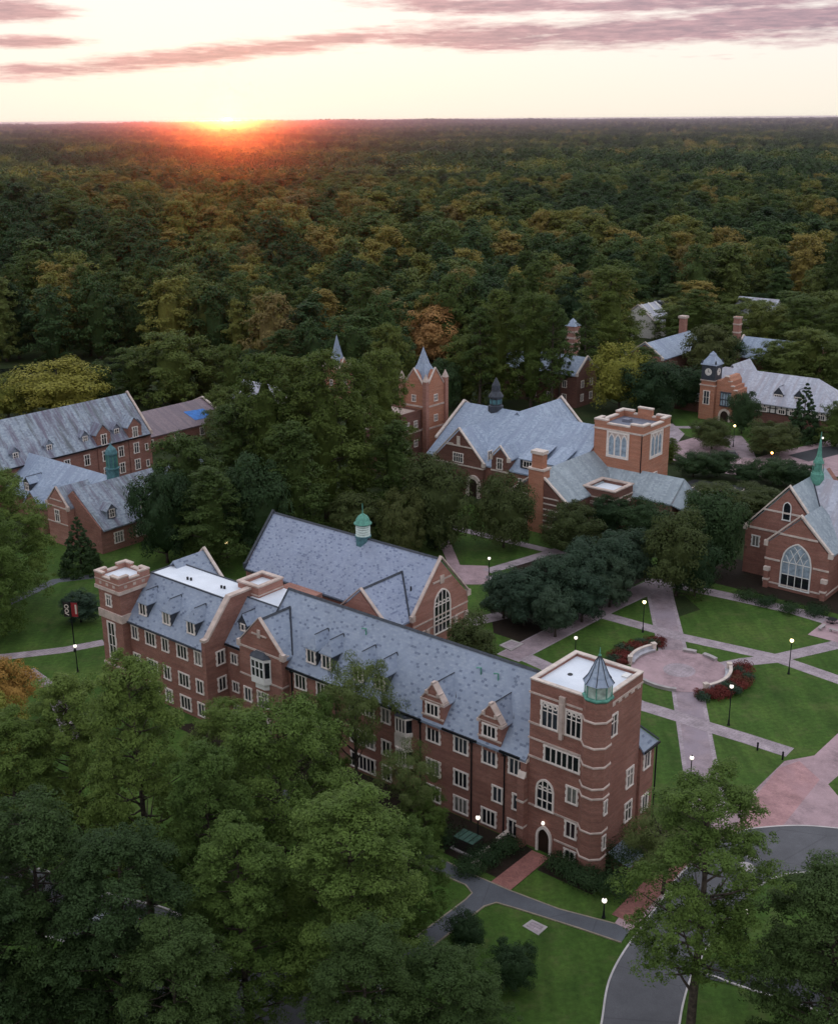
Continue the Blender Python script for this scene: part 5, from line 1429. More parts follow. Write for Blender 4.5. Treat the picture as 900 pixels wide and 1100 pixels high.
for px, py, w, h, lab in ((520, 925, 4.2, 1.6, 'dark clipped shrub left of the arched tower door'), (545, 915, 3.4, 1.5, 'dark clipped shrub close to the buttress by the tower door'), (503, 938, 3.6, 1.3, 'low dark shrub along the front path beside the door walk'),
      (604, 935, 3.8, 1.5, 'dark clipped shrub right of the brick door walk'), (622, 946, 3.6, 1.6, 'dark shrub at the foot of the octagonal turret'), (640, 955, 3.2, 1.8, 'dark shrub past the turret corner near the low white lamp'),
      (668, 932, 5.4, 3.6, 'tall dark shrub against the tower flank'), (660, 962, 4.4, 2.6, 'dark shrub between tower and brick side walk'), (478, 905, 4.6, 1.9, 'dark shrub at the left end of the utility court'),
      (690, 925, 5.2, 4.2, 'leafy bright shrub beside the small slate lean-to at the tower flank'),
      (800, 644, 4.0, 1.5, 'clipped dark hedge shrub left of the tall arched window'), (822, 650, 4.2, 1.4, 'clipped dark hedge shrub below the tall arched window'), (848, 657, 4.0, 1.4, 'clipped dark hedge shrub right of the tall arched window'), (876, 660, 4.6, 1.5, 'clipped dark hedge shrub at the right edge by the gothic hall')):
    x, y, _ = at(px, py)
    shrub(x, y, w, h, 'leaf_dark' if 'bright' not in lab else 'leaf_pine_lit', lab, None, .2, 2600)

# utility court in front of the facade
x, y, _ = at(503, 912)
o = thing('utility_box', 'dark green ribbed utility box on a pale plinth by the facade', 'utility box', (x, y, 0), YAW)
MB().box(-1.3, 1.3, -.9, .9, .15, 1.5).build('cabinet', M['timber'], o)
b = MB(); [b.box(-1.35 + i * .68, -.79 + i * .68, -.95, .95, 1.5, 1.58) for i in range(4)]; b.build('lid', M['box_green'], o)
MB().box(-1.6, 1.6, -1.2, 1.2, 0, .15).build('plinth', M['concrete'], o)
for i, (px, py, L) in enumerate(((541, 903, 2.2), (521, 921, 1.8), (512, 932, 1.2))):
    x, y, _ = at(px, py)
    tag(MB().box(-.2, .2, -L / 2, L / 2, 0, .75).box(-.27, .27, -L / 2 - .07, L / 2 + .07, .75, .9).build('low_wall', M['stone_pale'], None, (x, y, 0)), ['short pale low wall nearest the facade in the utility court', 'short pale low wall in the middle of the utility court', 'shortest pale low wall by the front path'][i], 'low wall').rotation_euler = (0, 0, YAW)
x, y = W(2.6, 3.2)[:2]
o = thing('lean_to', 'small slate covered lean-to over steps against the tower flank', 'lean-to', (x, y, 0), YAW)
MB().box(-1.5, .3, -1.3, 1.3, 0, 1.3).build('wall', M['brick_dark'], o)
MB().slab([(-1.8, -1.5, 2.0), (.8, -1.5, 1.2), (.8, 1.5, 1.2), (-1.8, 1.5, 2.0)], .15).build('roof', M['slate'], o)

def slab_thing(pts, label, h=.18):
    c = [sum(p[i] for p in pts) / len(pts) for i in (0, 1)]
    o = thing('stone_slab', label, 'slab', (c[0], c[1], 0))
    q = [(p[0] - c[0], p[1] - c[1]) for p in pts]
    MB().prism_z(q, 0, h).build('rim', M['concrete'], o)
    MB().prism_z([(a * .72, b * .72) for a, b in q], h, h + .02).build('centre', M['path_edge'], o)
slab_thing(pxpoly((536, 694), (549, 688), (562, 692.5), (549, 700)), 'square pale stone slab with darker centre under the holly trees')
slab_thing(pxpoly((561, 995), (571, 988), (588, 996), (578, 1005)), 'square grey stone slab set in the front lawn', .06)

# bollards, manholes
for i, (px, py) in enumerate(((813, 806), (840, 816))):
    x, y, _ = at(px, py)
    o = tag(MB().lathe([(.12, 0), (.12, .95), (.15, .97), (.12, 1.1), (.03, 1.16)], 10).build('bollard', M['iron'], None, (x, y, 0)), ['black bollard on the path below the big lawn, left of the pair', 'black bollard at the corner of the brick forecourt'][i], 'bollard', 'path bollards')
for i, (px, py) in enumerate(((801, 932), (808, 922))):
    x, y, _ = at(px, py)
    tag(MB().lathe([(.9 - .3 * i, .08), (.9 - .3 * i, .096)], 20).build('manhole_cover', M['concrete'], None, (x, y, 0)), ['larger round manhole cover in the asphalt drive', 'smaller round manhole cover in the asphalt drive'][i], 'manhole')

# banner pole
x, y, _ = at(81, 700)
o = thing('banner_pole', 'black pole with a dark banner and a red banner hung either side', 'banner pole', (x, y, 0), R(-8))
hp = top_height(x, y, 646)
p = MB(); p.lathe([(.22, 0), (.2, .3), (.1, .5), (.08, hp)], 10); p.tube([(-1.15, 0, hp - .15), (1.15, 0, hp - .15)], .035, 5); p.tube([(-1.15, 0, hp - 2.5), (1.15, 0, hp - 2.5)], .035, 5); p.build('pole', M['iron'], o)
b1_ = MB().box(-1.1, -.12, -.02, .02, hp - 2.45, hp - .2).build('banner', M['timber'], o)
def ring(cx, cz, r, w, n=14): return [(cx + r * math.cos(t), cz + r * math.sin(t)) for t in [k * 2 * math.pi / n for k in range(n + 1)]], [(cx + (r - w) * math.cos(t), cz + (r - w) * math.sin(t)) for t in [k * 2 * math.pi / n for k in range(n + 1)]]
e_ = MB(); e_.ring_v(*ring(-.6, hp - .85, .36, .14), -.04, -.025); e_.ring_v(*ring(-.6, hp - 1.55, .34, .14), -.04, -.025)
e_.tube([(-.9, -.03, hp - 1.9), (-.3, -.03, hp - 2.25)], .07, 4); e_.build('emblem', M['stone_pale'], b1_)
b2_ = MB().box(.12, 1.1, -.02, .02, hp - 2.45, hp - .2).build('banner', m_plain('banner_red', '8e2a2e', .8, .08, 2) if 'banner' not in M else M['banner'], o)
e_ = MB(); e_.box(.7, .98, -.04, -.025, hp - 2.0, hp - .5); e_.build('stripe', M['stone_pale'], b2_)

# picnic tables
for i, (px, py) in enumerate(((893, 670), (882, 676), (897, 680))):
    x, y, _ = at(px, py)
    if i == 0:
        o = thing('picnic_table', 'dark round picnic table on the small court at the right edge', 'table', (x, y, .06))
        MB().lathe([(.75, .72), (.75, .78)], 16).build('table_top', M['iron'], o)
        MB().lathe([(.35, 0), (.06, .08), (.06, .72)], 8).build('pedestal', M['iron'], o)
        for k in range(4):
            s = MB(); a = k * math.pi / 2 + .5; s.lathe([(.2, .42), (.2, .48)], 10, 1.05 * math.cos(a), 1.05 * math.sin(a)); s.tube([(1.05 * math.cos(a), 1.05 * math.sin(a), .42), (.3 * math.cos(a), .3 * math.sin(a), .1)], .035, 5); s.build('seat', M['iron'], o)
    else:
        o = thing('bench', ['', 'grey backless bench left of the round picnic table', 'grey backless bench in front of the round picnic table'][i], 'bench', (x, y, .06), YAW + (R(90) if i == 1 else 0))
        MB().box(-1.1, 1.1, -.25, .25, .4, .48).build('seat', M['concrete'], o)
        for s in (-1, 1): MB().box(s * .8 - .1, s * .8 + .1, -.2, .2, 0, .4).build('leg', M['concrete'], o)

# ------------------------------------------------------------------ cars
def car_paint(n, c):
    m, t, b = mat_new(n, .3, .5); b.inputs['Base Color'].default_value = lin(c); b.inputs['Coat Weight'].default_value = .5
    return m
PAINT = {'white': car_paint('car_paint_white', 'd8dadb'), 'silver': car_paint('car_paint_silver', '9a9fa4'), 'dark': car_paint('car_paint_dark', '23262b')}
M['tail'] = m_plain('tail_lamp', '7a1414', .3, .02); M['head'] = m_plain('head_lamp', 'd8dde2', .2, .02); M['tyre'] = m_plain('tyre', '101012', .9, .1)
def car(px, py, rz, paint, label, suv=False):
    x, y, _ = at(px, py)
    o = thing('parked_car', label, 'car', (x, y, .02), rz, 'parked cars')
    hh = 1.0 if suv else .85; top = 1.75 if suv else 1.42
    b = MB(); prof = [(-2.25, .35), (-2.3, .7), (-2.15, hh), (-.9, hh + .05), (1.0, hh + .08), (2.1, hh), (2.28, .75), (2.25, .35)]
    b.prism_v(prof, -.88, .88)
    bo = b.build('body', PAINT[paint], o)
    md = bo.modifiers.new('bevel', 'BEVEL'); md.width = .1; md.segments = 3
    g = MB(); tr = 1.9 if suv else 1.55
    g.add([(-1.15,-.8,hh),(1.75,-.8,hh+.03),(1.75,.8,hh+.03),(-1.15,.8,hh),(-.35,-.62,top-.06),(tr-.45,-.62,top-.06),(tr-.45,.62,top-.06),(-.35,.62,top-.06)], [(0,1,5,4),(1,2,6,5),(2,3,7,6),(3,0,4,7),(4,5,6,7)])
    g.build('windows', M['pane'], o)
    r = MB(); r.add([(-.4,-.66,top-.07),(tr-.4,-.66,top-.07),(tr-.4,.66,top-.07),(-.4,.66,top-.07),(-.25,-.55,top),(tr-.55,-.55,top),(tr-.55,.55,top),(-.25,.55,top)], [(0,1,5,4),(1,2,6,5),(2,3,7,6),(3,0,4,7),(4,5,6,7)])
    r.tube([(-1.1,-.8,hh+.02),(-.38,-.64,top-.05)],.04,4); r.tube([(-1.1,.8,hh+.02),(-.38,.64,top-.05)],.04,4); r.tube([(.6,-.81,hh+.02),(.6,-.64,top-.05)],.05,4); r.tube([(.6,.81,hh+.02),(.6,.64,top-.05)],.05,4)
    r.build('roof', PAINT[paint], o)
    for sx in (-1.4, 1.4):
        for sy in (-.85, .85):
            w = MB().lathe([(.2, -.1), (.33, -.11), (.34, 0), (.33, .11), (.2, .1)], 16).build('wheel', M['tyre'], o, (sx, sy, .34)); w.rotation_euler = (R(90), 0, 0)
            MB().lathe([(.19, -.115), (.19, .115)], 12).build('rim', M['head'], w)
    for sy in (-.62, .62):
        MB().box(-2.32, -2.2, sy - .18, sy + .18, .62, .78).build('headlight', M['head'], o); MB().box(2.2, 2.31, sy - .16, sy + .16, .68, .86).build('tail_lamp', M['tail'], o)
    return o
car(782, 492, R(-10), 'dark', 'dark car on the road between library and clock tower hall', True)
car(231, 1054, R(60), 'white', 'white car parked under the foreground pines right of the trunks')
car(126, 994, R(-20), 'silver', 'silver car on the shaded lower drive glimpsed through the pines')
car(413, 1079, R(70), 'white', 'white car parked at the bottom under the pines')
car(356, 1097, R(65), 'silver', 'silver car at the bottom edge under the pines', True)
# ------------------------------------------------------------------ trees
def trunk_mesh(H, r0, limbs, seed, pale=False, lean=.02, top=.92):
    rg = random.Random(seed)
    mb = MB(); mb.smooth = True
    lx, ly = rg.uniform(-lean, lean) * H, rg.uniform(-lean, lean) * H
    pts = [(lx * t * t + .006 * H * math.sin(5 * t + seed), ly * t * t, H * t) for t in (0, .06, .2, .4, .6, .8, top)]
    mb.tube(pts, [r0 * 1.45, r0, r0 * .86, r0 * .7, r0 * .52, r0 * .3, r0 * .08], 8)
    def axis(z):
        t = z / H; return Vector((lx * t * t + .006 * H * math.sin(5 * t + seed), ly * t * t, z))
    for tip, zb, r in limbs:
        a = axis(zb); b = Vector(tip); mid = (a + b) / 2 + Vector((0, 0, -.06 * (b - a).length))
        mb.tube([a, mid, b], [r, r * .65, r * .2], 5)
    return mb.mesh('trunk', M['bark_pale' if pale else 'bark'], uv=False), axis

def core_quads(c0, ax, k=4):
    """lumpy solid hull added unseen inside a crown to stop rays and darken it"""
    Q = []
    g = np.linspace(-1, 1, k + 1)
    for axis in range(3):
        for sg in (-1, 1):
            for i in range(k):
                for j in range(k):
                    for (a, b) in ((g[i], g[j]), (g[i+1], g[j]), (g[i+1], g[j+1]), (g[i], g[j+1])):
                        p = np.zeros(3); p[axis] = sg; p[(axis+1) % 3] = a; p[(axis+2) % 3] = b
                        Q.append(p / np.linalg.norm(p))
    Q = np.array(Q)
    lump = 1 + .12 * np.sin(Q[:, :1] * 5 + 1) * np.sin(Q[:, 1:2] * 6 + 2) + .1 * np.sin(Q[:, 2:3] * 5)
    return Q * lump * ax + c0

def make_broad(H, Wd, seed, per, leaf, mat, ncl=80, z0=.16, cr=.135, shape=1.0, holes=.0, core=.0, taper=0.0, fine=False):
    """round crowned tree: sprays over an uneven dome, limbs reaching into them"""
    global rng
    rng = np.random.default_rng(seed)
    ax = np.array([Wd / 2, Wd / 2, H * (1 - z0) / 2]); c0 = np.array([0, 0, H * (z0 + (1 - z0) / 2)])
    d = unit(rng.normal(size=(ncl * 3, 3)))
    d = d[(d[:, 2] > -.85)][:ncl]
    lob = unit(rng.normal(size=(7, 3)))
    bump = 1 + .16 * np.max(d @ lob.T, axis=1) ** 6 - .14 * (np.max(d @ unit(rng.normal(size=(6, 3))).T, axis=1) > .86)
    rad = rng.uniform(.62, .92, len(d)) * bump
    inner = rng.random(len(d)) < .22
    rad[inner] *= .62
    dd = d.copy(); dd[:, 2] = np.sign(dd[:, 2]) * np.abs(dd[:, 2]) ** shape
    C = c0 + dd * rad[:, None] * ax
    if taper:
        f = 1 - taper * np.clip((C[:, 2] - c0[2]) / ax[2], -.3, 1); C[:, :2] *= f[:, None]
    if holes: C = C[rng.random(len(C)) > holes]
    if fine:
        Rr = rng.uniform(.45, 1.45, len(C)) * cr * Wd
        V = clump_leaves(C, Rr, per, leaf, up=.45, flat=.72, shell=.5, fuzz=.13, jit=.45, aspect=.45)
    else:
        Rr = rng.uniform(.7, 1.35, len(C)) * cr * Wd
        V = clump_leaves(C, Rr, per, leaf, up=.3, flat=.95, shell=.5, fuzz=.08, jit=.32)
        V[:, 2] = np.maximum(V[:, 2], .05)
    if core: V = np.concatenate([V, core_quads(c0 + [0, 0, -.04 * H], ax * core * [1 - .5 * taper, 1 - .5 * taper, 1])])
    sc = (H - .1) / V[:, 2].max(); V[:, 2] *= sc
    crown = quads_mesh('crown', V, mat)
    lim = []
    for k in rng.choice(len(C), min(14, len(C)), replace=False):
        lim.append((tuple(C[k] * [.85, .85, .95]), float(min(C[k][2] * .62, H * .55)), .012 * H * .7))
    tr, _ = trunk_mesh(H, .018 * H, lim, seed, top=.7)
    return crown, tr, H, Wd

def make_pine(H, Wd, seed, per, leaf, mat, levels=13, nb=6, base=.34, puff=.075, sparse=0.0, tall_trunk=True, flat=.62):
    """tall pine: limbs in uneven whorls ending in rounded needle tufts"""
    global rng
    rng = np.random.default_rng(seed)
    rg = random.Random(seed)
    C, Rr, lim = [], [], []
    for i in range(levels):
        t = i / (levels - 1)
        z = H * (base + (.97 - base) * t)
        prof = (math.sin(math.pi * min(1, .22 + .86 * t)) ** .75) * (1.0 - .25 * t) if t < .97 else .15
        L0 = Wd / 2 * max(.14, prof)
        n = nb if t < .8 else max(3, nb - 2)
        for k in range(n):
            if rg.random() < sparse: continue
            a = k * 2 * math.pi / n + i * 1.1 + rg.uniform(-.4, .4)
            L = L0 * rg.uniform(.62, 1.12)
            rise = L * rg.uniform(.08, .38) - (.12 * L if t < .3 else 0)
            tip = Vector((L * math.cos(a), L * math.sin(a), min(H * .985, z + rise)))
            lim.append((tuple(tip * .97), z, .0055 * H * (1.1 - .6 * t)))
            m = max(2, int(L / (puff * H * .62)))
            for q in range(m):
                f = .42 + .62 * (q + rg.random() * .6) / m
                w = puff * H * rg.uniform(.55, .95)
                C.append((tip.x * f + rg.uniform(-w, w) * .8, tip.y * f + rg.uniform(-w, w) * .8, z + rise * f + rg.uniform(-.3, .6) * w))
                Rr.append(puff * H * rg.uniform(.42, .72))
    C.append((0, 0, H * .965)); Rr.append(puff * H * .6)
    C, Rr = np.array(C), np.array(Rr)
    V = clump_leaves(C, Rr, per, leaf, up=.55, flat=flat, shell=.3, fuzz=.25, jit=.6, aspect=.45)
    crown = quads_mesh('crown', V, mat)
    tr, _ = trunk_mesh(H, .0135 * H, lim, seed, lean=.012, top=.97)
    return crown, tr, H, Wd

def make_plume(H, Wd, seed, npl, npf, per, leaf, mat, base=.2, pr=.15, pf=.036, tip=.35, core=.38, up=.5, fuzz=.16, jit=.5, aspect=.45, full=.7, limbs=True, leader=True):
    """crown built as limbs, each carrying a plume of tufts, with gaps between the plumes"""
    global rng
    rng = np.random.default_rng(seed)
    C, Rr, lim, PC = [], [], [], []
    for i in range(npl):
        t = ((i + .5) / npl) ** .85
        prof = math.sin(math.pi * (.14 + .78 * t)) ** full * (1 - tip * t)
        a = i * 2.39996 + rng.uniform(-.35, .35)
        inner = rng.random() < .18
        L = Wd / 2 * prof * (rng.uniform(.2, .45) if inner else rng.uniform(.58, .92))
        z = H * (base + (.95 - base) * t) + rng.uniform(-.02, .02) * H
        c = np.array([L * math.cos(a), L * math.sin(a), z])
        PC.append(c)
        rx = Wd * pr * rng.uniform(.75, 1.25) * (1 - .35 * t); rz = rx * rng.uniform(.6, .95)
        lim.append((tuple(c * [.9, .9, 1] - [0, 0, rz * .5]), max(.1 * H, z - L * rng.uniform(.25, .6) - .02 * H), .0052 * H * (1.15 - .7 * t)))
        d = unit(rng.normal(size=(npf, 3))); d[:, 2] = np.abs(d[:, 2]) * np.where(rng.random(npf) < .78, 1, -1)
        rr = rng.uniform(.45, 1.05, npf)[:, None]
        q = d * rr * [rx, rx, rz]
        q += (c * [1, 1, 0]) / (L + .1) * rng.uniform(-.4, .5, npf)[:, None] * rx      # drawn out along the limb
        C.append(c + q); Rr.append(Wd * pf * rng.uniform(.55, 1.45, npf))
    if leader:
        C.append(np.array([[0, 0, H * .965], [.1, 0, H * .93], [-.2, .15, H * .9]])); Rr.append(np.array([Wd * pf] * 3))
    C, Rr = np.concatenate(C), np.concatenate(Rr)
    V = clump_leaves(C, Rr, per, leaf, up=up, flat=.8, shell=.45, fuzz=fuzz, jit=jit, aspect=aspect)
    if core:
        Q = core_quads(np.array([0, 0, H * (base + (.9 - base) * .5)]), np.array([Wd / 2 * core, Wd / 2 * core, H * (.9 - base) * .45]))
        V = np.concatenate([V, Q])
    V[:, 2] = np.maximum(V[:, 2], .06)
    V[:, 2] *= (H - .1) / V[:, 2].max()
    tr, _ = trunk_mesh(H, .0135 * H, lim if limbs else [], seed, lean=.012, top=.95)
    return quads_mesh('crown', V, mat), tr, H, Wd

def make_conifer(H, Wd, seed, per, leaf, mat):
    global rng
    rng = np.random.default_rng(seed)
    C, Rr, lim = [], [], []
    for i in range(16):
        t = i / 15; z = H * (.06 + .9 * t); L = Wd / 2 * (1 - t) ** .85 + .02 * Wd
        n = max(4, int(11 * (1 - t) + 3))
        for k in range(n):
            a = k * 2 * math.pi / n + i * .7 + rng.uniform(-.25, .25); f = rng.uniform(.6, 1.0)
            C.append((L * f * math.cos(a), L * f * math.sin(a), z - .04 * H * f)); Rr.append(Wd * .085 * (1.25 - t))
    V = clump_leaves(np.array(C), np.array(Rr), per, leaf, up=.2, flat=.8, shell=.4)
    V[:, 2] = np.maximum(V[:, 2], .05)
    tr, _ = trunk_mesh(H, .016 * H, [], seed, top=.95)
    return quads_mesh('crown', V, mat), tr, H, Wd

PROTO = {}
def proto(kind, i=0):
    k = (kind, i)
    if k in PROTO: return PROTO[k]
    sd = 100 + 17 * i + sum(map(ord, kind))
    if kind == 'pine_big': p = make_plume(28, 14, sd, 70, 22, 60, .25, 'leaf_pine', .16, .125, .037, core=0, fuzz=.06)
    elif kind == 'pine_open': p = make_plume(28, 12.5, sd, 50, 26, 60, .22, 'leaf_pine', .28, .125, .036, tip=.3, core=0, fuzz=.08)
    elif kind == 'pine_dark': p = make_plume(24, 15, sd, 66, 22, 60, .26, 'leaf_pine_dark', .1, .13, .037, tip=.3, core=0, fuzz=.06)
    elif kind == 'pine_mid': p = make_plume(26, 12, sd, 46, 14, 36, .42, 'leaf_pine_mid', .06, .16, .046, tip=.45, core=.25)
    elif kind == 'pine_lit': p = make_plume(26, 14, sd, 50, 15, 38, .40, 'leaf_pine_lit', .06, .155, .044, tip=.3, core=.25)
    elif kind == 'pine_thin': p = make_plume(28, 10, sd, 34, 12, 36, .40, 'leaf_pine_mid', .25, .16, .05, tip=.4, core=0)
    elif kind == 'near_broad': p = make_plume(20, 16, sd, 66, 22, 60, .26, 'leaf_pine', .06, .13, .037, tip=.15, full=.6, core=0, fuzz=.06)
    elif kind == 'near_thin': p = make_broad(17, 13, sd, 230, .27, 'leaf_fresh', 110, .3, .08, holes=.05, fine=True)
    elif kind == 'broad': p = make_plume(18, 15, sd, 36, 14, 36, .44, 'leaf_broad', .02, .17, .05, tip=.08, core=.36, full=.5, aspect=.6, jit=.35)
    elif kind == 'round_dark': p = make_broad(12, 13, sd, 190, .34, 'leaf_olive', 140, .04, .09, .8, core=.6)
    elif kind == 'dark': p = make_broad(14, 13, sd, 140, .44, 'leaf_dark', 110, .0, .105, .75, core=.6)
    elif kind == 'holly': p = make_broad(11, 8.5, sd, 190, .3, 'leaf_holly', 120, .02, .1, core=.55)
    elif kind == 'yellow': p = make_broad(17, 16, sd, 140, .5, 'leaf_yellow', 120, .0, .095, .72, core=.55)
    elif kind == 'orange': p = make_broad(13, 12, sd, 180, .36, 'leaf_orange', 90, .14, .11, core=.5)
    elif kind == 'rust': p = make_broad(17, 13, sd, 120, .55, 'leaf_rust', 90, .06, .11, core=.5)
    elif kind == 'olive': p = make_broad(16, 14, sd, 140, .46, 'leaf_olive', 120, .02, .095, .75, core=.6)
    elif kind == 'conifer': p = make_conifer(15, 9.5, sd, 60, .55, 'leaf_dark')
    elif kind == 'wood': p = make_plume(26, 15, sd, 26, 9, 34, .72, ['leaf_wood', 'leaf_wood_dark', 'leaf_wood_gold', 'leaf_wood'][i], .02, .2, .075, tip=.1, core=.36, full=.55, aspect=.6, jit=.35, limbs=False)
    elif kind == 'wood_tall': p = make_plume(28, 13, sd, 28, 9, 34, .72, ['leaf_wood_dark', 'leaf_wood', 'leaf_wood_gold'][i], .03, .21, .078, tip=.4, core=.36, aspect=.6, jit=.35, limbs=False)
    elif kind == 'far': p = make_broad(20, 18, sd, 18, 2.2, ['leaf_wood', 'leaf_wood_dark', 'leaf_wood_gold'][i], 34, .05, .19, core=.78)
    PROTO[k] = p
    return p

NVAR = {'pine_big': 3, 'pine_mid': 3, 'broad': 3, 'round_dark': 3, 'holly': 3, 'dark': 2, 'wood': 4, 'wood_tall': 3, 'pine_dark': 2, 'far': 3, 'pine_lit': 2}
NAMES = {'conifer': 'conifer_tree', 'pine_big': 'pine_tree', 'pine_open': 'pine_tree', 'pine_dark': 'pine_tree', 'pine_mid': 'pine_tree', 'pine_lit': 'pine_tree', 'pine_thin': 'pine_tree', 'holly': 'holly_tree'}
TREES = []
trg = random.Random(5)
def tree_at(x, y, h, w, kind, label, group=None, var=None, rot=None):
    i = var if var is not None else trg.randrange(NVAR.get(kind, 1))
    cr, tk, H, Wd = proto(kind, i)
    nm = NAMES.get(kind, 'broadleaf_tree')
    z = h_terrain(x, y)
    o = thing(nm, label, 'tree', (x, y, z), trg.uniform(0, 6.28) if rot is None else rot, group)
    for n_, me in (('trunk', tk), ('crown', cr)):
        c = bpy.data.objects.new(n_, me); COL.objects.link(c); c.parent = o
        c.scale = (w / Wd, w / Wd, h / H)
    TREES.append((x, y, w / 2, o))
    return o

def tree(px, base, top, wpx, kind, label, group=None, var=None, rot=None):
    """px, base = where the trunk meets the ground, top = crown's top, wpx = crown width"""
    x, y, _ = at(px, base)
    h = max(2.0, top_height(x, y, top))
    dist = math.sqrt(x * x + y * y + (CAM_H - h * .6) ** 2)
    return tree_at(x, y, h, wpx * dist / F, kind, label, group, var, rot)

# foreground
tree(165, 1000, 702, 150, 'pine_big', 'tall green pine in front of the crenellated stair tower, top of the foreground grove', None, 0, .3)
tree(235, 1040, 790, 120, 'pine_big', 'green pine low between the two tall foreground pines', None, 1, 2.0)
tree(308, 985, 752, 190, 'near_broad', 'dense dark green rounded tree covering the middle of the long facade', None, 0, 1.0)
tree(268, 1125, 884, 150, 'pine_big', 'green pine with forked trunk at bottom, left of the broad centre pine', None, 2, .8)
tree(380, 1105, 845, 200, 'pine_big', 'broad bright green pine in the centre of the foreground', None, 1, 4.1)
tree(440, 1010, 880, 90, 'near_broad', 'rounded green tree right of the broad centre pine by the front path', None, 0, 3.0)
tree(92, 930, 722, 130, 'pine_big', 'dark green pine left of the tall grove pine near the orange tree', None, 2, 2.6)
tree(30, 960, 762, 130, 'pine_big', 'green pine at the left edge below the orange tree', None, 1, 5.2)
tree(60, 1120, 850, 190, 'pine_dark', 'large dark pine at the bottom left', None, 0, 1.2)
tree(150, 1150, 890, 190, 'pine_dark', 'dark pine rising from the bottom edge before the tall grove', None, 1, .4)
tree(-20, 1180, 905, 180, 'pine_dark', 'dark pine cut by the bottom left corner', None, 0, 3.3)
tree(480, 1180, 1018, 150, 'pine_dark', 'dark pine crown at the bottom edge in front of the lawn', None, 1, 2.4)
tree(395, 1200, 985, 150, 'pine_dark', 'dark pine crown at the bottom edge under the broad centre pine', None, 0, 5.0)
tree(200, 1200, 985, 160, 'pine_dark', 'dark pine at the bottom edge beside the double trunks', None, 0, 4.4)
tree(741, 1128, 822, 172, 'pine_open', 'open tall pine with bare trunk in front of the drive', None, 0, 2.2)
tree(878, 1150, 930, 190, 'pine_dark', 'dense dark pine at the bottom right corner', None, 1, 1.1)
tree(930, 1120, 940, 150, 'pine_dark', 'dark pine at the right edge below the drive', None, 0, .2)
tree(384, 858, 700, 96, 'near_thin', 'slender sparse tree with thin pale foliage against the roof', None, 0, .5)
tree(340, 880, 742, 80, 'near_broad', 'small dark tree at the foot of the gabled pavilion', None, 0, 4.0)
tree(440, 905, 800, 76, 'near_thin', 'thin olive sapling in front of the stone oriel', None, 0, 3.4)
tree(455, 912, 845, 60, 'near_broad', 'dark bushy tree beside the utility court', None, 0, 2.0)
tree(250, 880, 752, 110, 'near_broad', 'rounded bright tree below the far wing windows', None, 0, 5.5)
tree(552, 1064, 1014, 50, 'dark', 'small dark tree alone on the front lawn')
tree(500, 1018, 980, 40, 'dark', 'small dark bush tree beside the branching path')
tree(13, 790, 706, 66, 'orange', 'orange leaved tree at the left edge', None, 0, 1.0)
tree(8, 850, 745, 70, 'yellow', 'yellow green tree just below the orange tree')
tree(712, 960, 862, 90, 'near_thin', 'leafy bright small tree left of the open pine', None, 0, 1.4)
# left middle
tree(8, 650, 503, 120, 'near_broad', 'large green tree at the left edge before the cupola hall', None, 0, 2.8)
tree(-12, 690, 540, 110, 'near_broad', 'green tree cut by the left edge below the large one', None, 0, .8)
tree(88, 668, 634, 42, 'holly', 'small round lawn tree behind the banner pole')
tree(88, 614, 552, 46, 'conifer', 'dark conifer in front of the cupola hall wall')
tree(64, 448, 384, 104, 'yellow', 'yellow green tree behind the stained slate roof')
tree(10, 452, 400, 60, 'yellow', 'smaller yellow green tree at the left edge behind the dormitory')
tree(190, 436, 354, 96, 'broad', 'bright green tree beyond the brown shingled hall', None, 1)
tree(150, 430, 372, 70, 'broad', 'mid green tree beside the pond left of the bright one')
tree(252, 436, 368, 50, 'broad', 'mid green tree right of the bright one beyond the shingled hall')
tree(245, 470, 412, 50, 'broad', 'light green tree at the end of the brown shingled hall')
tree(222, 428, 372, 56, 'broad', 'green tree between the bright one and the mid green one beyond the shingled hall')
tree(112, 436, 388, 56, 'broad', 'green tree behind the stained roof right of the yellow green one')
tree(280, 432, 372, 60, 'dark', 'dark tree beyond the pale cottage')
tree(305, 436, 352, 60, 'pine_mid', 'dark pine behind the left top of the central cluster')
tree(392, 418, 330, 64, 'pine_mid', 'tall dark tree behind the spire tip and central cluster')
tree(420, 436, 345, 56, 'broad', 'green tree behind the right top of the central cluster')
tree(330, 418, 322, 64, 'wood_tall', 'tall dark broadleaf tree at the wood edge left of the spire tip')
tree(322, 548, 380, 84, 'pine_lit', 'pine between the two tallest of the central cluster')
tree(384, 548, 384, 80, 'pine_lit', 'pine on the right of the tallest one in the central cluster')
tree(240, 480, 440, 44, 'round_dark', 'dark rounded tree in front of the shingled hall end')
tree(262, 462, 412, 46, 'broad', 'loose green tree before the pale cottage')
# big pine cluster
tree(292, 560, 376, 104, 'pine_lit', 'tall pine on the left of the big central cluster')
tree(352, 560, 372, 110, 'pine_lit', 'tallest pine in the middle of the big central cluster')
tree(412, 520, 372, 80, 'pine_lit', 'tall pine beside the spired tower')
tree(255, 560, 432, 86, 'pine_mid', 'dark pine at the left flank of the central cluster')
tree(205, 580, 462, 96, 'broad', 'green broadleaf tree right of the cupola hall')
tree(232, 615, 500, 90, 'pine_mid', 'dark tree behind the stair tower roof')
tree(180, 605, 500, 70, 'dark', 'dark tree beside the cupola hall end wall')
tree(318, 590, 450, 90, 'pine_mid', 'dark pine low in the central cluster above the great hall roof')
tree(280, 600, 480, 84, 'dark', 'dark tree just left of the great hall gable')
tree(382, 590, 526, 74, 'olive', 'brownish round tree behind the cupola of the great hall')
tree(425, 560, 450, 70, 'pine_mid', 'dark pine between the central cluster and the spired tower')
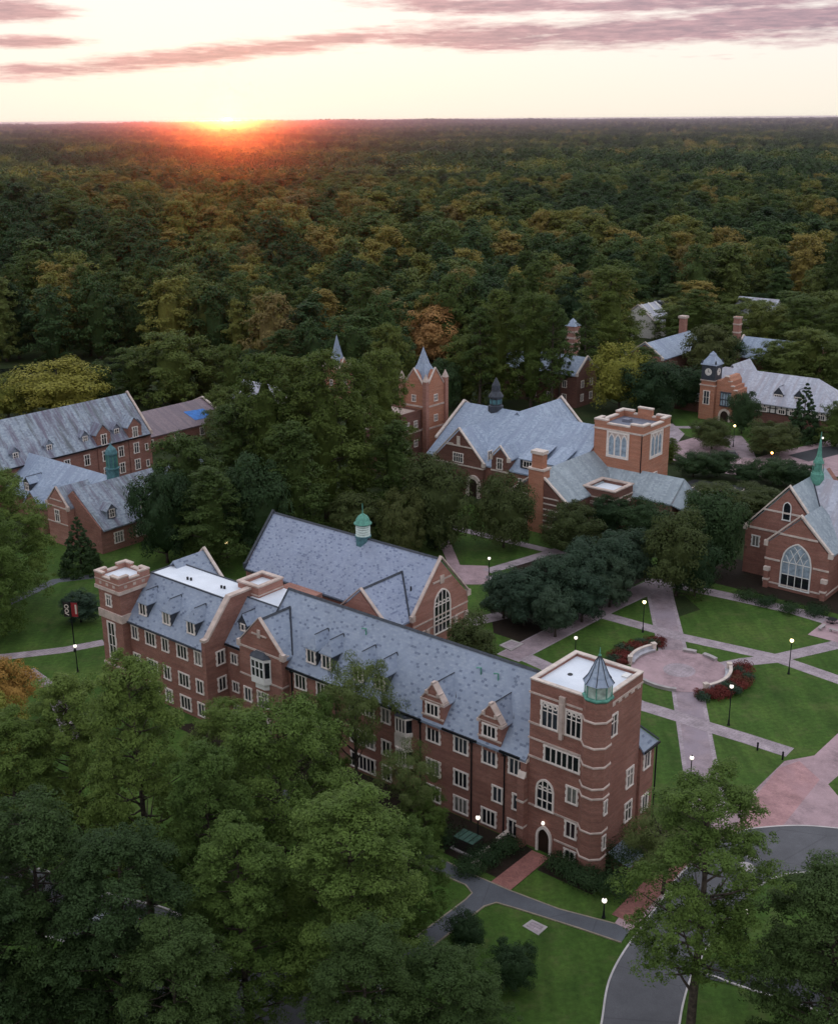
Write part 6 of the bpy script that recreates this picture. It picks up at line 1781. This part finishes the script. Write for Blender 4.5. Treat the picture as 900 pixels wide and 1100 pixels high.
tree(330, 480, 400, 60, 'pine_mid', 'pine deep in the central cluster behind the tallest one')
tree(468, 588, 485, 86, 'round_dark', 'large dark round oak in front of the library gable')
tree(541, 588, 502, 72, 'round_dark', 'dark round oak before the library porch')
tree(612, 592, 538, 64, 'round_dark', 'dark round oak below the striped chimney gable')
tree(430, 600, 520, 60, 'round_dark', 'dark oak between the great hall and the round oaks')
tree(655, 572, 530, 50, 'dark', 'dark tree at the foot of the flat roofed bay')
tree(690, 580, 534, 60, 'dark', 'dark tree right of the flat roofed bay')
tree(726, 640, 543, 78, 'olive', 'olive topped tree at the head of the straight brick path')
tree(764, 618, 524, 74, 'dark', 'dark tree left of the gothic hall gable')
tree(765, 570, 517, 80, 'olive', 'reddish olive tree between parking lot and gothic hall')
tree(806, 555, 519, 64, 'olive', 'olive tree behind the gothic hall ridge')
tree(745, 640, 575, 60, 'dark', 'dark low tree by the back path of the quad')
tree(505, 745, 655, 66, 'olive', 'olive tree in the court behind the long roof')
tree(470, 590, 548, 40, 'dark', 'small dark tree under the large round oak')
for i, (px, b, t, w) in enumerate(((541, 664, 612, 56), (562, 672, 606, 60), (585, 668, 596, 62), (607, 658, 584, 62), (630, 648, 575, 64), (652, 640, 570, 62), (674, 632, 566, 60), (596, 684, 628, 50), (625, 668, 610, 52), (655, 652, 596, 50))):
    tree(px, b, t, w, 'holly', 'dark evergreen holly in the long double row beside the quad', 'holly trees in the double row')
# beyond the library
tree(465, 400, 326, 62, 'rust', 'rust orange tree beyond the spired tower')
tree(484, 396, 290, 70, 'broad', 'tall golden green tree above the rust orange tree', None, 1)
tree(535, 436, 308, 72, 'pine_lit', 'tall dark pine left of the red hall')
tree(515, 440, 330, 50, 'pine_thin', 'slim tall pine beyond the library roof lantern')
tree(570, 440, 312, 72, 'pine_lit', 'tall lighter pine before the red hall')
tree(592, 444, 322, 46, 'pine_thin', 'slim tall pine in front of the banded tower')
tree(575, 400, 312, 60, 'broad', 'green tree behind the slim pines')
tree(652, 405, 284, 92, 'pine_lit', 'broad tall pine right of the banded tower')
tree(626, 430, 324, 38, 'pine_thin', 'slim pine half covering the banded tower')
tree(600, 436, 330, 30, 'pine_thin', 'slim pine just left of the banded tower')
tree(625, 400, 330, 50, 'pine_mid', 'dark pine behind the red hall gable')
tree(664, 442, 366, 72, 'yellow', 'yellow tinged tree behind the orange belfry')
tree(700, 448, 384, 66, 'dark', 'dark tree right of the yellow tinged tree')
tree(760, 412, 345, 64, 'olive', 'olive tree in front of the long roof chimney')
tree(738, 440, 392, 50, 'dark', 'dark tree left of the clock tower hall')
tree(796, 466, 420, 36, 'dark', 'dark round tree in front of the clock tower hall door')
tree(861, 474, 408, 40, 'conifer', 'tall dark conifer in front of the pale roofed hall')
tree(830, 488, 450, 60, 'round_dark', 'wide dark low tree before the pale roofed hall')
tree(764, 482, 446, 44, 'round_dark', 'dark low tree left of the clock tower walk')
tree(895, 480, 430, 40, 'broad', 'green tree at the right edge before the end wing')
tree(744, 512, 484, 40, 'dark', 'dark bush tree by the road right of the belfry')
tree(770, 512, 484, 40, 'dark', 'dark bush tree in the middle of the road verge')
tree(830, 520, 491, 46, 'dark', 'dark bush tree under the amber lamp')
tree(858, 524, 497, 40, 'dark', 'dark bush tree beside the green spire')
tree(800, 518, 496, 34, 'dark', 'dark bush tree between the road verge clumps')
tree(720, 498, 470, 24, 'pine_lit', 'small bright tree right of the orange belfry')
tree(844, 420, 366, 56, 'broad', 'green tree behind the pale roofed hall ridge')
tree(875, 404, 354, 66, 'broad', 'lighter green tree at right behind the pale roofed hall')
tree(700, 352, 320, 44, 'broad', 'light green tree below the ribbed white roof')
tree(770, 372, 326, 60, 'broad', 'green tree right of the ribbed white roof')
tree(815, 366, 322, 70, 'broad', 'mid green tree above the chimney hall')
tree(890, 366, 310, 66, 'broad', 'tall green tree at the right edge beyond the halls')

tree(668, 372, 338, 44, 'broad', 'green tree left below the ribbed white roof')
tree(722, 366, 326, 46, 'broad', 'green tree hiding the end of the ribbed white roof')
tree(742, 350, 300, 60, 'wood', 'dark green tree right of the ribbed white roof')
tree(660, 350, 300, 56, 'wood', 'dark tree left of the ribbed white roof top')
tree(795, 350, 318, 50, 'broad', 'green tree in front of the woodland house')
tree(812, 346, 314, 40, 'wood', 'tree at the corner of the woodland house')
tree(850, 352, 312, 56, 'wood', 'dark tree right of the woodland house')
tree(500, 434, 356, 56, 'broad', 'green tree between the spired tower and the roof lantern')
tree(478, 440, 382, 44, 'dark', 'dark tree close behind the spired tower')
tree(548, 420, 330, 60, 'pine_mid', 'dark pine behind the tall pines left of the red hall')
tree(690, 425, 372, 50, 'pine_mid', 'dark pine in front of the long pale roof end')
tree(512, 400, 330, 60, 'broad', 'mid green tree beyond the slim pines')
tree(770, 405, 356, 56, 'dark', 'dark tree between the long pale roof and the clock tower')
tree(828, 412, 364, 56, 'broad', 'light green tree in front of the chimney hall roof')
tree(864, 416, 350, 70, 'broad', 'full green tree in front of the far right slate roof')
tree(892, 420, 362, 56, 'broad', 'green tree at the right edge before the pale roofed hall end')
tree(722, 356, 318, 48, 'wood', 'dark tree behind the long pale roof chimney')
tree(772, 350, 316, 44, 'broad', 'green tree left of the woodland house')
tree(745, 374, 310, 60, 'pine_lit', 'tall bright pine beyond the long pale roof chimney')
tree(822, 382, 322, 62, 'broad', 'tall green tree behind the chimney hall, left of the tall bright pair')
tree(858, 388, 318, 66, 'pine_lit', 'tall bright pine behind the far right slate roof')
tree(896, 392, 326, 54, 'pine_lit', 'bright pine at the right edge behind the far right slate roof')
tree(720, 352, 304, 52, 'pine_mid', 'dark pine tip over the ribbed white roof end')
# woodland: the nearest few hundred are trees of their own, the rest one mass
BX = [(-104, -41, 94, 129), (-28, 14, 86, 113), (-97, -42, 188, 215), (-176, -156, -12, 70), (-174, -120, 24, 60), (-190, -168, 72, 104), (-144, -112, 176, 200), (-126, -108, 214, 250), (-166, -148, 284, 332), (-104, -74, 242, 260), (-46, -18, 244, 260), (-144, -120, 328, 344), (-123, -106, 96, 114), (-174, -164, 135, 146), (-128, -104, 60, 112)]
def bound(px):
    pts = [(-600, 392), (0, 393), (255, 393), (275, 412), (300, 440), (430, 436), (455, 400), (540, 398), (560, 385), (700, 372), (760, 350), (900, 345), (1500, 345)]
    for (a, b), (c, d) in zip(pts, pts[1:]):
        if a <= px <= c: return b + (d - b) * (px - a) / (c - a)
    return 330
wr = random.Random(21)
cand = []
def try_add(x, y, s):
    px, py = proj(x, y, 0)
    if py > bound(px): return
    u, v = UV(x, y)
    for a, b, c, d in BX:
        if a - 5 < u < b + 8 and c - 10 < v < d + 4: return
    cand.append((math.hypot(x, y), x, y, s))
d = 300.0
while d < 1500:
    step = 12.5 if d < 800 else 15.0
    half = R(26)
    n = int(2 * half * d / step)
    for k in range(n):
        a = -half + 2 * half * (k + wr.random()) / n
        dd = d + wr.uniform(-.5, .5) * step
        try_add(dd * math.sin(a), dd * math.cos(a), 1)
    d += step
cand.sort()
NEAR = 180
for dist, x, y, s in cand[:NEAR]:
    kind = wr.choice(['wood', 'wood', 'wood_tall', 'wood', 'wood_tall', 'pine_mid'])
    h = wr.uniform(20, 30) * (1.1 if kind != 'wood' else 1)
    w = h * wr.uniform(.54, .74) if kind == 'wood' else h * wr.uniform(.42, .54)
    side = 'left of the campus by the pond' if x < -20 else ('beyond the spired tower' if x < 45 else 'behind the farther halls')
    tree_at(x, y, h, w, kind, {'wood': 'rounded broadleaf tree', 'wood_tall': 'tall narrow broadleaf tree', 'pine_mid': 'dark feathery pine'}[kind] + ' along the woodland edge ' + side, 'woodland edge trees')
pts = []
KINDS = [('wood', 0), ('wood', 1), ('wood', 2), ('wood', 3), ('wood_tall', 0), ('wood_tall', 1), ('wood_tall', 2), ('far', 0), ('far', 1), ('far', 2), ('pine_mid', 0)]
# each prototype crown must be in the scene as somebody's crown
src = {}
for o in [t[3] for t in TREES]:
    for ch in o.children:
        if ch.name.startswith('crown'):
            for k in KINDS:
                if k in PROTO and ch.data == PROTO[k][0]: src.setdefault(k, ch)
for i in range(3):                                            # three ordinary woodland trees farther out carry the plain far crown
    dist, x, y, s = cand[NEAR + 40 + 31 * i]
    o = tree_at(x, y, wr.uniform(17, 21), 14, 'far', 'rounded broadleaf tree inside the woodland', 'woodland trees', i)
    src[('far', i)] = [c for c in o.children if c.name.startswith('crown')][0]
def tone(x, y):
    """the wood is patchy: stands of darker and of turning trees, plus sunlit gold on the hill"""
    n = math.sin(x / 88 + 1) * math.sin(y / 70) + .6 * math.sin(x / 37 + y / 52) + wr.uniform(-.8, .8)
    d_ = math.hypot(x, y); a_ = math.atan2(x, y)
    if -.28 < a_ < .06 and 560 < d_ < 760: n += .7  # more gold here: sunlight on the hill put into leaf colour
    return 2 if n > .85 else (1 if n < -.25 else 0)
def add_pt(x, y, near, hs=None):
    k = tone(x, y)
    i = (9 if wr.random() < .08 else {0: (0, 3, 5), 1: (1, 4, 1), 2: (2, 6, 2)}[k][wr.randrange(3)]) if near else 7 + k
    if i == 9 and not near: i = 9
    if near and i == 9: i = 10
    H0, W0 = (PROTO[KINDS[i]][2], PROTO[KINDS[i]][3])
    h = hs or wr.uniform(17, 33); w = h * wr.uniform(.52, .76) * (1 if near else 1.2)
    pts.append((x, y, h_terrain(x, y) - .5, i, w / W0, h / H0, wr.uniform(0, 6.28)))
for dist, x, y, s in cand[NEAR:]: add_pt(x, y, dist < 1250)
d = 1500.0
while d < 13500:
    step = 16.5 if d < 2600 else (18 if d < 5000 else 34)
    half = R(25); n = int(2 * half * d / step)
    for k in range(n):
        a = -half + 2 * half * (k + wr.random()) / n; dd = d + wr.uniform(-.5, .5) * step
        add_pt(dd * math.sin(a), dd * math.cos(a), False, wr.uniform(15, 30) * (1 if d < 5000 else 1.25))
    d += step * (1 if d < 2600 else 1.25)
for _ in range(900):                                          # the wood closes round the campus beyond the frame as well
    a = wr.uniform(-1.2, 1.2); dd = wr.uniform(60, 460)
    x, y = dd * math.sin(a), dd * math.cos(a)
    qx, qy = proj(x, y, 0); u, v = UV(x, y)
    if dd < 130 or (-150 < qx < 1080 and abs(a) < 1.0): continue
    if -145 < u < 66 and -52 < v < 96: continue
    if any(a_ - 4 < u < b_ + 4 and c_ - 4 < v < d_ + 4 for a_, b_, c_, d_ in BX): continue
    add_pt(x, y, True)
me = bpy.data.meshes.new('woodland')
me.vertices.add(len(pts))
A_ = np.array(pts)
me.vertices.foreach_set('co', A_[:, :3].astype(np.float32).ravel())
for nm, col in (('idx', 3), ('sw', 4), ('sh', 5), ('rz', 6)):
    at_ = me.attributes.new(nm, 'INT' if nm == 'idx' else 'FLOAT', 'POINT')
    at_.data.foreach_set('value', A_[:, col].astype(np.int32 if nm == 'idx' else np.float32))
wood = bpy.data.objects.new('woodland', me); COL.objects.link(wood)
tag(wood, 'unbroken woodland of green, turning and sunlit gold crowns running out to the horizon', 'woodland', None, 'stuff')
ng = bpy.data.node_groups.new('woodland_scatter', 'GeometryNodeTree')
ng.interface.new_socket('Geometry', in_out='INPUT', socket_type='NodeSocketGeometry')
ng.interface.new_socket('Geometry', in_out='OUTPUT', socket_type='NodeSocketGeometry')
N = ng.nodes; Lk = ng.links
gi, go = N.new('NodeGroupInput'), N.new('NodeGroupOutput')
def attr(n, t='FLOAT'):
    a = N.new('GeometryNodeInputNamedAttribute'); a.data_type = t; a.inputs['Name'].default_value = n
    return [s for s in a.outputs if s.name == 'Attribute' and s.enabled][0]
sx = N.new('ShaderNodeCombineXYZ'); w_ = attr('sw'); h_ = attr('sh')
Lk.new(w_, sx.inputs[0]); Lk.new(w_, sx.inputs[1]); Lk.new(h_, sx.inputs[2])
rx = N.new('ShaderNodeCombineXYZ'); Lk.new(attr('rz'), rx.inputs[2])
idx = attr('idx', 'INT')
jn = N.new('GeometryNodeJoinGeometry')
for i, k in enumerate(KINDS):
    if k not in src: continue
    oi = N.new('GeometryNodeObjectInfo'); oi.inputs['Object'].default_value = src[k]; oi.inputs['As Instance'].default_value = True; oi.transform_space = 'ORIGINAL'
    cmp_ = N.new('FunctionNodeCompare'); cmp_.data_type = 'INT'; cmp_.operation = 'EQUAL'
    ii = [s for s in cmp_.inputs if s.type == 'INT']; Lk.new(idx, ii[0]); ii[1].default_value = i
    ip = N.new('GeometryNodeInstanceOnPoints')
    Lk.new(gi.outputs[0], ip.inputs['Points']); Lk.new(oi.outputs['Geometry'], ip.inputs['Instance']); Lk.new(cmp_.outputs[0], ip.inputs['Selection'])
    Lk.new(sx.outputs[0], ip.inputs['Scale'])
    er = N.new('FunctionNodeEulerToRotation'); Lk.new(rx.outputs[0], er.inputs[0]); Lk.new(er.outputs[0], ip.inputs['Rotation'])
    Lk.new(ip.outputs[0], jn.inputs[0])
Lk.new(jn.outputs[0], go.inputs[0])
md = wood.modifiers.new('scatter', 'NODES'); md.node_group = ng
assert len(src) == len(KINDS), [k for k in KINDS if k not in src]
print('woodland points', len(pts), 'missing', [k for k in KINDS if k not in src], 'trees', len(TREES))
# ------------------------------------------------------------------ air, sky and sun
SUN = at(245, 141, -200)                      # only its bearing matters
sun_az = math.atan2(SUN[0], SUN[1])           # clockwise from +y
SUN_EL = R(1.2)
hz = MB(); hz.box(-15000, 15000, -2500, 16500, -40, 77.5)
m = bpy.data.materials.new('haze'); m.use_nodes = True
for n in list(m.node_tree.nodes):
    if n.type == 'BSDF_PRINCIPLED': m.node_tree.nodes.remove(n)
pvn = m.node_tree.nodes.new('ShaderNodeVolumePrincipled')
pvn.inputs['Color'].default_value = (.80, .70, .98, 1)
pvn.inputs['Density'].default_value = 7.5e-5
pvn.inputs['Anisotropy'].default_value = .984
m.node_tree.links.new(pvn.outputs[0], [n for n in m.node_tree.nodes if n.type == 'OUTPUT_MATERIAL'][0].inputs['Volume'])
M['haze'] = m
hz = hz.build('haze', m, uv=False); hz['kind'] = 'stuff'

w = bpy.data.worlds.new('World'); S.world = w
w.use_nodes = True
t = NT(w.node_tree)
for n in list(w.node_tree.nodes): w.node_tree.nodes.remove(n)
out = t.n('ShaderNodeOutputWorld')
d = t.n('ShaderNodeTexCoord').outputs['Generated']
sky = t.n('ShaderNodeTexSky', sky_type='NISHITA', sun_disc=False, sun_elevation=SUN_EL, sun_rotation=sun_az, altitude=100, air_density=1.0, dust_density=2.0, ozone_density=1.5)
sxyz = t.n('ShaderNodeSeparateXYZ'); t.link(d, sxyz.inputs[0])
X, Y, Z = sxyz.outputs
sd = Vector((math.sin(sun_az), math.cos(sun_az), 0))
dot = t.math('ADD', t.math('MULTIPLY', X, sd.x), t.math('MULTIPLY', Y, sd.y))       # towards the sun, level
el = t.math('MULTIPLY', t.math('ARCSINE', Z), 180 / math.pi)
# veil of thin high cloud: milky near the horizon, lavender blue overhead
f_el = t.math('DIVIDE', el, 90.0, clamp=True)
veil = t.ramp(f_el, [(0, (.90, .84, .72)), (.03, (.90, .865, .80)), (.075, (.895, .87, .85)), (.16, (.90, .90, .95)), (.4, (.98, 1.02, 1.12)), (1, (1.0, 1.06, 1.18))])
anti = t.ramp(f_el, [(0, (.56, .53, .55)), (.06, (.64, .62, .65)), (.2, (.88, .90, .96)), (1, (1.0, 1.06, 1.18))])
side = t.ramp(t.math('ADD', t.math('MULTIPLY', dot, .5), .5), [(.15, (0,0,0)), (.95, (1,1,1))])
base = t.mix(side, anti, veil)
# cloud bands
az = t.math('MULTIPLY', t.math('ARCTAN2', X, Y), 180 / math.pi)
def deg(px, py):
    v = ray(px, py); return math.degrees(math.atan2(v.x, v.y)), math.degrees(math.asin(v.z / v.length))
def bandmask(x0, y0, hl, hh, slope=0.0):
    a0, e0 = deg(x0, y0); sa = hl / 22.0; se = hh / 20.5
    da = t.math('SUBTRACT', az, a0)
    de = t.math('SUBTRACT', t.math('SUBTRACT', el, e0), t.math('MULTIPLY', da, slope))
    q = t.math('ADD', t.math('POWER', t.math('ABSOLUTE', t.math('DIVIDE', da, sa)), 2.6), t.math('POWER', t.math('ABSOLUTE', t.math('DIVIDE', de, se)), 2.0))
    return t.math('EXPONENT', t.math('MULTIPLY', q, -1.0))
masks = [bandmask(660, 34, 300, 15, .012), bandmask(860, 20, 180, 22, .02), bandmask(560, 40, 190, 13), bandmask(215, 60, 200, 10, .10), bandmask(20, 12, 60, 12), bandmask(30, 46, 60, 7), bandmask(520, 6, 130, 9), bandmask(60, 74, 80, 6), bandmask(360, 42, 60, 6), bandmask(740, 4, 200, 8)]
mk = masks[0]
for q in masks[1:]: mk = t.math('MAXIMUM', mk, q)
cv3 = t.n('ShaderNodeCombineXYZ'); t.link(t.math('MULTIPLY', az, .16), cv3.inputs[0]); t.link(t.math('MULTIPLY', el, 1.25), cv3.inputs[1])
n1 = t.noise(cv3.outputs[0], 1.5, 8, .62); n2 = t.noise(cv3.outputs[0], 5.5, 6, .6)
cl = t.math('ADD', t.math('MULTIPLY', mk, .95), t.math('ADD', t.math('MULTIPLY', t.math('SUBTRACT', n1, .5), 1.5), t.math('MULTIPLY', t.math('SUBTRACT', n2, .5), .6)))
cl = t.math('MULTIPLY', cl, t.math('GREATER_THAN', mk, .02))
cov = t.ramp(cl, [(.30, (0,0,0)), (.80, (1,1,1))])
ccol = t.ramp(t.math('ADD', n2, t.math('MULTIPLY', t.math('SUBTRACT', mk, .5), .5)), [(.25, (.76, .60, .61)), (.55, (.54, .36, .41)), (.85, (.34, .26, .32))])
base = t.mix(cov, base, ccol)
# the sun itself and its aureole
s3 = Vector(ray(245, 134)).normalized()
dp = t.n('ShaderNodeVectorMath', operation='DOT_PRODUCT'); t.link(d, dp.inputs[0]); dp.inputs[1].default_value = s3
nrm = t.n('ShaderNodeVectorMath', operation='LENGTH'); t.link(d, nrm.inputs[0])
c = t.math('DIVIDE', dp.outputs['Value'], nrm.outputs['Value'])
ang_ = t.math('MULTIPLY', t.math('ARCCOSINE', t.math('MINIMUM', c, 1.0)), 180 / math.pi)
glow = t.math('EXPONENT', t.math('MULTIPLY', t.math('DIVIDE', ang_, 5.5), -1.0))
base = t.mix(1.0, base, t.mix(glow, (0, 0, 0), (.05, .045, .04)), 'ADD')
g2 = t.math('EXPONENT', t.math('MULTIPLY', t.math('POWER', t.math('DIVIDE', ang_, .42), 2.0), -1.0))
base = t.mix(1.0, base, t.mix(g2, (0, 0, 0), (1.6, .9, .05)), 'ADD')
disc = t.math('LESS_THAN', ang_, .30)
base = t.mix(1.0, base, t.mix(disc, (0, 0, 0), (14, 9, 2.0)), 'ADD')
tot = t.mix(1.0, t.mix(1.0, sky.outputs[0], (.018, .020, .035), 'MULTIPLY'), base, 'ADD')
bg = t.n('ShaderNodeBackground', ins={'Strength': .58}); t.link(tot, bg.inputs['Color'])
t.link(bg.outputs[0], out.inputs['Surface'])

sl = bpy.data.lights.new('sun', 'SUN'); sl.energy = .15; sl.angle = R(.5); sl.color = (1.0, .15, .025)
so = bpy.data.objects.new('sun', sl); COL.objects.link(so)
dv = Vector((math.sin(sun_az) * math.cos(SUN_EL), math.cos(sun_az) * math.cos(SUN_EL), math.sin(SUN_EL)))
so.rotation_euler = (-dv).to_track_quat('-Z', 'Y').to_euler()
so.location = (0, 0, 200)

# ------------------------------------------------------------------ picture
S.view_settings.view_transform = 'Standard'
S.view_settings.look = 'None'
S.view_settings.exposure = 0.88
S.view_settings.gamma = 1.0
S.render.engine = 'CYCLES'
cy = S.cycles
cy.use_denoising = True
cy.max_bounces = 4; cy.diffuse_bounces = 2; cy.glossy_bounces = 2; cy.transmission_bounces = 2; cy.volume_bounces = 0; cy.transparent_max_bounces = 4
w.cycles.sampling_method = 'MANUAL'; w.cycles.sample_map_resolution = 512
cy.use_adaptive_sampling = True; cy.adaptive_threshold = .015
cy.sample_clamp_indirect = 4
S.render.film_transparent = False
